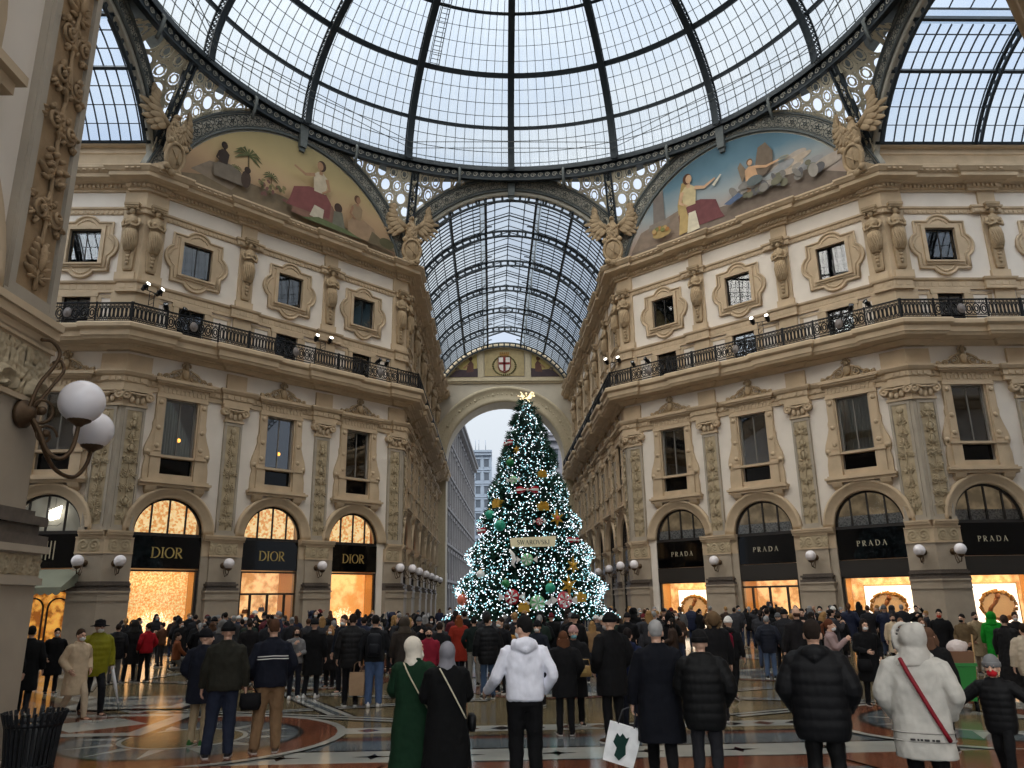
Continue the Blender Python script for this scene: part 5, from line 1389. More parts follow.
def left_scene(P):
    ground(P,[(7.3,24.6),(5,25.0),(2,25.1),(-1,25.5),(-4,25.5),(-7.3,24.7)],(122,108,88))
    P.poly([(-6.6,25.0),(-5.6,25.9),(-4.6,26.0),(-3.8,25.2),(-4.2,24.6)],(138,124,108))
    palm(P,-3.4,25.2,2.0,(92,96,62),(96,80,56)); palm(P,-1.9,25.2,1.2,(88,92,60),(96,80,56)); palm(P,-4.1,25.1,.9,(96,98,66),(96,80,56))
    seated(P,-4.9,25.0,.95,(62,48,42),(58,48,44),(118,108,96),(40,34,32),1,arm=False)
    P.ell(-3.5,25.5,.3,.55,(74,60,52)); P.ell(-3.45,26.1,.2,.22,(60,46,40))
    for i in range(26):
        rr = random.Random(i); P.ell(-2.0+rr.uniform(-.9,1.0),25.3+rr.uniform(-.4,.6),.14,.09,((104,100,70),(120,84,78),(140,128,90))[i%3],rr.uniform(0,3))
    P.poly([(-.6,24.5),(-.5,25.6),(0,26.2),(1.0,26.3),(2.2,25.9),(2.9,24.9),(2.5,24.4)],(130,98,84))
    seated(P,1.25,24.9,1.55,(168,132,102),(196,182,158),(126,76,74),(66,48,40),-1)
    P.poly([(.6,24.7),(.9,25.5),(1.6,25.4),(1.5,24.6)],(196,186,166))
    P.ell(2.6,25.9,.3,.34,(70,52,44)); P.poly([(2.2,24.5),(2.3,25.6),(2.9,25.7),(3.2,24.5)],(112,110,96))
    seated(P,4.0,24.4,1.2,(156,118,92),(150,128,100),(158,132,106),(92,64,46),1,arm=False)
    P.poly([(4.9,24.33),(5.2,25.2),(6.2,24.8),(7.2,24.35)],(112,100,78)); P.ell(6.4,24.75,.6,.35,(88,84,60))
    P.poly([(0,24.32),(1.2,24.75),(3.4,24.6),(4.4,24.32)],(96,106,72))
def right_scene(P):
    for i in range(7):
        rr = random.Random(40+i); x = 2.5+rr.uniform(0,4.2); P.ell(x,clampz(x,25.9+rr.uniform(0,1.0),.6),rr.uniform(.7,1.3),rr.uniform(.22,.4),((176,164,152),(188,172,154),(150,150,150))[i%3],.2)
    ground(P,[(7.3,25.0),(5,25.6),(2.5,25.9),(0,25.3),(-3,25.4),(-6,25.4),(-7.4,24.7)],(116,104,94))
    P.poly([(-7.3,24.4),(-3.2,24.4),(-3.4,26.2),(-6.4,25.6)],(134,118,104))
    P.poly([(-5.4,25.8),(-4.5,25.9),(-4.5,28.1),(-5.3,27.6)],(120,112,106)); P.poly([(-5.8,25.5),(-4.1,25.6),(-4.2,26.0),(-5.7,25.9)],(134,124,114))
    seated(P,-2.6,24.6,1.6,(196,160,128),(196,180,140),(108,64,66),(84,52,36),1,cloak=(170,146,96))
    P.poly([(-3.5,24.4),(-3.3,26.2),(-2.9,26.4),(-2.6,24.5)],(178,154,104)); P.poly([(-2.9,24.35),(-2.7,25.7),(-2.2,25.7),(-2.0,24.4)],(206,198,176))
    P.poly([(-.9,27.0),(-.3,27.5),(-.2,27.45),(-.75,26.85)],(206,200,182))
    P.poly([(1.9,26.6),(2.3,28.2),(2.8,28.35),(3.2,27.6),(3.1,26.7),(2.5,26.2)],(112,98,84)); P.poly([(1.1,26.3),(.9,27.4),(1.1,27.7),(1.5,26.9)],(126,110,92))
    P.poly([(1.3,25.3),(1.35,27.0),(1.6,27.2),(2.0,27.1),(2.15,26.3),(1.9,25.3)],(198,158,122)); P.ell(1.7,27.45,.2,.24,(110,78,52)); P.ell(1.72,27.4,.15,.19,(200,162,128)); P.limb([(2.0,27.0),(2.7,26.75),(3.6,26.85)],[.2,.16,.1],(200,160,124)); P.ell(3.8,26.87,.34,.1,(150,140,110)); P.ell(3.8,26.87,.26,.05,(110,120,124))
    rr = random.Random(9)
    for i in range(36): x = rr.uniform(.4,5.8); P.ell(x,clampz(x,25.2+rr.uniform(0,.8),.5),rr.uniform(.15,.45),rr.uniform(.12,.3),((128,124,118),(152,146,138),(100,98,100),(112,110,92))[i%4],rr.uniform(0,3))
    P.ell(2.0,26.0,.5,.32,(96,104,104)); P.poly([(-.1,25.2),(.9,25.6),(1.2,25.3),(.3,25.0)],(84,100,128))
    P.ell(-4.6,24.85,.7,.3,(164,140,92)); 
    for i in range(12): P.ell(-4.6+rr.uniform(-.6,.6),25.1+rr.uniform(-.1,.2),.16,.14,((170,120,70),(120,120,70),(180,150,100))[i%3])
SKY_L = sky_paint('painted_dusk',[(0,(150,122,98)),(.35,(190,160,124)),(.6,(184,164,120)),(1,(156,144,104))],24.5,29.6)
SKY_R = sky_paint('painted_blue',[(0,(170,150,136)),(.35,(150,158,160)),(.65,(92,124,140)),(1,(66,96,112))],24.8,29.6)
mural(7, SKY_L, left_scene, 'half-round painting with palms under a dusky yellow sky above the DIOR front')
mural(1, SKY_R, right_scene, 'half-round painting with a winged figure under a blue sky above the PRADA front')
for k in (3,5): mural(k, SKY_L if k == 5 else SKY_R, lambda P: ground(P,[(7.3,24.6),(0,25.4),(-7.3,24.7)],(122,108,88)), f'half-round painting on the near {"left" if k == 5 else "right"} side of the octagon, outside the view')
# ------------------------------------------------------------------ eagles on their shields
def eagle():
    mb = MB()
    mb.rings([ring(0,-.35,rx,ry,z,16) for rx,ry,z in ((.2,.2,1.25),(.34,.3,1.5),(.42,.36,1.9),(.4,.34,2.3),(.28,.26,2.6),(.17,.18,2.8),(.16,.17,2.95))])
    mb.ball((0,-.42,3.02),(.17,.22,.19),10,7); mb.rings([[(-.06,-.6,3.04),(.06,-.6,3.04),(.06,-.6,2.94),(-.06,-.6,2.94)],[(-.04,-.76,3.02),(.04,-.76,3.02),(.04,-.74,2.94),(-.04,-.74,2.94)],[(-.01,-.82,2.9),(.01,-.82,2.9),(.01,-.8,2.86),(-.01,-.8,2.86)]])
    for s in (-1,1): mb.tube([(s*.2,-.4,1.5),(s*.24,-.5,1.25),(s*.24,-.56,1.1)],[.15,.1,.07],7)
    for i in range(5): mb.tube([(-.2+.1*i,-.2,1.5),(-.3+.15*i,-.1,.9)],[.1,.05],5)
    for i in range(40):
        rr = random.Random(i); a = rr.uniform(PI,2*PI); z = rr.uniform(1.5,2.5); mb.ball((.4*cos(a),-.35+.34*sin(a),z),(.08,.06,.12),5,3)
    body = mb.mesh('body',[RELIEFT])
    def wing(s):
        mb = MB(); mb.tube([(s*.3,-.2,2.4),(s*.8,-.1,2.85),(s*1.05,0,3.3),(s*1.1,.0,3.7)],[.2,.2,.15,.08],7)
        for row,(n,l,w) in enumerate(((9,1.15,.11),(8,.75,.12))):
            for i in range(n):
                t = i/(n-1); b = Vector((s*(.38+.72*min(1,t*1.3)),-.12-.1*row+.05*t, 2.45+1.2*t)); d = Vector((s*(.25+.75*(1-t)*.9), .1, -.75*(1-t)+.85*t)).normalized()
                if row == 0 and t > .5: d = Vector((s*(.55-.25*t),.1,.9)).normalized()
                L = l*(.62+.42*sin(PI*min(1,t+.2))); m_ = b+d*L*.55; e = b+d*L
                mb.ball(m_,(.06,w*1.7,L*.6),8,5,rot=d.to_track_quat('Z','Y').to_matrix())
        return mb.mesh('wing',[RELIEFT])
    mb = MB(); mb.M = Matrix.Translation((0,-.5,.62)) @ Matrix.Rotation(math.radians(8),4,'X')
    mb.ball((0,0,0),(.58,.2,.72),16,9); p = [(.6*cos(2*PI*i/20),-.1,.76*sin(2*PI*i/20)) for i in range(20)]; mb.tube(p+[p[0]],.11,6,cap=False); mb.tube([(-.35,-.2,.3),(.3,-.22,-.35)],.035,5); mb.tube([(.1,-.22,.5),(.1,-.22,-.4)],.03,5)
    for s in (-1,1): mb.ball((s*.5,-.1,.72),(.2,.16,.2),8,5); mb.ball((s*.42,-.1,-.68),(.2,.16,.2),8,5)
    mb.ball((0,-.05,-.85),(.3,.2,.2),8,5); mb.M = None; mb.box(-.5,.5,-.5,.4,-.3,.15)
    return body, wing(-1), wing(1), mb.mesh('shield',[RELIEFT])
EAG = eagle()
for (x,y),lab in zip(CORN,('stone eagle with raised wings where the far arm meets the DIOR side','stone eagle with raised wings where the far arm meets the PRADA side','stone eagle with raised wings between the blue painting and the right side arm','stone eagle with raised wings between the dusky painting and the left side arm')):
    a = math.atan2(x,y); r0 = math.hypot(x,y)-.9; o = thing('stone_eagle', lab, 'statue', (sin(a)*r0,cos(a)*r0,23.9), -a, 'stone eagles on shields under the dome')
    for me in EAG: link(me.name.split('.')[0], me, o)

# ------------------------------------------------------------------ far end: archway, arms, street beyond
YE = A+ARM; Ra, Za = 6.35, 16.5
mb = MB()
def q3(x0,x1,z0,z1): mb.quad((x0,YE,z0),(x1,YE,z0),(x1,YE,z1),(x0,YE,z1))
for s in (-1,1): q3(min(s*Ra,s*8),max(s*Ra,s*8),-.15,Za); mb.quad((s*Ra,YE,-.15),(s*Ra,YE+3.2,-.15),(s*Ra,YE+3.2,Za),(s*Ra,YE,Za))
n = 32
for i in range(n):
    a,b = PI-PI*i/n,PI-PI*(i+1)/n; xa,xb = Ra*cos(a),Ra*cos(b); za,zb = Za+Ra*sin(a),Za+Ra*sin(b)
    mb.quad((xa,YE,za),(xb,YE,zb),(xb,YE,23),(xa,YE,23)); mb.quad((xa,YE,za),(xb,YE,zb),(xb,YE+3.2,zb),(xa,YE+3.2,za))
for s in (-1,1): q3(min(s*Ra,s*8),max(s*Ra,s*8),Za,23)
q3(-8,8,23,25.6)
P_ = [(-8,25.6),(8,25.6)]+[(8.3*cos(t),ZC+8.3*sin(t)) for t in [math.radians(30+120*i/24) for i in range(25)]]
mb.poly([(x,YE,z) for x,z in P_])
tag(mb.obj('wall_end',[mat('end_plaster',(196,186,168),.85,var=.06,scale=1)]),'end wall of the far arm with the tall archway',None,None,'structure')
mb = MB(); mb.M = Matrix.Translation((0,YE,0))
mb.arcsweep([(Ra,.1),(Ra,-.14),(Ra+.25,-.2),(Ra+.4,-.14),(Ra+1.35,-.14),(Ra+1.45,-.26),(Ra+1.75,-.26),(Ra+1.8,.1)],0,Za,.02,PI-.02,48)
for i in range(44):
    a = PI*(i+.5)/44; r = Ra+.88; mb.ball((r*cos(a),-.16,Za+r*sin(a)),(.16,.07,.16),7,4) if i%4==0 else mb.ball((r*cos(a),-.15,Za+r*sin(a)),(.09,.05,.09),6,3)
for s in (-1,1):
    mb.box(min(s*Ra,s*7.2),max(s*Ra,s*7.2),-.16,.1,-.15,Za); mb.box(min(s*(Ra-.06),s*7.25),max(s*(Ra-.06),s*7.25),-.24,.1,Za-.5,Za); mb.box(min(s*(Ra+.2),s*7),max(s*(Ra+.2),s*7),-.2,.1,1.5,Za-.8)
mb.box(-7.3,7.3,-.2,.1,24.95,25.15); mb.box(-7.3,7.3,-.35,.1,25.15,25.3); mb.box(-7.3,7.3,-.14,.1,25.3,25.62)
for x in (-2.6,2.6): mb.box(x-.3,x+.3,-.14,.1,25.6,28.9)
mb.arcsweep([(7.55,.1),(7.55,-.2),(8.1,-.2),(8.1,.1)],0,ZC,math.radians(32),math.radians(148),40)
mb.M = None; tag(mb.obj('trim_8',[mat('end_stone',(188,174,146),.8,var=.08)]),'stone frame of the far archway and the panels over it',None,None,'structure')
def pic_thing(name,label,cat,draw):
    o = thing(name,label,cat,(0,YE-.08,0)); P = Pict(); draw(P); P.mb.obj('painted_picture',P.mats,o); return o
def side_pic(s):
    def d(P):
        pts = [(s*2.95,25.66),(s*6.35,25.66)]+[(s*7.5*cos(math.radians(q)),ZC+7.5*sin(math.radians(q))) for q in (36,45,55,62,66)]
        pts = [p if abs(p[0]) > 2.9 else (s*2.95,p[1]) for p in pts]; P.poly(pts if s>0 else pts[::-1],(172,154,96))
        P.poly([(s*2.95,25.68),(s*6.2,25.68),(s*5.2,26.6),(s*4.2,26.5),(s*2.95,26.7)] if s>0 else [(s*2.95,25.68),(s*2.95,26.7),(s*4.2,26.5),(s*5.2,26.6),(s*6.2,25.68)],(70,58,62))
        P.poly([(s*3.4,26.3),(s*4.2,26.2),(s*4.05,27.2),(s*3.7,27.6),(s*3.4,27.2)] if s>0 else [(s*3.4,26.3),(s*3.4,27.2),(s*3.7,27.6),(s*4.05,27.2),(s*4.2,26.2)],(96,66,56)); P.ell(s*3.75,27.8,.22,.26,(84,58,46)); P.limb([(s*4.0,27.1),(s*4.5,26.7)],.18,(150,112,84)); P.ell(s*5.2,26.6,.25,.18,(110,96,80))
    return d
pic_thing('painted_panel','painted panel of a seated figure left of the coat of arms','painting',side_pic(-1)); pic_thing('painted_panel','painted panel of a seated figure right of the coat of arms','painting',side_pic(1))
o = thing('coat_of_arms','red and white cross shield in a green wreath over the far archway','coat of arms',(0,YE-.1,27.1))
mb = MB(); mb.prism([(-2.2,-1.3),(2.2,-1.3),(2.2,1.7),(1,1.95),(-1,1.95),(-2.2,1.7)],0,.06); mb.obj('ground',[paint((170,152,112))],o)
def shp(r): return [(-.62*r,.8*r),(-.62*r,-.2*r),(-.45*r,-.6*r),(0,-.85*r),(.45*r,-.6*r),(.62*r,-.2*r),(.62*r,.8*r)]
mb = MB(); mb.prism(shp(1.18),-.06,0); mb.obj('shield_border',[paint((120,70,50))],o)
mb = MB(); mb.prism(shp(1),-.1,-.05); mb.obj('shield',[paint((214,206,196))],o)
mb = MB(); mb.box(-.13,.13,-.13,-.1,-.8,.8); mb.box(-.6,.6,-.13,-.1,-.02,.24); mb.obj('cross',[paint((128,48,48))],o)
mb = MB()
for s in (-1,1):
    for i in range(16):
        a = math.radians(-95+11*i); mb.ball((s*1.25*cos(a),-.06,1.1*sin(a)-.1),(.14,.05,.08),6,3,rot=Matrix.Rotation(a*s,3,'Y'))
mb.obj('wreath',[paint((92,90,54))],o)
mb = MB(); mb.box(-.5,.5,-.12,0,1.0,1.2)
for i in range(5): mb.box(-.5+.22*i,-.38+.22*i,-.12,0,1.2,1.42)
mb.obj('crown',[paint((150,112,60))],o)
# street outside
mb = MB(); mb.quad((-40,YE,-.01),(40,YE,-.01),(40,200,-.01),(-40,200,-.01)); tag(mb.obj('ground_street',[mat('street_paving',(128,126,124),.7,var=.1)]),'street paving beyond the archway',None,None,'structure')
def outer_building(name,label,p0,p1,h,depth,wallm,floors,bay):
    p0,p1 = Vector((*p0,0)),Vector((*p1,0)); u = (p1-p0); L = u.length; u /= L
    o = thing(name,label,'building',p0,math.atan2(u.y,u.x))
    mb = MB(); mb.box(0,L,0,depth,0,h); mb.obj('wall',[wallm],o)
    mb = MB(); mb.box(-.2,L+.2,-.7,0,h-1.2,h-.5); mb.box(-.3,L+.3,-1.0,depth,h-.5,h)
    fh = (h-1.4)/floors
    for f in range(1,floors): mb.box(0,L,-.3,0,f*fh-.15,f*fh+.15)
    mb.obj('cornice',[wallm],o)
    nb = int(L/bay); wm = MB(); sm_ = MB()
    for i in range(nb):
        x = (i+.5)*L/nb
        for f in range(floors):
            z = f*fh+fh*.22; wm.box(x-.55,x+.55,-.02,.02,z,z+fh*.56); sm_.box(x-.75,x+.75,-.25,-.0,z+fh*.58,z+fh*.68); sm_.box(x-.75,x-.57,-.12,0,z,z+fh*.58); sm_.box(x+.57,x+.75,-.12,0,z,z+fh*.58)
        sm_.box(x+L/nb/2-.25,x+L/nb/2+.25,-.2,0,0,h-1.2)
    wm.obj('window_panes',[mat('far_window',(70,78,88),.2)],o); sm_.obj('window_frames',[wallm],o)
    return o
PALE = mat('pale_street_stone',(128,126,126),.85,var=.08,scale=.5)
outer_building('street_building','pale ornate building left of the tree beyond the archway',(-7.4,58),(-5.0,122),27.5,14,PALE,6,3.6)
o = outer_building('street_building','grey building right of the tree beyond the archway',(12.2,84),(6.6,84.4),26,10,mat('grey_street_stone',(118,120,128),.85,var=.08,scale=.5),5,2.0)
o.rotation_euler = (0,0,0); o.location = (6.5,84,0)
o = outer_building('office_tower','slim modern glass tower beyond the pale building',(-5.6,150),(-1.6,150),36,12,mat('tower_grey',(120,132,146),.5),11,1.4)
mb = MB()
for x in (.4,1.2,2.8): mb.tube([(x,2,36),(x,2,39)],.08,5)
mb.obj('mast',[mat('tower_grey',(120,132,146),.5)],o)
# ------------------------------------------------------------------ mosaic floor: one slab, patterns laid in
def marble(name, rgb, vein, rough=.12, sc=.8):
    m = mat(name, rgb, rough, 0, 0, spec=.38, rgb2=vein, scale=sc)
    nt = m.node_tree; N = nt.nodes; L = nt.links; tc = N.new('ShaderNodeTexCoord'); nz = N.new('ShaderNodeTexNoise'); bp = N.new('ShaderNodeBump'); nz.inputs['Scale'].default_value = 1.7; nz.inputs['Detail'].default_value = 4
    bp.inputs['Strength'].default_value = .05; bp.inputs['Distance'].default_value = .05
    L.new(tc.outputs['Object'],nz.inputs['Vector']); L.new(nz.outputs['Fac'],bp.inputs['Height']); L.new(bp.outputs['Normal'],N['Principled BSDF'].inputs['Normal'])
    return m
FM = [marble('beige_marble',(124,110,82),(100,88,66)), marble('white_marble',(172,170,160),(146,146,140)), marble('black_marble',(34,32,32),(48,44,42)),
      marble('red_marble',(122,74,52),(102,60,44)), marble('grey_marble',(100,106,108),(80,86,90)), marble('brown_marble',(112,72,56),(88,58,46))]
mb = MB(); FZ = [0.0]
def up(): FZ[0] += .0001; return FZ[0]
def fpoly(pts, m): z = FZ[0]+.00005; mb.poly([(x,y,z) for x,y in pts], m)
def fring(outer, inner, m):
    z = up(); n = len(outer)
    for i in range(n):
        j = (i+1)%n; mb.poly([(*outer[i],z),(*outer[j],z),(*inner[j],z),(*inner[i],z)], m)
def disc(cx,cy,r,m,n=36): up(); fpoly([(cx+r*cos(2*PI*i/n),cy+r*sin(2*PI*i/n)) for i in range(n)],m)
def cring(cx,cy,r1,r0,m,n=36): fring([(cx+r1*cos(2*PI*i/n),cy+r1*sin(2*PI*i/n)) for i in range(n)],[(cx+r0*cos(2*PI*i/n),cy+r0*sin(2*PI*i/n)) for i in range(n)],m)
def strip(p,q,w,m):
    p,q = Vector(p),Vector(q); d = (q-p).normalized(); n = Vector((-d.y,d.x))*w/2; up(); fpoly([(p-n)[:],(q-n)[:],(q+n)[:],(p+n)[:]],m)
OCT = [(W,-A),(A,-W),(A,W),(W,A),(-W,A),(-A,W),(-A,-W),(-W,-A)]
def octa(r): return [(x*r/A,y*r/A) for x,y in OCT]
mb.quad((-54,-46,0),(54,-46,0),(54,YE+3.2,0),(-54,YE+3.2,0),4)
up(); fpoly(octa(19.3),4)
for r1,r0,m in ((19.1,18.9,2),(18.7,17.95,3),(17.95,17.86,2),(17.86,17.0,1),(17.0,16.9,2),(16.9,16.1,4),(16.1,15.86,5),(15.86,15.75,2)): fring(octa(r1),octa(r0),m)
up(); fpoly(octa(15.75),0); up()
for (x0,y0),(x1,y1) in zip(OCT,OCT[1:]+OCT[:1]):                 # small black crosses along the white band, chequers inside
    k = 17.43/A; p,q = Vector((x0,y0))*k,Vector((x1,y1))*k; L = (q-p).length; u = (q-p)/L; n = Vector((-u.y,u.x)); c = int(L/1.25)
    up()
    for i in range(c):
        o = p+u*((i+.5)*L/c); fpoly([(o+u*.3)[:],(o+n*.07)[:],(o-u*.3)[:],(o-n*.07)[:]],2); fpoly([(o+n*.2)[:],(o-u*.08)[:],(o-n*.2)[:],(o+u*.08)[:]],2)
    k = 15.1/A; p,q = Vector((x0,y0))*k,Vector((x1,y1))*k; L = (q-p).length; u = (q-p)/L; n = Vector((-u.y,u.x)); c = int(L/.55); up()
    fpoly([(p-n*.3)[:],(q-n*.3)[:],(q+n*.3)[:],(p+n*.3)[:]],1)
    up()
    for i in range(c):
        o = p+u*((i+.5)*L/c); m_ = 2 if i%3 else 5; fpoly([(o+u*.2)[:],(o+n*.2)[:],(o-u*.2)[:],(o-n*.2)[:]],m_)
for k in range(8):                                                # medallions
    a = k*PI/4; cx,cy = 9.2*sin(a)-(.0),9.2*cos(a)
    for dr,m in ((2.1,5),(1.8,0),(1.7,1),(1.15,2),(1.1,4)): disc(cx,cy,dr,m)
    up()
    for i in range(8):
        b = i*PI/4; fpoly([(cx+1.6*cos(b),cy+1.6*sin(b)),(cx+1.25*cos(b+.2),cy+1.25*sin(b+.2)),(cx+1.2*cos(b),cy+1.2*sin(b)),(cx+1.25*cos(b-.2),cy+1.25*sin(b-.2))],2)
        fpoly([(cx+.95*cos(b),cy+.95*sin(b)),(cx+.3*cos(b+.6),cy+.3*sin(b+.6)),(cx+.3*cos(b-.6),cy+.3*sin(b-.6))],(1,5)[i%2])
    b = a+PI/8; o = Vector((12.6*sin(b),12.6*cos(b))); u = Vector((cos(b),-sin(b))); n = Vector((sin(b),cos(b)))
    for s in (-1,1):                                              # interlaced bars
        for off,w,m in ((0,.5,2),(0,.38,1),(0,.14,4)):
            strip((o+u*s*2.4-n*1.5)[:],(o-u*s*1.2+n*1.6)[:],w,m)
    for off in (-1.6,1.6):
        for w,m in ((.5,2),(.38,1),(.12,2)): strip((o+n*off-u*2.8)[:],(o+n*off+u*2.8)[:],w,m)
for r1,r0,m in ((6.4,6.1,2),(6.1,5.2,3),(5.2,5.0,1),(5.0,3.4,4),(3.4,3.2,2),(3.2,2.6,1)): cring(0,0,r1,r0,m,64)
for s in (-1,1):                                                  # red fields and wheels at the mouths of the near arm
    for r,m in ((2.6,1),(2.45,3),(1.9,2),(1.8,4),(1.0,1),(.92,0)): disc(s*6.6,-15.6,r,m)
    up()
    for i in range(12):
        b = i*PI/6; fpoly([(s*6.6+1.75*cos(b),-15.6+1.75*sin(b)),(s*6.6+1.05*cos(b+.12),-15.6+1.05*sin(b+.12)),(s*6.6+1.05*cos(b-.12),-15.6+1.05*sin(b-.12))],1)
    up(); fpoly([(s*3.0,-17.95),(s*7.0,-17.95),(s*7.0,-21),(s*3.6,-20.2)][::s],3)
    for k,(x0,x1,y0,y1) in enumerate(((7.3,10.4,-15.4,-12.4),(8.0,11.0,-11.8,-9.2))):
        fpoly([(s*x0,y0),(s*x1,y0),(s*x1,y1),(s*x0,y1)][::s],2); up(); fpoly([(s*(x0+.15),y0+.15),(s*(x1-.15),y0+.15),(s*(x1-.15),y1-.15),(s*(x0+.15),y1-.15)][::s],1)
        up(); fpoly([(s*(x0+.5),y0+.5),(s*(x1-.5),y0+.5),(s*(x1-.5),y1-.5),(s*(x0+.5),y1-.5)][::s],(3,4)[k]); up(); fpoly([(s*(x0+x1)/2,y0+.6),(s*(x1-.6),(y0+y1)/2),(s*(x0+x1)/2,y1-.6),(s*(x0+.6),(y0+y1)/2)][::s],1)
    for y in (-20.2,-23.5,-26.8): 
        up(); fpoly([(-6.4,y),(6.4,y),(6.4,y+.5),(-6.4,y+.5)],1); up(); fpoly([(-6.4,y+.12),(6.4,y+.12),(6.4,y+.38),(-6.4,y+.38)],2)
floor = mb.obj('floor', FM); tag(floor,'polished marble mosaic floor of the octagon',None,None,'structure')

# ------------------------------------------------------------------ near left pilaster, its bay, lamp and bin
o = link('pillar', pillar_mesh(1,.46,1.1)); o.location = NL.at(-1.17); o.rotation_euler = (0,0,NL.rz); tag(o,'big carved pilaster close on the left of the view',None,None,'structure')
p = link('carved_panel', rinceau(34,5.62,11.1,.34,1.2,'carved_panel',20,mat('brown_relief_stone',(160,134,102),.85,var=.18,scale=4,bump=.4,bscale=40)), o); p.location = (0,-.112,0)
m2 = MB(); ff = frieze_fn(5,.62); m2.hgrid(-.74,.5,4.38,4.98,110,50,lambda x,z: .09*ff(x,(z-4.088)/.6),0); p = link('carved_frieze', m2.mesh('carved_frieze',[RELIEF]), o); p.location = (0,-.16,0)
m2 = MB(); ff = frieze_fn(6,.16); m2.hgrid(-.8,.6,2.31,2.54,140,20,lambda x,z: .03*ff(x,(z-2.31)/.23),0); p = link('carved_band', m2.mesh('carved_band',[RELIEF]), o); p.location = (0,-.36,0)
window(NL,-4.08,(WSUR,CREST,WINF,WINP,WINQ,WINC),'tall crested window cut by the left edge of the view'); window(NL,-4.08,(MEZ),'low window over the near pilaster, outside the view'); window(NL,-4.08,OCU,'small lobed window over the near pilaster, outside the view')
o = link('trim_6', ARCHV); o.location = NL.at(-4.08); o.rotation_euler = (0,0,NL.rz); tag(o,'round stone arch cut by the left edge of the view',None,None,'structure')
lunette(NL,-4.08,LR_D,'half-round window cut by the left edge of the view'); shopwin(NL,-4.08,SR,'dark shop window beside the near pilaster, outside the view'); sign(NL,-4.08,None,'plain black sign beside the near pilaster, outside the view')
o = thing('wall_lamp','large bronze wall lamp with two white globes on the near pilaster','wall lamp',(-W+.16,-A-1.06,4.15))
m2 = MB(); m2.M = Matrix.Rotation(PI/2,4,'Y'); m2.lathe([(.17,0),(.17,.05),(.11,.08),(.08,.14),(.02,.16)],n=16); m2.M = None; m2.obj('wall_plate',[BRONZE],o)
def spiral(c, u, v, R, turns, a0=0, n=22): return [Vector(c)+Vector(u)*(R*(1-.75*i/n)*cos(a0+turns*2*PI*i/n))+Vector(v)*(R*(1-.75*i/n)*sin(a0+turns*2*PI*i/n)) for i in range(n+1)]
g1 = Vector((.50,.35,.23)); g2 = Vector((.30,1.11,.04))
for g_,pts in ((g1,[(.1,0,0),(.2,.06,-.18),(.3,.12,-.42),(.42,.2,-.5),(.5,.28,-.36),g1+Vector((0,0,-.28))]),(g2,[(.1,0,0),(.14,.2,-.25),(.18,.5,-.55),(.24,.85,-.62),(.3,1.02,-.45),g2+Vector((0,0,-.26))])):
    m2 = MB(); m2.tube(cr(pts),.026,8); m2.obj('arm',[BRONZE],o)
m2 = MB(); uu,vv = (.6,.8,0),(0,0,1)
m2.tube(spiral((.16,.1,.08),uu,vv,.2,1.3,PI),.02,6); m2.tube(spiral((.2,.2,-.22),uu,vv,.14,1.2,0),.018,6); m2.tube(cr([(.1,-.04,0),(.14,.02,.35),(.2,.16,.62),(.22,.22,.82),(.16,.12,.94),(.1,.0,.92)]),.024,6); m2.tube(cr([(.12,.05,.1),(.2,.2,.4),(.24,.32,.62),(.2,.3,.74),(.14,.24,.7)]),.02,6); m2.ball((.22,.18,-.2),.05,8,5); m2.ball((.18,.1,.06),.055,8,5)
m2.obj('scrollwork',[BRONZE],o)
for g_,r in ((g1,.265),(g2,.245)):
    m2 = MB(); m2.ball(g_,r,28,18); gl = m2.obj('globe',[GLOBE],o); m2 = MB(); m2.lathe([(.03,-r-.05),(.06,-r-.02),(.13,-r+.02),(.15,-r+.07),(.1,-r+.06)],g_,16); m2.obj('cup',[BRONZE],o)
bx_,by_ = BIN
HZ = [x for x in bpy.data.objects if x.parent is None and not x.name.startswith(('floor','ground_street'))]
bins = o = thing('litter_bin','black slatted metal litter bin at the foot of the near pilaster','litter bin',(bx_,by_,0)); o.scale = (1.08,)*3; nb_ = len(bpy.data.objects)
m2 = MB()
for i in range(30):
    a = 2*PI*i/30; c,s_ = cos(a),sin(a); m2.tube([(.2*c,.2*s_,.04),(.215*c,.215*s_,.5),(.24*c,.24*s_,.8),(.285*c,.285*s_,.95)],.0165,4)
m2.obj('slat',[BLACKIRON],o)['kind'] = 'stuff'
m2 = MB()
for r,z in ((.2,.05),(.212,.45),(.25,.84)): m2.lathe([(r-.012,z-.02),(r+.012,z-.02),(r+.012,z+.02),(r-.012,z+.02),(r-.012,z-.02)],n=30,cap=False)
m2.obj('hoop',[BLACKIRON],o); m2 = MB(); m2.lathe([(.01,.03),(.18,.03),(.19,.8),(.175,.8),(.17,.06),(.01,.06)],n=24,cap=False); m2.obj('liner',[mat('bin_liner',(18,18,19),.5)],o)

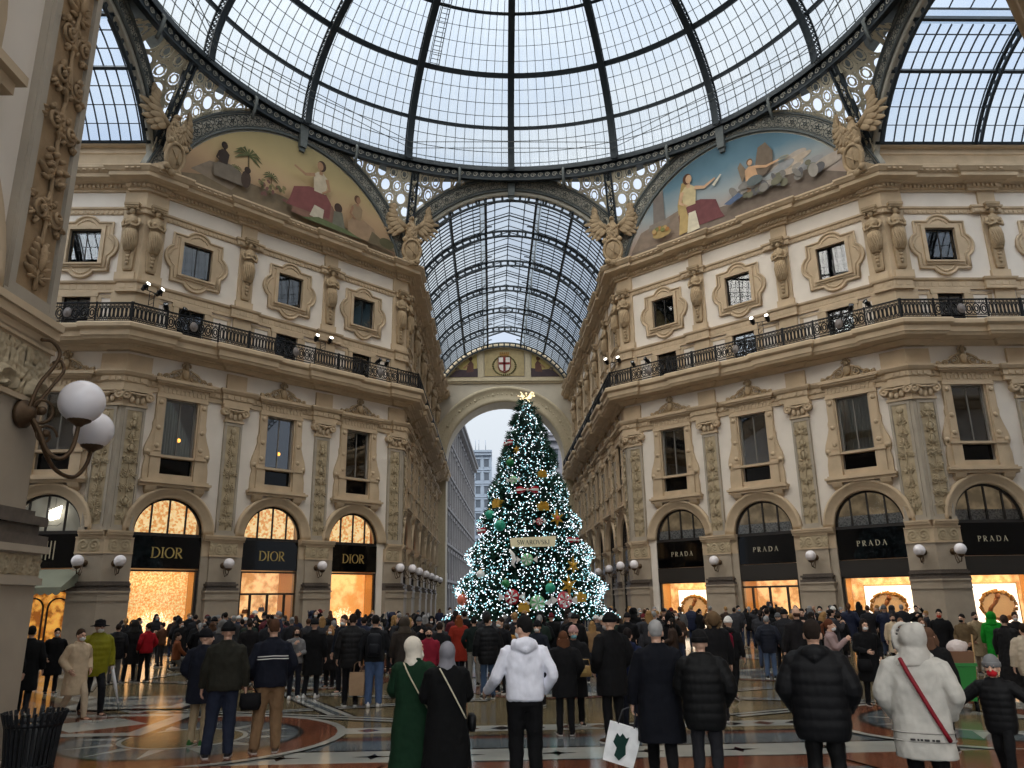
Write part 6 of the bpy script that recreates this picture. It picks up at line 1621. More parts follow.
# ------------------------------------------------------------------ the tree
BEFORE = set(bpy.data.objects)
tr = thing('christmas_tree','tall dark green christmas tree covered in white and pale blue lights','christmas tree',(-.15,0,0))
TZ0,TZ1,TR = 1.25,9.55,2.95
def trad(z): t = (z-TZ0)/(TZ1-TZ0); return TR*(1-t)**.93*(.93+.07*cos(t*44))+.05
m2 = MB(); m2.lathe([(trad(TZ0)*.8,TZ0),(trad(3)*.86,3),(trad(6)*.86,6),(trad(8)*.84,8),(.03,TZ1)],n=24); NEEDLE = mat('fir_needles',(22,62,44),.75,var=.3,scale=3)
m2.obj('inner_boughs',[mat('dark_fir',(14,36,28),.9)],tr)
m2 = MB(); rnd = random.Random(11); pos = []
for i in range(4200):
    t = 1-math.sqrt(rnd.random()); z = TZ0+(TZ1-TZ0)*t; a = rnd.uniform(0,2*PI); r = trad(z); b = Vector((r*.8*cos(a),r*.8*sin(a),z+.1)); d = Vector((cos(a),sin(a),-.25+rnd.uniform(-.2,.3))).normalized(); L = .2+.18*(1-t)
    tip = b+d*L*1.4; pos.append((tip,d,t)); sd = Vector((-sin(a),cos(a),0)); upv = d.cross(sd)
    for k in range(5):
        b2 = b+d*L*.28*k; an = rnd.uniform(0,PI); w = (sd*cos(an)+upv*sin(an))*(.15-.018*k); c2 = b2+d*.16
        m2.poly([b2-d*.03,c2+w,b2+d*.07]); m2.poly([b2-d*.03,c2-w,b2+d*.07])
m2.obj('boughs',[NEEDLE],tr)
def bulbmat(n,c,s):
    m = mat(n,c,.4,emit=c,es=s); m.cycles.emission_sampling = 'NONE'; return m
m2 = MB()
for i in range(7600):
    t = 1-math.sqrt(rnd.random()); z = TZ0+.05+(TZ1-TZ0)*t; a = rnd.uniform(0,2*PI); r = trad(z)*rnd.uniform(.97,1.1); c = Vector((r*cos(a),r*sin(a),z)); s_ = rnd.choice((.017,.021,.026)); mi = rnd.choice((0,0,0,1,1,2))
    ids = [m2.av(c+Vector(v)*s_) for v in ((1,0,0),(0,1,0),(-1,0,0),(0,-1,0),(0,0,1),(0,0,-1))]
    for f in ((0,1,4),(1,2,4),(2,3,4),(3,0,4),(1,0,5),(2,1,5),(3,2,5),(0,3,5)): m2.af([ids[q] for q in f],mi)
m2.obj('fairy_lights',[bulbmat('bulb_white',(240,248,255),2.2),bulbmat('bulb_ice',(170,220,230),1.9),bulbmat('bulb_teal',(100,176,184),1.2)],tr)['kind'] = 'stuff'
m2 = MB(); m2.lathe([(.32,-.15),(.3,.5),(.26,1.6)],n=14); m2.obj('trunk',[mat('fir_bark',(70,52,40),.9,var=.2,scale=9)],tr)
m2 = MB(); m2.lathe([(1.5,-.15),(1.5,.5),(1.42,.55),(1.42,.9),(.4,.95)],n=28); m2.obj('stand',[mat('white_tree_stand',(210,206,198),.5)],tr)
def on_tree(x,z,out=.12):
    r = trad(z)+out; xx = max(-r*.97,min(r*.97,x+.15)); return Vector((-.15+xx,-math.sqrt(max(0,r*r-xx*xx)),z)), math.atan2(xx,math.sqrt(max(.01,r*r-xx*xx)))
RED,WHT,GRN,TEAL,GLD,PNK,MINT,CORAL = mat('red_gloss',(176,24,40),.3),mat('white_gloss',(236,232,226),.35),mat('green_gloss',(34,120,64),.3),mat('teal_gloss',(40,150,120),.3),mat('gold_gloss',(206,160,60),.3,metal=.5),mat('pink_gloss',(216,84,100),.35),mat('mint_gloss',(130,200,140),.35),mat('coral_gloss',(214,110,84),.35)
def orn(kind,label,x,z,s,c1,c2):
    p,rz = on_tree(x,z); o = thing({'bow':'ribbon_bow','ball':'bauble','star':'star_ornament','candy':'candy_ornament','box':'gift_ornament'}[kind],label,'ornament',p,rz,'ornaments on the christmas tree')
    a,b = MB(),MB()
    if kind == 'bow':
        for q in (-1,1):
            a.rings([[(q*s*x_,-.02-w_*.3,h_),(q*s*x_,.03,h_),(q*s*x_,.03,-h_),(q*s*x_,-.02-w_*.3,-h_)] for x_,h_,w_ in ((.06,.05*s,.1),(.35,.2*s,.3),(.62,.3*s,.3),(.95,.26*s,.05))],0,False)
            b.rings([[(q*s*x_,-.05-w_*.3,h_),(q*s*x_,.0,h_),(q*s*x_,.0,-h_),(q*s*x_,-.05-w_*.3,-h_)] for x_,h_,w_ in ((.1,.02*s,.1),(.4,.07*s,.3),(.66,.1*s,.3),(.97,.09*s,.05))],0,False)
        b.ball((0,-.06,0),(.14*s,.1,.15*s),8,5); n1,n2 = 'loops','knot'
    elif kind == 'ball': a.ball((0,0,0),.42*s,14,9); b.lathe([(.1*s,.4*s),(.1*s,.5*s),(.03*s,.55*s)],n=8); n1,n2 = 'ball','cap'
    elif kind == 'star':
        pts = [((.62 if i%2==0 else .2)*s*cos(PI/2+PI*i/6),(.62 if i%2==0 else .2)*s*sin(PI/2+PI*i/6)) for i in range(12)]; a.prism(pts,-.05,.03); b.ball((0,-.06,0),(.16*s,.06,.16*s),8,5); n1,n2 = 'points','centre'
    elif kind == 'candy':
        a.M = Matrix.Rotation(PI/2,4,'X'); a.lathe([(.01,-.06),(.44*s,-.06),(.5*s,0),(.44*s,.06),(.01,.06)],n=20); a.M = None
        for i in range(6):
            t = PI*i/3; b.prism([(.04*s*cos(t),.04*s*sin(t)),(.42*s*cos(t+.1),.42*s*sin(t+.1)),(.42*s*cos(t+.6),.42*s*sin(t+.6))],-.09,-.05)
        for q in (-1,1): b.prism([(q*.46*s,0),(q*.85*s,.26*s*1),(q*.85*s,-.26*s)] if q<0 else [(.46*s,0),(.85*s,-.26*s),(.85*s,.26*s)],-.04,.04)
        n1,n2 = 'sweet','swirl'
    else:
        a.box(-.4*s,.4*s,-.1,.15,-.26*s,.26*s); b.box(-.07*s,.07*s,-.12,.16,-.27*s,.27*s); b.box(-.41*s,.41*s,-.12,.16,-.05*s,.05*s)
        for q in (-1,1): b.ball((q*.15*s,-.08,.32*s),(.15*s,.05,.08*s),8,5)
        n1,n2 = 'box','ribbon'
    a.obj(n1,[c1],o); b.obj(n2,[c2],o)
for a_ in (('bow','red and white bow highest on the tree',-.88,7.74,.36,RED,WHT),('bow','red and white bow in the middle above the banner',-.25,5.79,.42,RED,WHT),('box','gold gift ornament left of the middle red bow, level with it or lower',-1.32,5.36,.5,GLD,GLD),
 ('box','gold gift ornament right of the middle, well above the banner',.29,5.16,.48,GLD,GLD),('ball','teal bauble near the left edge above the banner',-1.62,4.96,.42,TEAL,GLD),('ball','teal bauble just left of centre above the banner',-1.25,4.53,.48,TEAL,GLD),
 ('bow','small dark red bow at the left edge above the banner',-1.9,4.43,.34,RED,WHT),('candy','small red and white sweet above the right end of the banner',.13,4.62,.26,RED,WHT),('star','brown and gold star near the right edge above the banner',.76,4.75,.5,GLD,CORAL),
 ('candy','pale green sweet just below the banner',-.35,3.3,.42,MINT,WHT),('star','gold star at the right below the banner',1.28,3.1,.5,GLD,GLD),('star','large gold star low on the right',1.04,2.42,.56,GLD,GLD),('ball','teal bauble low right of centre',.4,2.33,.42,TEAL,GLD),
 ('candy','red and white sweet low left of centre',-.89,2.07,.52,RED,WHT),('candy','pale green sweet low in the centre',-.04,1.86,.52,MINT,WHT),('candy','pink sweet low on the right',.89,1.94,.58,PNK,WHT),('box','gold gift ornament at the low right',1.46,2.0,.5,GLD,GLD),
 ('ball','coral bauble at the lowest left edge',-2.6,2.0,.5,CORAL,GLD),('box','brown gold gift ornament low in the centre left of the pale green sweet',-.5,1.7,.46,GLD,GLD),('ball','cream bauble on the left below the banner',-1.95,2.85,.36,WHT,GLD),('ball','green bauble between the banner and the red sweet',-1.1,2.5,.34,GRN,GLD),
 ('star','yellow star high on the tree below the highest bow',-.6,7.4,.26,GLD,GLD),('ball','green bauble high on the tree',-.85,6.9,.36,GRN,GLD),('box','gold gift ornament high on the right',.3,6.4,.4,GLD,GLD),('bow','dark red bow at the right edge beside the banner',1.35,4.0,.34,RED,WHT),('candy','mint sweet high on the tree left of the right gold gift',-.75,6.2,.3,MINT,WHT)): orn(*a_)
p,rz = on_tree(-.12,3.87,.2); o = thing('tree_banner','cream banner with the name of the sponsor across the tree','banner',p,rz)
m2 = MB(); m2.prism([(-.78,-.14),(.74,-.14),(.8,.2),(.74,.22),(-.74,.16),(-.8,.14)],-.04,.02); m2.obj('board',[mat('glowing_cream_board',(206,196,160),.5,emit=(206,196,160),es=.25)],o); m2 = MB(); text(m2,'SWAROVSKI',0,-.06,.15,-.06,-.04,.1); m2.obj('lettering',[mat('dark_lettering',(48,52,56),.5)],o)  # banner board has a faint glow added to its cream
p,rz = on_tree(-.85,3.35,.2); o = thing('swan_ornament','white curved ribbon ornament under the left end of the banner','ornament',p,rz,'ornaments on the christmas tree'); m2 = MB(); m2.tube([(-.1,0,.3),(.02,0,.12),(.06,0,-.05),(.0,0,-.2),(.1,0,-.32)],[.03,.07,.08,.06,.02],6); m2.obj('ribbon',[WHT],o)
o = thing('tree_topper','sparkling gold and white spray on the tip of the tree','ornament',(-.15,0,9.5)); m2 = MB()
for i in range(34):
    d = Vector((rnd.gauss(0,.6),rnd.gauss(0,.6),rnd.uniform(-.3,1))).normalized()*rnd.uniform(.15,.36); m2.tube([(0,0,.1),d+Vector((0,0,.1))],.008,3); m2.ball(d+Vector((0,0,.1)),.028,5,3)
m2.obj('spray',[bulbmat('bulb_warm',(255,236,190),1.3)],o)

HZ += [x for x in bpy.data.objects if x.parent is None and x not in BEFORE]
for x in HZ: x.location.z += .15                          # the paving lies 2.1 m under the lens
# ------------------------------------------------------------------ the crowd, one by one
person('person in a black hooded coat at the far left edge, behind the near pillar', -10.93, -13.31, 180, 1.74, kind='coat', hr='hood', hc=(14, 14, 17), c=(14, 14, 17))
person('person in a long black coat walking away past the litter bin', -11.03, -12.48, 204, 1.74, kind='coat', c=(20, 20, 22), hr='short', hc=(24, 20, 18), legs='walk', aa='pocket', ab='down', fine=1)
person('person in a black coat and white mask left of the beige coat', -12.68, -8.37, 38, 1.59, kind='coat', c=(14, 14, 17), mask=(225, 225, 225), aa='pocket', ab='pocket', fine=1)
lady = person('person in a long beige wool coat and white mask, hands in pockets', -9.60, -13.32, 62, 1.69, kind='coat', c=(196, 174, 146), tc=(188, 168, 144), hr='short', hc=(60, 44, 32), mask=(228, 228, 226), aa='pocket', ab='pocket', legs='walk', sc=(110, 62, 34), fine=1)
vest = person('person in a yellow-green puffer jacket and black hat, striding beside the beige coat', -9.57, -12.66, 46, 1.84, kind='puffer', c=(128, 124, 22), tc=(22, 22, 26), hr='hat', hc=(14, 14, 17), mask=(228, 228, 226), aa='down', ab='pocket', legs='walk', fine=1, sc=(70, 46, 36))
person('person in a black puffer jacket and grey trousers, back turned, right of the yellow-green one', -12.23, -5.99, 194, 1.62, kind='puffer', c=(20, 20, 23), tc=(84, 82, 82), fat=1.08, fine=1)
person('person in dark clothes with hood up, right of the grey trousers', -12.02, -5.47, 224, 1.71, kind='coat', c=(28, 27, 28), hr='hood', hc=(46, 44, 42), legs='wide', fine=1)
person('person in a bright red jacket standing before the first DIOR window', -11.58, -5.55, 238, 1.62, kind='jacket', c=(150, 18, 30), tc=(14, 14, 17), fine=1, aa='pocket', ab='pocket', legs='wide')
person('person in a brown jacket holding up a phone before the first DIOR window', -13.44, 0.10, 252, 1.52, kind='jacket', c=(86, 56, 40), tc=(44, 44, 48), aa='phone', ab='phone', hr='short', hc=(40, 28, 22))
person('person in a black suit coat facing away right of the first DIOR window', -12.54, -0.52, 51, 1.57, kind='coat', c=(18, 18, 20), hr='short', mask=(220, 220, 220))
person('person in a rust brown jacket crouching with a phone', -12.14, -1.77, 116, 1.70, kind='jacket', c=(112, 62, 36), tc=(98, 96, 92), legs='kneel', drop=0.5, aa='fwd', ab='fwd')
olive = person('person in an olive black jacket, blue jeans and black cap, back turned', -5.46, -17.33, 196, 1.86, kind='jacket', c=(38, 37, 30), tc=(34, 40, 56), hr='cap', hc=(16, 16, 18), aa='down', ab='down', fat=1.14, fine=2, wide=1.24, legs='wide')
stripe = person('person in a navy jacket with two white stripes and khaki trousers, back turned', -4.88, -17.00, 201, 1.88, kind='jacket', c=(20, 23, 34), tc=(120, 94, 68), hr='short', hc=(78, 52, 36), aa='pocket', ab='pocket', fat=1.1, fine=2, wide=1.24, sc=(80, 66, 50), legs='wide')
navycap = person('person in a navy coat and black cap, half hidden left of the olive jacket', -6.13, -16.31, 169, 1.73, kind='parka', c=(26, 29, 40), tc=(166, 146, 116), hr='beanie', hc=(18, 18, 22), aa='pocket', ab='pocket', fine=2, sc=(50, 96, 48), turn=-60, skin=0)
person('person in a dark coat standing between the first and second DIOR windows', -11.29, -2.34, 180, 1.63, kind='coat', c=(14, 14, 17))
person('person with grey hood up just left of the black cap', -8.77, -7.58, 188, 1.71, kind='parka', c=(58, 58, 62), hr='hood', hc=(120, 118, 116))
person('person in black beside the olive jacket, seen over its right shoulder', -8.33, -6.63, 207, 1.66, kind='coat', c=(24, 22, 24), hr='short', tc=(14, 14, 17))
greyj = person('person in a pale grey jacket holding a drink, white sneakers', -6.13, -10.32, 23, 1.58, kind='jacket', c=(120, 118, 118), tc=(28, 30, 40), hr='long', hc=(44, 34, 30), mask=(30, 30, 32), aa='front', ab='phone', sc=(220, 218, 214), fine=1, wide=1.05)
person('person in a black coat with hood, white sneakers, left of the tan coat bag', -5.75, -10.19, 182, 1.75, kind='coat', c=(16, 16, 18), hr='beanie', hc=(18, 18, 20), sc=(224, 222, 218), fine=1, legs='wide')
person('blonde person with white mask leaning beside the black coat and white sneakers', -5.79, -8.04, 341, 1.53, kind='coat', c=(26, 24, 26), hr='long', hc=(150, 112, 70), mask=(228, 228, 228))
person('person in dark blue with white mask, looking left of the tall black puffer', -5.20, -9.47, 330, 1.82, kind='jacket', c=(30, 34, 44), mask=(224, 224, 222), hr='short', hc=(52, 40, 32), fine=1)
bags = person('person in a black ribbed puffer jacket carrying two tan bags, back turned', -4.59, -11.75, 192, 1.87, kind='puffer', c=(22, 21, 22), tc=(14, 14, 17), hr='short', hc=(34, 26, 22), aa='down', ab='carry', fine=2, fat=1.05)
jeans = person('person in a black jacket with backpack, blue jeans and white sneakers, back turned', -4.06, -11.99, 184, 1.84, kind='jacket', c=(26, 27, 30), tc=(70, 90, 124), hr='short', hc=(24, 20, 18), sc=(222, 220, 216), aa='carry', ab='front', fine=2, wide=1.2)
person('person in a grey-brown hooded coat behind the white headscarf', -3.56, -10.87, 191, 1.77, kind='coat', c=(52, 46, 42), hr='hood', hc=(70, 62, 54), fine=1)
green = person('person in a dark green long coat and cream headscarf, left of the grey headscarf', -2.46, -19.96, 173, 1.72, kind='longcoat', c=(16, 44, 26), hr='hijab', hc=(216, 206, 190), mask=(220, 220, 220), turn=-40, aa='front', ab='down', fine=2)
grey = person('person in a black long coat and grey headscarf with a thin strap across the back', -2.07, -20.25, 189, 1.67, kind='longcoat', c=(6, 6, 7), hr='hijab', hc=(128, 126, 132), aa='front', ab='front', fine=2, fat=1.08)
person('person in a black mask and pink-red jacket facing the camera between the headscarves', -2.92, -11.98, 9, 1.58, kind='jacket', c=(130, 30, 48), mask=(20, 20, 22), hr='short', hc=(26, 22, 22), fine=1)
person('person in a black coat seen over the grey headscarf', -2.75, -10.99, 179, 1.65, kind='coat', c=(18, 18, 20), fat=1.1)
person('person in an orange-red coat with reddish hair before the tree', -2.50, -6.53, 197, 1.73, kind='coat', c=(142, 44, 30), hr='long', hc=(130, 70, 36))
person('person in a dark green jacket and pale trousers left of the blue jeans', -2.04, -8.18, 179, 1.70, kind='jacket', c=(22, 32, 30), tc=(128, 126, 120), hr='short', hc=(24, 22, 20), fine=1, aa='pocket', ab='pocket')
blk = person('person in a black jacket, blue jeans and dark sneakers left of the white sweatshirt', -1.66, -10.97, 190, 1.79, kind='puffer', c=(18, 19, 22), tc=(60, 78, 104), hr='short', hc=(22, 18, 16), sc=(30, 30, 32), mask=(222, 222, 222), turn=-50, fine=2)
person('person in black with white mask between the black jacket and the mustard jacket', -1.37, -10.05, 329, 1.72, kind='coat', c=(20, 20, 24), mask=(222, 222, 222), turn=-20, fine=1)
person('person in a mustard yellow jacket just left of the white hoodie', -1.18, -8.79, 184, 1.52, kind='jacket', c=(150, 108, 48), tc=(44, 44, 48), hr='short', hc=(32, 26, 22), fine=1)
hoodie = person('person in a white hooded sweatshirt and black trousers, back turned, phone in hand', -1.19, -19.79, 184, 1.92, kind='hoodie', c=(226, 226, 236), tc=(10, 10, 12), hr='short', hc=(18, 16, 16), mask=(226, 226, 226), turn=38, aa='fwdout', ab='pocket', hood=True, fine=2, skin=0, wide=1.18)
person('person in a black beanie and white mask right of the white hoodie', -0.61, -12.30, 317, 1.68, kind='coat', c=(26, 30, 40), hr='beanie', hc=(14, 14, 18), mask=(220, 220, 222), turn=20, fine=1)
bcoat = person('person in a black knee coat with brown hair and boots, back turned', -0.39, -16.00, 179, 1.60, kind='parka', c=(18, 18, 20), tc=(20, 20, 22), hr='long', hc=(92, 58, 38), aa='pocket', ab='pocket', boot=True, sc=(16, 16, 18), fine=2)
pinkb = person('person in a pink beanie, glasses and blue mask facing the camera', -0.12, -15.02, 2, 1.65, kind='coat', c=(22, 22, 24), hr='beanie', hc=(176, 138, 132), mask=(120, 170, 180), aa='front', ab='front', fine=2, tc=(14, 14, 17))
tallb = person('person in a black coat, black beanie and brown shoes standing sideways', 0.27, -16.80, 207, 1.89, kind='parka', c=(14, 14, 16), tc=(16, 16, 18), hr='beanie', hc=(12, 12, 14), mask=(180, 170, 165), turn=25, aa='pocket', ab='pocket', fine=2, sc=(66, 46, 32))
person('person in a navy blue hooded jacket right of the black beanie', 0.69, -15.95, 161, 1.63, kind='jacket', c=(26, 34, 62), tc=(22, 24, 34), hr='short', hc=(30, 24, 24), hood=True, aa='front', ab='front', fine=2, sc=(14, 14, 16))
grhair = person('person with cropped grey hair in a long navy coat, carrying the white paper bag', 0.37, -19.86, 171, 1.85, kind='coat', c=(10, 12, 20), tc=(12, 12, 14), hr='short', hc=(150, 148, 146), legs='walk', aa='carry', ab='pocket', fine=2, fat=1.1)
blkjk = person('person in a black jacket and dark grey trousers beside the long navy coat, back turned', 0.78, -20.27, 166, 1.74, kind='puffer', c=(8, 8, 9), tc=(34, 34, 38), hr='beanie', hc=(14, 13, 14), aa='front', ab='pocket', fine=2, fat=1.05)
furh = person('person in a black coat with brown fur hood behind the black jacket', 2.41, -14.91, 185, 1.87, kind='coat', c=(20, 20, 22), hr='fur', hc=(104, 82, 58), fine=1)
redbp = person('person in a white cap and tan hood wearing a crimson backpack, dark clothes', 3.57, -11.96, 144, 1.69, kind='jacket', c=(20, 20, 22), tc=(18, 18, 20), hr='beanie', hc=(220, 216, 210), hood=True, legs='walk', fine=1, sc=(70, 26, 30))
jeansr = person('grey haired person in a navy jacket and blue jeans, hands in pockets', 5.83, -7.80, 161, 1.60, kind='puffer', c=(24, 28, 40), tc=(76, 94, 122), hr='short', hc=(140, 138, 138), aa='pocket', ab='pocket', fine=1, wide=1.1)
person('tall bald person in a dark jacket behind the large black puffer', 4.98, -12.20, 179, 1.88, kind='jacket', c=(28, 26, 28), hr='bald', hc=(66, 46, 38), fine=1)
puf = person('person in a large black hooded puffer coat, back turned, tousled dark hair', 1.64, -21.37, 156, 1.87, kind='puffer', c=(9, 9, 12), tc=(8, 8, 9), hr='short', hc=(34, 25, 20), aa='pocket', ab='pocket', hood=True, fat=1.13, fine=2)
pink = person('person with auburn ponytail, white mask and pale pink scarf, seen from the side', 5.15, -13.48, 62, 1.65, kind='jacket', c=(150, 128, 126), tc=(44, 44, 48), hr='pony', hc=(96, 54, 34), mask=(226, 226, 226), aa='phone', ab='phone', fine=2)
ladyb = person('person in a black coat with bag and white mask, standing on the open floor', 5.92, -13.31, -5, 1.64, kind='coat', c=(15, 15, 17), tc=(14, 14, 16), hr='long', hc=(32, 24, 22), mask=(222, 222, 222), aa='pocket', ab='front', boot=True, sc=(14, 14, 16), fine=2)
park = person('person in a pale grey hooded parka with a red strap across the back', 2.40, -21.80, 149, 1.83, kind='parka', c=(178, 174, 166), tc=(10, 10, 12), hr='hood', hc=(180, 175, 167), turn=38, aa='pocket', ab='pocket', fat=1.07, fine=2)
person('person with long brown hair in a black coat beside the grey parka', 4.65, -18.01, 136, 1.64, kind='coat', c=(15, 15, 16), hr='long', hc=(92, 66, 50), fine=2, fat=1.05)
person('person in black with an orange-red mask before the corner pillar', 10.52, -7.90, 321, 1.71, kind='coat', c=(18, 18, 20), mask=(196, 62, 44), hr='short', hc=(26, 22, 20), fine=1)
person('person in a khaki jacket and black mask left of the beige trench coat', 10.77, -8.50, 299, 1.59, kind='jacket', c=(104, 86, 62), tc=(14, 14, 17), mask=(22, 22, 24), hr='short', hc=(30, 24, 22), aa='pocket', ab='pocket', fine=1)
person('person in a beige trench coat, back to the PRADA corner', 11.70, -7.56, -1, 1.61, kind='coat', c=(158, 138, 110), tc=(120, 104, 88), hr='short', hc=(40, 32, 28), mask=(40, 36, 34), aa='pocket', ab='pocket', fine=1)
blong = person('person in a long black coat and blue jeans carrying a white handbag', 9.37, -12.42, 117, 1.65, kind='longcoat', c=(22, 21, 22), tc=(34, 42, 80), hr='short', hc=(56, 44, 38), mask=(224, 224, 224), turn=40, fine=2, sc=(214, 210, 204), ab='front')
kid = person('child in a black puffer jacket, grey beanie and red mask, arms spread', 4.30, -19.92, 318, 1.33, kind='puffer', c=(11, 11, 13), tc=(14, 14, 16), hr='beanie', hc=(112, 112, 112), mask=(170, 26, 36), aa='side', ab='side', hs=1.3, legs='walk', fine=2)
person('person in a pale beige jacket cut by the right edge of the view', 8.33, -14.55, 166, 1.54, kind='puffer', c=(188, 172, 150), tc=(44, 44, 48), fine=1)
person('person hidden under a bright green hooded cape before the side arm shop', 11.77, -8.15, 138, 1.62, kind='coat', c=(24, 140, 40), hr='hood', hc=(28, 150, 44), fine=1)
person('person in a cream coat with beige scarf in front of the round screen picture', 10.52, -5.33, -12, 1.54, kind='coat', c=(196, 176, 148), hr='short', hc=(50, 40, 34), mask=(60, 50, 46))
person('person with brown hair and grey jacket just left of the parka hood', 8.80, -9.15, -7, 1.53, kind='jacket', c=(92, 88, 86), hr='long', hc=(110, 80, 60))
person('person in a camel coat with pale mask right of the parka hood', 9.05, -9.69, -13, 1.54, kind='coat', c=(160, 128, 94), hr='long', hc=(96, 70, 54), mask=(222, 222, 220), fine=1)
person('person in black talking by the third PRADA window, back turned', 9.32, -4.31, 147, 1.57, kind='coat', c=(18, 18, 20))
person('person in a dark coat with white mask at the far right by the shop window', 12.03, -8.76, -23, 1.62, kind='coat', c=(30, 28, 30), mask=(214, 214, 214))
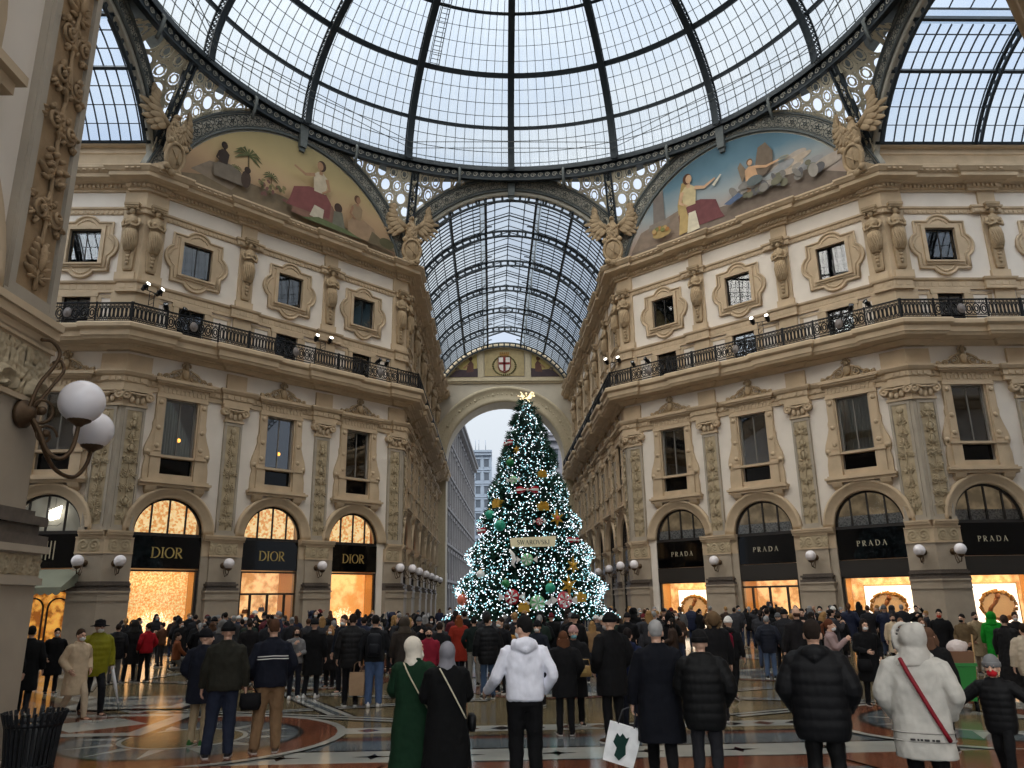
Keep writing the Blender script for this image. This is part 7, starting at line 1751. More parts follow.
CROWD = ((0,-6.33,2.89,8,1.8,5,3,0,3,1,0,1,3,1),(0,-4.29,-2.17,171,1.66,0,0,0,1,2,1,1,1,0),(0,-5.18,-6.49,189,1.71,3,2,0,1,1,1,0,2,0),(0,-8.9,-4.72,182,1.7,6,0,0,1,2,0,1,3,0),(0,-10.12,-5.46,200,1.6,0,1,5,4,0,2,1,2,0),(0,-7.51,-3.08,193,1.63,2,0,0,2,2,3,0,4,0),(0,-4.96,-2.37,277,1.78,3,0,3,0,1,0,0,3,0),(0,-8.64,-2.53,285,1.87,3,2,0,4,2,2,0,3,0),(0,-3.65,-6.22,185,1.68,1,3,2,1,0,2,2,2,0),(0,-8.96,3.68,283,1.82,3,1,3,1,0,0,2,4,0),(0,-3.83,-7.05,96,1.68,5,1,1,3,0,3,1,1,0),(0,-10.42,2.74,180,1.71,8,2,0,1,2,1,0,3,0),(0,-9.05,-1.16,210,1.68,9,0,4,3,2,2,1,3,0),(0,-4.68,-0.06,186,1.64,0,2,2,1,3,2,2,4,0),(0,-4.98,3.35,156,1.68,4,0,1,2,3,2,2,2,0),(0,-3.56,-2.74,4,1.64,0,0,3,4,2,2,2,2,1),(0,-7.66,3.93,100,1.6,4,1,2,2,3,2,0,3,0),(0,-3.4,5.89,23,1.85,3,3,0,1,2,3,1,0,1),(0,-5.53,2.72,187,1.61,0,3,4,3,2,5,0,1,0),(0,-10.17,-1.33,212,1.61,4,0,0,0,1,1,0,1,0),(0,-10.58,6.05,209,1.63,2,3,0,3,0,4,0,1,0),(0,-8.59,5.83,191,1.79,5,0,4,2,4,4,1,0,0),(0,-9.05,-0.32,179,1.62,8,1,2,1,4,2,1,1,0),(0,-10.2,-2.14,198,1.75,2,0,0,4,2,5,0,3,0),(0,-10.6,0.42,182,1.65,3,0,2,3,2,3,2,3,0),(0,-8.31,4.47,206,1.72,0,3,1,2,2,3,0,2,0),(0,-3.78,-5.49,185,1.74,0,3,3,1,3,0,1,4,0),(0,-6.85,-4.09,192,1.71,2,0,1,3,1,5,1,2,0),(0,-7.41,6.39,9,1.74,3,3,0,0,2,4,1,4,1),(0,-5.84,3.88,202,1.74,0,0,1,4,0,5,2,1,0),(0,-11.38,3.4,212,1.59,2,3,3,3,1,2,1,0,0),(0,-5.03,0.65,187,1.79,4,2,1,1,3,5,2,3,0),(0,-7.97,0.08,12,1.87,0,0,1,0,2,5,1,0,1),(0,-3.21,2.32,93,1.77,0,0,1,4,0,5,0,2,0),(0,-5.64,-1.37,188,1.68,0,0,2,1,0,5,1,0,0),(0,-9.18,0.5,194,1.68,0,2,5,1,3,0,1,4,0),(0,-6.05,5.31,97,1.67,0,1,0,4,4,4,2,1,0),(0,-9.39,3.01,209,1.64,3,0,1,2,3,1,0,0,0),(0,-6.06,-6.31,221,1.63,4,0,0,4,3,3,1,0,0),(0,-5.85,-4.38,280,1.72,0,2,1,1,4,3,1,1,0),(0,-8.36,2.62,162,1.87,1,1,2,2,1,5,0,3,0),(0,-9.95,-4.76,184,1.75,2,2,2,0,3,2,2,3,0),(0,-9.91,1.65,165,1.7,0,2,3,1,1,2,2,1,0),(0,-11.22,5.05,286,1.76,1,1,2,0,0,5,1,3,0),(0,-4.45,-5.32,97,1.72,5,1,1,3,0,1,2,0,0),(0,-6.73,1.69,204,1.87,3,1,1,1,2,2,0,3,0),(0,-4.04,-0.62,200,1.68,7,0,1,0,2,3,1,2,0),(0,-3.61,-4.78,185,1.72,4,2,1,4,0,2,0,0,0),(0,-7.0,5.4,204,1.62,3,0,5,0,4,3,2,1,0),(0,-4.64,-4.36,7,1.68,0,1,3,0,2,3,1,1,1),(0,-9.47,-6.32,199,1.64,2,3,1,2,1,2,1,0,0),(0,-7.95,-6.01,195,1.7,5,3,0,2,2,1,0,2,0),(0,-11.22,0.09,198,1.84,5,0,0,0,3,2,2,0,0),(0,-4.64,2.68,95,1.67,0,3,5,1,1,3,1,3,0),(0,-10.52,-3.06,199,1.58,7,2,5,3,1,4,1,3,0),(0,-4.74,-1.63,187,1.75,0,0,0,4,3,5,1,3,0),(0,-7.65,-4.68,194,1.71,5,1,4,4,2,2,0,0,0),(0,-6.37,-1.89,190,1.57,0,0,3,3,0,1,1,0,0),(0,-5.25,-3.56,28,1.67,7,1,3,3,1,3,2,0,1),(0,-11.32,1.99,167,1.69,3,3,2,3,3,3,2,4,0),(0,-5.94,0.01,98,1.71,5,1,5,0,2,0,0,0,0),(0,-4.34,5.67,185,1.65,2,0,1,1,0,0,2,2,0),(0,-4.05,2.13,185,1.67,5,3,5,4,0,1,1,4,0),(0,-4.5,4.95,185,1.7,4,1,1,0,2,2,1,4,0),(0,-10.86,-1.72,109,1.77,0,0,5,4,3,3,0,3,0),(0,-7.49,0.85,221,1.57,1,2,1,0,2,1,1,0,0),(1,4.18,-3.36,108,1.61,3,3,0,3,2,5,0,0,0),(1,6.63,-6.48,10,1.64,0,2,2,1,0,0,0,1,1),(1,5.63,3.15,148,1.61,3,2,2,1,1,1,1,2,0),(1,4.34,4.97,20,1.8,9,0,1,3,3,0,0,4,1),(1,3.22,-2.17,150,1.8,1,0,3,2,1,2,1,1,0),(1,5.12,-0.52,-13,1.54,4,0,5,0,2,0,2,3,1),(1,4.77,1.83,-11,1.79,0,1,0,4,3,1,0,3,1),(1,5.55,3.85,188,1.69,0,0,2,0,4,3,1,4,0),(1,3.72,6.1,152,1.8,0,2,0,3,3,4,0,0,0),(1,4.26,3.29,170,1.67,2,3,5,4,0,3,2,3,0),(1,8.56,4.03,153,1.68,2,2,0,1,0,2,0,3,0),(1,7.6,-5.77,-21,1.75,0,2,0,0,0,3,0,1,1),(1,7.28,-7.3,98,1.67,5,0,1,1,2,4,2,4,0),(1,3.79,-5.95,17,1.75,4,1,1,2,1,4,0,2,1),(1,3.32,-7.32,138,1.71,1,0,3,0,4,5,2,1,0),(1,3.34,-3.33,-11,1.62,2,0,2,2,3,2,0,4,1),(1,9.3,-3.31,137,1.6,3,2,0,3,1,4,1,0,0),(1,8.09,-3.83,159,1.7,5,1,2,1,2,4,1,1,0),(1,9.15,-2.53,128,1.78,0,2,0,4,3,5,2,4,0),(1,8.74,5.89,184,1.71,4,1,0,3,2,3,1,2,0),(1,3.21,3.11,172,1.76,3,2,3,3,4,1,1,0,0),(1,4.32,-0.47,189,1.68,7,1,0,1,4,3,2,4,0),(1,5.27,1.14,147,1.74,0,2,2,2,0,2,0,0,0),(1,8.19,-5.0,98,1.69,5,3,2,1,2,0,1,2,0),(1,9.79,-1.78,-22,1.76,0,0,0,0,1,3,0,4,1),(1,7.7,-2.97,151,1.75,1,0,3,3,1,0,2,4,0),(1,3.83,1.67,190,1.54,4,2,2,0,3,0,0,4,0),(1,7.9,-6.5,178,1.64,1,2,1,3,2,1,2,2,0),(1,9.47,3.27,141,1.69,2,0,0,1,3,5,0,3,0),(1,3.89,0.63,150,1.64,1,1,0,4,1,0,1,4,0),(1,6.43,4.73,187,1.75,7,1,5,2,3,2,0,2,0),(1,6.46,-7.48,130,1.76,5,2,2,0,3,0,2,1,0),(1,7.46,5.38,105,1.64,1,0,5,0,0,2,2,4,0),(1,9.09,-0.07,160,1.73,0,2,0,3,1,0,0,3,0),(1,9.07,5.08,13,1.75,2,1,4,0,4,1,0,3,1),(1,3.79,-4.42,-12,1.61,0,2,0,2,3,1,0,3,1),(1,7.75,-4.46,180,1.58,2,2,0,3,2,0,0,3,0),(1,8.43,-1.67,100,1.74,4,3,3,1,4,2,2,0,0),(1,4.18,-1.55,108,1.68,0,0,4,3,3,1,1,0,0),(1,9.72,2.62,101,1.55,1,2,1,4,4,4,1,1,0),(1,4.35,-2.59,148,1.71,5,0,1,0,0,0,1,4,0),(1,6.0,6.34,148,1.55,6,1,0,3,3,2,0,3,0),(1,3.26,-5.5,139,1.73,1,3,0,4,2,2,1,1,0),(1,3.43,-1.11,-10,1.71,0,1,4,4,3,4,1,0,1),(1,5.78,4.5,108,1.69,9,0,0,4,3,0,2,3,0),(1,7.76,4.75,145,1.75,4,0,0,4,2,2,2,2,0),(1,4.47,6.28,110,1.71,1,0,0,0,1,2,1,0,0),(1,9.56,4.24,162,1.64,5,2,1,0,3,5,2,0,0),(1,9.52,-0.68,-21,1.66,5,0,5,2,1,4,1,3,1),(1,7.06,-4.31,161,1.75,0,1,0,1,3,5,2,4,0),(1,4.64,4.28,20,1.71,0,0,0,4,2,5,1,0,1),(1,8.82,0.98,161,1.78,1,0,3,4,0,4,0,3,0),(1,4.51,2.53,149,1.69,1,1,0,2,1,2,1,3,0),(1,9.71,5.64,162,1.69,0,2,5,4,4,5,1,2,0),(1,3.29,2.27,151,1.74,4,0,0,0,1,0,0,2,0),(1,4.54,0.18,148,1.63,1,1,1,1,4,3,1,1,0),(1,8.38,-6.03,97,1.72,2,0,4,1,3,3,0,0,0),(1,5.25,5.77,-11,1.69,2,1,4,0,0,0,2,1,1),(1,7.26,6.03,156,1.78,3,2,0,3,4,1,0,2,0),(1,6.64,-4.96,151,1.72,2,2,5,1,2,3,0,3,0),(2,-1.13,-3.6,179,1.66,5,0,0,4,2,5,2,0,0),(2,1.56,-6.53,172,1.64,5,0,2,3,4,2,1,3,0),(2,2.15,-7.33,170,1.73,0,0,2,0,3,4,2,3,0),(2,1.1,-7.9,173,1.54,9,1,1,3,4,0,1,2,0),(2,2.88,-6.65,169,1.77,2,1,1,3,0,3,1,1,0),(2,-2.64,-5.86,213,1.84,8,0,1,1,2,4,2,3,0),(2,0.92,-3.72,159,1.7,0,3,1,0,4,2,2,2,0),(2,1.73,-4.01,83,1.61,5,3,2,3,0,5,2,1,0),(2,1.06,-4.5,204,1.66,4,1,1,1,4,3,1,4,0),(2,-0.66,-6.09,178,1.73,5,1,2,0,3,3,2,4,0),(2,-0.59,-5.07,163,1.8,0,1,0,3,2,5,2,2,0),(2,-2.42,-3.44,212,1.72,3,3,1,4,0,3,0,0,0),(2,-0.96,-7.82,178,1.79,5,0,0,3,1,5,1,0,0),(2,-1.74,-4.63,180,1.79,2,3,3,2,1,1,2,3,0),(2,0.67,-5.85,85,1.82,4,2,1,1,3,1,1,4,0),(2,-0.06,-4.17,177,1.73,1,1,3,3,0,4,2,0,0),(2,-2.4,-4.88,182,1.83,0,3,0,0,3,2,1,1,0),(2,3.2,-8.05,257,1.59,4,1,1,0,3,4,1,1,0),(2,-0.31,-8.09,177,1.72,6,0,5,4,0,4,1,0,0),(2,2.07,-5.99,201,1.6,6,0,4,1,3,0,2,1,0),(2,-0.19,-7.06,176,1.7,1,3,3,4,1,1,0,4,0),(2,0.6,-7.42,174,1.75,1,3,2,1,3,2,0,2,0),(2,0.24,-4.84,176,1.71,1,0,2,2,3,1,1,0,0),(2,-3.0,-7.08,184,1.58,2,1,0,4,3,5,2,2,0),(2,2.13,-5.05,171,1.65,6,3,1,3,3,3,0,0,0),(2,0.58,-8.49,174,1.75,1,0,2,0,3,2,2,1,0),(3,4.81,27.21,264,1.63,2,1,0,0,3,1,2,2,0),(3,-0.01,11.79,178,1.54,0,1,0,1,0,0,2,2,0),(3,-0.86,21.11,179,1.63,1,2,2,3,2,1,1,0,0),(3,5.55,29.24,83,1.75,0,1,2,0,4,3,0,3,0),(3,-4.99,23.33,204,1.66,3,2,1,2,2,4,0,1,0),(3,-0.1,26.18,268,1.73,9,1,4,3,2,1,2,2,0),(3,5.59,26.74,163,1.67,1,3,5,2,3,4,1,1,0),(3,-5.85,17.51,165,1.64,0,1,2,1,3,1,0,4,0),(3,-2.33,21.94,181,1.68,0,0,2,0,3,5,0,0,0),(3,-2.7,28.23,31,1.61,1,2,1,0,3,2,0,4,1),(3,-1.58,33.01,180,1.73,0,1,1,3,0,0,0,0,0),(3,-1.92,27.44,160,1.67,2,1,4,4,3,3,0,2,0),(3,2.79,12.34,164,1.79,1,3,2,0,1,2,0,4,0),(3,-2.37,19.25,181,1.81,5,1,0,3,1,2,0,2,0),(3,-3.06,14.76,12,1.75,2,0,1,4,3,4,2,1,1),(3,-3.36,32.23,272,1.63,8,0,5,2,4,1,1,4,0),(3,5.1,22.64,83,1.71,0,0,5,2,2,4,1,3,0),(3,-2.34,25.43,171,1.68,0,0,0,1,1,3,1,1,0),(3,-4.12,28.01,93,1.75,0,1,0,3,1,5,2,2,0),(3,2.39,19.48,5,1.71,2,0,5,4,0,3,1,1,1),(3,-1.12,11.74,29,1.73,0,3,4,1,3,1,1,3,1),(3,5.65,32.9,173,1.68,0,2,5,2,2,2,2,2,0),(3,0.71,24.04,158,1.69,0,3,2,2,4,2,1,2,0),(3,-3.41,11.08,183,1.66,0,3,0,2,0,0,0,0,0),(3,-1.71,16.2,180,1.62,1,0,2,2,0,2,1,1,0),(3,5.07,18.5,162,1.62,3,1,0,4,2,1,2,3,0),(4,14.63,4.09,64,1.6,0,2,1,2,2,5,1,4,0),(4,10.69,1.24,148,1.71,3,1,1,3,3,5,0,2,0),(4,11.16,7.15,11,1.87,2,1,3,4,4,5,1,4,1),(4,13.1,2.32,325,1.6,4,1,1,3,3,2,0,0,1),(4,13.59,5.8,157,1.72,5,3,1,1,1,2,1,1,0),(4,11.8,2.11,247,1.73,4,1,5,0,4,0,2,4,0),(4,12.22,4.81,158,1.54,4,2,2,2,1,5,1,0,0),(4,13.4,4.74,66,1.62,1,0,0,4,1,4,0,4,0),(4,13.99,2.76,244,1.71,5,3,5,3,0,0,0,0,0),(4,11.43,-0.38,156,1.83,3,0,5,2,1,1,1,4,0),(4,12.27,6.96,329,1.69,8,2,2,1,3,5,2,4,1),(4,13.39,1.13,154,1.67,1,1,2,3,1,0,2,4,0),(4,14.92,1.5,-18,1.69,0,0,5,0,0,5,1,0,1),(4,11.04,2.57,248,1.62,3,2,0,1,2,2,2,3,0),(4,9.56,1.84,180,1.71,4,3,1,2,1,3,0,3,0),(4,13.2,7.3,138,1.61,0,2,0,2,0,5,0,0,0),(4,11.19,0.54,157,1.73,0,3,2,1,0,0,1,0,0),(4,13.9,-1.02,241,1.54,5,1,0,3,1,4,2,0,0),(4,12.2,-0.22,165,1.74,5,0,0,2,1,1,1,3,0),(4,10.56,5.67,-9,1.66,1,2,4,2,1,1,2,0,1),(4,12.25,0.55,145,1.87,0,0,1,0,0,3,2,2,0),(4,14.7,2.18,163,1.72,5,3,0,4,4,4,2,1,0),(4,13.15,0.47,324,1.77,5,1,1,3,3,2,2,2,1),(4,14.88,3.33,143,1.68,2,0,3,1,2,0,0,4,0),(4,10.58,-1.04,137,1.73,0,3,2,3,2,2,2,1,0),(4,12.41,-1.03,154,1.74,3,0,2,1,2,3,2,3,0),(5,-13.26,2.79,190,1.74,5,0,0,1,4,4,1,2,0),(5,-14.97,5.09,201,1.66,4,0,0,1,2,0,0,2,0),(5,-12.09,2.57,48,1.79,5,1,1,0,2,0,0,1,1),(5,-10.73,1.61,26,1.72,1,0,2,2,1,3,2,2,1),(5,-15.09,1.96,113,1.67,0,0,5,1,4,4,2,3,0),(5,-14.35,1.69,52,1.8,5,2,1,0,4,0,2,0,1),(5,-13.16,4.2,109,1.6,0,3,1,0,0,0,0,2,0),(5,-14.0,4.08,50,1.79,0,2,0,3,4,1,0,1,1),(5,-11.85,5.81,286,1.84,5,3,2,3,4,0,2,2,0),(5,-13.95,6.09,109,1.69,1,1,2,2,4,1,1,2,0),(5,-11.99,1.06,219,1.71,5,0,5,4,0,1,0,2,0),(5,-14.95,0.5,204,1.69,5,3,5,3,4,5,2,2,0),(5,-13.22,1.01,211,1.67,5,0,3,1,0,1,0,4,0),(5,-12.38,3.5,198,1.68,5,2,0,2,0,4,2,1,0),(5,-13.13,6.13,368,1.59,2,0,0,1,4,5,1,0,1),(5,-12.44,1.82,209,1.69,2,3,3,3,3,4,0,0,0),(5,-13.64,2.17,221,1.57,1,1,1,0,2,0,2,2,0),(5,-12.04,4.6,177,1.7,0,1,5,2,3,5,1,4,0),(5,-11.33,6.35,195,1.67,0,0,1,2,2,3,0,2,0),(5,-14.49,5.6,180,1.69,5,0,5,4,1,2,0,0,0),(5,-12.0,0.26,369,1.64,5,1,5,2,1,5,2,4,1),(5,-15.21,6.09,111,1.69,0,3,5,1,0,4,1,2,0))

BLK_, DGR_ = (14,14,17), (34,34,38)
CC = (('black',BLK_),('black',(12,12,14)),('dark grey',(52,52,56)),('navy',(26,32,54)),('dark brown',(58,44,36)),('charcoal',(36,36,40)),('dark green',(30,42,36)),('grey',(96,96,98)),('burgundy',(82,26,34)),('camel',(142,112,80)))
CK = (('coat','coat'),('jacket','jacket'),('puffer','puffer jacket'),('parka','parka'))
CH = ('short','long','beanie','hood','bun','pony'); CB = (('black',(18,18,20)),('grey',(90,90,92)),('dark red',(90,24,30)),('white',(206,204,200))); CHC = (('dark',(26,22,20)),('dark',(34,26,22)),('brown',(76,52,36)),('blond',(150,116,74)),('grey',(136,134,132)))
CM = (None,(222,222,222),(222,222,222),(26,26,28),(130,170,190)); CA = (('down','down'),('pocket','pocket'),('pocket','down'),('phone','phone'),('front','front'),('up','phone')); CL = ('stand','wide','relax'); CT = (BLK_,DGR_,(40,48,70),(60,70,92),(74,68,62))
CZ = ('left of the tree','right of the tree','right before the tree','in the arm beyond the tree','near the PRADA doors','near the DIOR doors')
def words_of(r):
    zi,x,y,f,h,ci,ki,hi,hci,mi,ai,li,ti,sees = r; hw = {0:'short {} hair',1:'long {} hair',2:'{} beanie',3:'hood up',4:'{} hair bun',5:'{} ponytail'}[hi].format((CB if hi == 2 else CHC)[hci][0])
    return f'{CC[ci][0]} {CK[ki][1]}, {hw}{", mask" if sees and mi else ""}, {CZ[zi]}'
alike = {}
for r in CROWD: alike.setdefault(words_of(r),[]).append(r)
for wd,rs in alike.items():
    rs.sort(key=lambda r: r[1]/(r[2]+31))
    for i,r in enumerate(rs):
        zi,x,y,f,h,ci,ki,hi,hci,mi,ai,li,ti,sees = r
        lab = 'person in '+wd+('' if len(rs) == 1 else f', {"leftmost" if i == 0 else "rightmost" if i == len(rs)-1 else "middle" if len(rs) == 3 else ordn[i]} of {len(rs)}')
        person(lab, x, y, f, h, kind=CK[ki][0], c=CC[ci][1], tc=CT[ti], hr=CH[hi], hc=CC[ci][1] if hi == 3 else (CB if hi == 2 else CHC)[hci][1], mask=CM[mi], aa=CA[ai][0], ab=CA[ai][1], legs=CL[li], group='winter crowd around the tree')

TX, TY = 7.09, -14.27

# what they carry
carrybag(bags,'tan canvas bag in the left hand of the black ribbed puffer jacket',(-.3,-.04,.86),(150,122,96),.34,.44,.16,hc=(120,96,76))
carrybag(jeans,'tan canvas bag between the ribbed puffer jacket and the blue jeans',(-.26,-.26,.98),(158,130,102),.3,.44,.14,hc=(120,96,76)) if False else carrybag(jeans,'tan canvas bag between the ribbed puffer jacket and the blue jeans',(.34,-.04,.86),(158,130,102),.3,.44,.14,hc=(120,96,76))
backpack(jeans,'black backpack on the person in blue jeans',(20,22,28)); backpack(redbp,'crimson backpack on the person with the white cap',(120,20,44),(110,18,40))
b = carrybag(grhair,'white paper carrier bag with a dark green print, held low by the long navy coat',(.33,-.06,.84),(226,226,226),.36,.4,.12,hc=(60,60,62),name='paper_bag',rz=PI)
mb = MB(); mb.M = Matrix.Translation((-.02,-.075,-.42)); mb.prism([(-.06,.13),(-.02,.1),(0,.14),(.05,.1),(.08,.12),(.06,.02),(.08,-.06),(.02,-.14),(-.04,-.1),(-.03,-.02),(-.08,.03)],0,.01); mb.obj('print',[cloth((24,52,46))],b)
b.rotation_euler = (0,math.radians(16),b.rotation_euler[2])
crossbag(green,'thin cream strap bag on the dark green coat',(200,188,160),-1,(30,40,30),.95,.235,.165); crossbag(grey,'thin cream strap bag across the black long coat',(206,196,172),-1,(12,12,13),.92,.25,.18)
crossbag(park,'dark red strap bag across the grey parka',(120,22,34),-1,(30,20,22),.8,.252,.187,bag=False,wd=.02)
o = place('handbag','gold handbag with a clasp held by the person in the pink beanie','handbag',pinkb,(.12,-.36,.98)); mb = MB(); mb.rings([sect(rx,ry,z,14) for rx,ry,z in ((.13,.05,-.1),(.15,.06,-.06),(.15,.055,.06),(.13,.04,.09))]); mb.obj('body',[mat('gold_leather',(160,128,76),.4)],o); mb = MB(); mb.box(-.04,.04,-.075,-.05,-.03,.03); mb.obj('clasp',[GOLD],o); mb = MB(); mb.tube([(-.12,0,.08),(-.1,0,.2),(.1,0,.2),(.12,0,.08)],.01,5); mb.obj('handle',[mat('gold_leather',(160,128,76),.4)],o)
o = place('phone','black phone in the left hand of the white hooded sweatshirt','phone',hoodie,(.41,-.34,.93)); mb = MB(); mb.box(-.04,.04,-.09,.07,-.008,.008); mb.box(-.03,.0,.03,.05,-.012,-.008); mb.obj('case',[BLACKGL],o)
o = place('handbag','white handbag with red strap carried at the side of the long black coat','handbag',blong,(-.2,-.34,.92)); mb = MB(); mb.rings([sect(rx,ry,z,14) for rx,ry,z in ((.16,.06,-.13),(.18,.07,-.06),(.15,.05,.1))]); mb.obj('body',[cloth((222,218,212),.5)],o); mb = MB(); mb.tube([(-.12,0,.1),(-.08,0,.24),(.08,0,.24),(.12,0,.1)],.012,5); mb.obj('handle',[cloth((170,40,44),.5)],o)
o = place('handbag','black handbag hanging from the arm of the person on the open floor','handbag',ladyb,(-.2,-.3,.86)); mb = MB(); mb.rings([sect(rx,ry,z,14) for rx,ry,z in ((.14,.06,-.14),(.16,.07,-.04),(.13,.05,.1))]); mb.obj('body',[cloth((16,16,18),.4)],o); mb = MB(); mb.tube([(-.1,0,.1),(-.07,0,.24),(.07,0,.24),(.1,0,.1)],.012,5); mb.obj('handle',[cloth((16,16,18),.4)],o)
o = place('umbrella','furled white umbrella held by the person in the yellow-green puffer jacket','umbrella',vest,(.29,-.06,.88)); mb = MB(); mb.tube([(0,0,.0),(.05,-.1,-.3),(.11,-.2,-.66)],[.03,.035,.012],8); mb.obj('canopy',[cloth((206,204,206),.6)],o); mb = MB(); mb.tube([(-.02,.04,.12),(0,0,0),(.13,-.24,-.78)],.008,5); mb.obj('shaft',[IRONG],o)
o = place('shoulder_bag','black bag hanging between the olive jacket and the striped jacket','bag',stripe,(-.27,-.05,.78)) if False else place('shoulder_bag','black bag hanging between the olive jacket and the striped jacket','bag',olive,(-.36,-.06,.72)); mb = MB(); mb.rings([sect(rx,ry,z,14) for rx,ry,z in ((.12,.07,-.14),(.15,.09,-.06),(.14,.07,.08))]); mb.obj('body',[cloth((16,16,18),.6)],o); mb = MB(); mb.tube([(-.1,0,.06),(.0,0,.2),(.1,0,.06)],.012,5); mb.obj('handle',[cloth((16,16,18),.6)],o)
# two pale stripes woven across the shoulders of the navy jacket
for z,w_ in ((1.27,.012),(1.235,.012)):
    mb = MB(); n = 15; P = [sect(.234,.158,z+.02,56)[i] for i in range(1,28)]
    mb.rings([[(x,y*1.02+.004,q-.05*abs(x)),(x,y*1.02+.008,q-.05*abs(x)),(x,y*1.02+.008,q+w_-.05*abs(x)),(x,y*1.02+.004,q+w_-.05*abs(x))] for x,y,_ in P for q in (z,)],0,False); o = link('white_stripe',mb.mesh('white_stripe',[cloth((222,220,214))]),stripe)
mb = MB()
for i,(a_,b_) in enumerate(((-.13,-.1),(-.09,-.07),(-.05,-.01),(0,.02),(.03,.045),(.06,.1))): mb.box(a_,b_,.18,.204,.8,.815)
link('back_print',mb.mesh('back_print',[cloth((60,58,58))]),park)
for z in (.79,.86):
    mb = MB(); P = [sect(.254,.186,z,40)[i] for i in range(40)]; mb.tube([Vector(q) for q in P]+[Vector(P[0])],.006,4); link('hem_seam',mb.mesh('hem_seam',[cloth((150,146,140))]),park)
# street cleaner's trolley
o = thing('cleaning_trolley','green street cleaning bin with a white sack on top, left of the child','trolley',(TX+.12,TY,0),-.4); o.scale = (.8,.8,.92)
mb = MB(); mb.rings([[(-a,-b,z),(a,-b,z),(a,b,z),(-a,b,z)] for a,b,z in ((.2,.18,.22),(.27,.25,.9))],0,False); mb.rings([[(-a,-b,z),(a,-b,z),(a,b,z),(-a,b,z)] for a,b,z in ((.3,.28,.88),(.3,.28,.94))],0,False); mb.obj('bin',[mat('green_plastic',(30,120,44),.4)],o)
mb = MB(); mb.rings([[(-a,-b,z),(a,-b,z),(a,b,z),(-a,b,z)] for a,b,z in ((.25,.23,.94),(.27,.25,1.16))],0,False); mb.obj('cardboard_tray',[mat('brown_card',(122,88,66),.8)],o)
mb = MB(); mb.ball((-.03,0,1.22),(.22,.2,.16),12,8); mb.ball((.1,.05,1.26),(.12,.12,.1),10,6); o2 = link('sack',remesh(mb,'sack',.02,2,.015,3,14),o); setm(o2,mat('white_sack',(210,196,190),.5))
for x in (-.2,.2):
    mb = MB(); mb.M = Matrix.Translation((x,.16,.11)) @ Matrix.Rotation(PI/2,4,'Y'); mb.lathe([(.03,-.03),(.11,-.03),(.11,.03),(.03,.03)],n=16); mb.obj('wheel',[BLACKIRON],o)
mb = MB(); mb.tube([(-.2,.16,.11),(-.2,-.1,.2),(-.24,-.2,.3)],.015,5); mb.tube([(.2,.16,.11),(.2,-.1,.2),(.24,-.2,.3)],.015,5); mb.tube([(-.24,.3,.9),(-.24,.42,1.05),(.24,.42,1.05),(.24,.3,.9)],.015,5); mb.tube([(-.2,-.18,.22),(-.2,-.18,0)],.02,5); mb.tube([(.2,-.18,.22),(.2,-.18,0)],.02,5); mb.obj('chassis',[BLACKIRON],o)
o = thing('broom','wooden broom leaning in the green cleaning bin','broom',(TX+.42,TY+.12,0),.2); mb = MB(); mb.tube([(0,0,.12),(.1,.02,1.35)],.014,6); mb.obj('handle',[mat('broom_wood',(176,140,92),.6)],o); mb = MB(); mb.rings([[(-a,-.03,z),(a,-.03,z),(a,.03,z),(-a,.03,z)] for a,z in ((.16,0),(.12,.12))],0,False); mb.obj('bristles',[mat('broom_bristle',(120,100,60),.9)],o)
# ------------------------------------------------------------------ daylight, lamps, camera
w = bpy.data.worlds.new('World'); scene.world = w; w.use_nodes = True; nt = w.node_tree; N = nt.nodes; L = nt.links; bg = N['Background']
tc = N.new('ShaderNodeTexCoord'); mp = N.new('ShaderNodeMapping'); mp.inputs['Scale'].default_value = (1,1,2.2); nz = N.new('ShaderNodeTexNoise'); nz.inputs['Scale'].default_value = 3.2; nz.inputs['Detail'].default_value = 5
rp = N.new('ShaderNodeValToRGB'); rp.color_ramp.elements[0].position = .35; rp.color_ramp.elements[1].position = .65; rp.color_ramp.elements[0].color = lin((190,206,230)); rp.color_ramp.elements[1].color = lin((226,234,242))
L.new(tc.outputs['Generated'],mp.inputs[0]); L.new(mp.outputs[0],nz.inputs['Vector']); L.new(nz.outputs['Fac'],rp.inputs['Fac']); L.new(rp.outputs['Color'],bg.inputs['Color'])
sx = N.new('ShaderNodeSeparateXYZ'); mr = N.new('ShaderNodeMapRange'); mr.inputs[1].default_value = 0; mr.inputs[2].default_value = 1; mr.inputs[3].default_value = SKY*.82; mr.inputs[4].default_value = SKY*1.75   # overcast: brighter towards the zenith
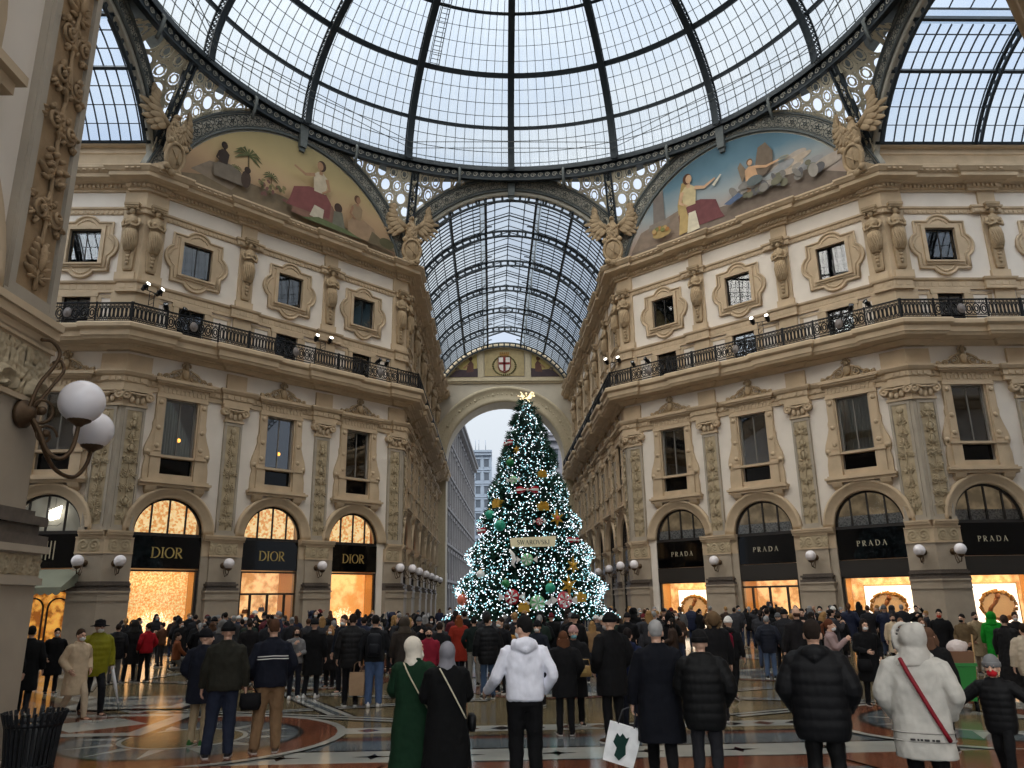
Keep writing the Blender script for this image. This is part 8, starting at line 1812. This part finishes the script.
L.new(tc.outputs['Generated'],sx.inputs[0]); L.new(sx.outputs['Z'],mr.inputs[0]); L.new(mr.outputs[0],bg.inputs['Strength'])
def light(name,kind,loc,energy,color=(1,1,1),rot=(0,0,0),**k):
    d = bpy.data.lights.new(name,kind); d.energy = energy; d.color = color
    for a,b in k.items(): setattr(d,a,b)
    o = bpy.data.objects.new(name,d); COL.objects.link(o); o.location = loc; o.rotation_euler = rot; return o
light('overcast_daylight','SUN',(0,0,60),SUN,(1,.965,.91),SUNR,angle=math.radians(100))
for fr,us,e,c in ((DL,dbays,16,(1,.68,.36)),(DR,RB,24,(1,.76,.48)),(AR,(BP*.5,),26,(1,.76,.48))):
    for u in us:
        light('shop_downlight','AREA',fr.at(u,-.35,2.9 if fr is not DL else 3.62),e,c,(math.radians(-28),0,fr.rz+PI) if False else (math.radians(28),0,fr.rz),shape='RECTANGLE',size=2.8,size_y=.25)
cam = bpy.data.cameras.new('Camera'); co = bpy.data.objects.new('Camera',cam); COL.objects.link(co); scene.camera = co
yaw,pitch,roll,fpx = 2.90841000e-02,2.73105833e-01,-1.50996813e-02,773.08
F = Vector((sin(yaw)*cos(pitch),cos(yaw)*cos(pitch),sin(pitch))); R = F.cross(Vector((0,0,1))).normalized(); U = R.cross(F)
R2 = R*cos(roll)+U*sin(roll); U2 = -R*sin(roll)+U*cos(roll)
co.matrix_world = Matrix(((R2.x,U2.x,-F.x,-1.564),(R2.y,U2.y,-F.y,-29.421),(R2.z,U2.z,-F.z,2.1),(0,0,0,1)))
cam.sensor_width = 36; cam.lens = fpx/1024*36; cam.clip_start = .05; cam.clip_end = 600
vs = scene.view_settings; vs.view_transform = 'Standard'; vs.look = 'None'; vs.gamma = 1; vs.use_curve_mapping = False; vs.exposure = EXPO
try:
    scene.cycles.max_bounces = 8; scene.cycles.diffuse_bounces = 4; scene.cycles.transparent_max_bounces = 16; scene.cycles.caustics_reflective = False; scene.cycles.caustics_refractive = False; scene.cycles.sample_clamp_indirect = 6
except Exception: pass
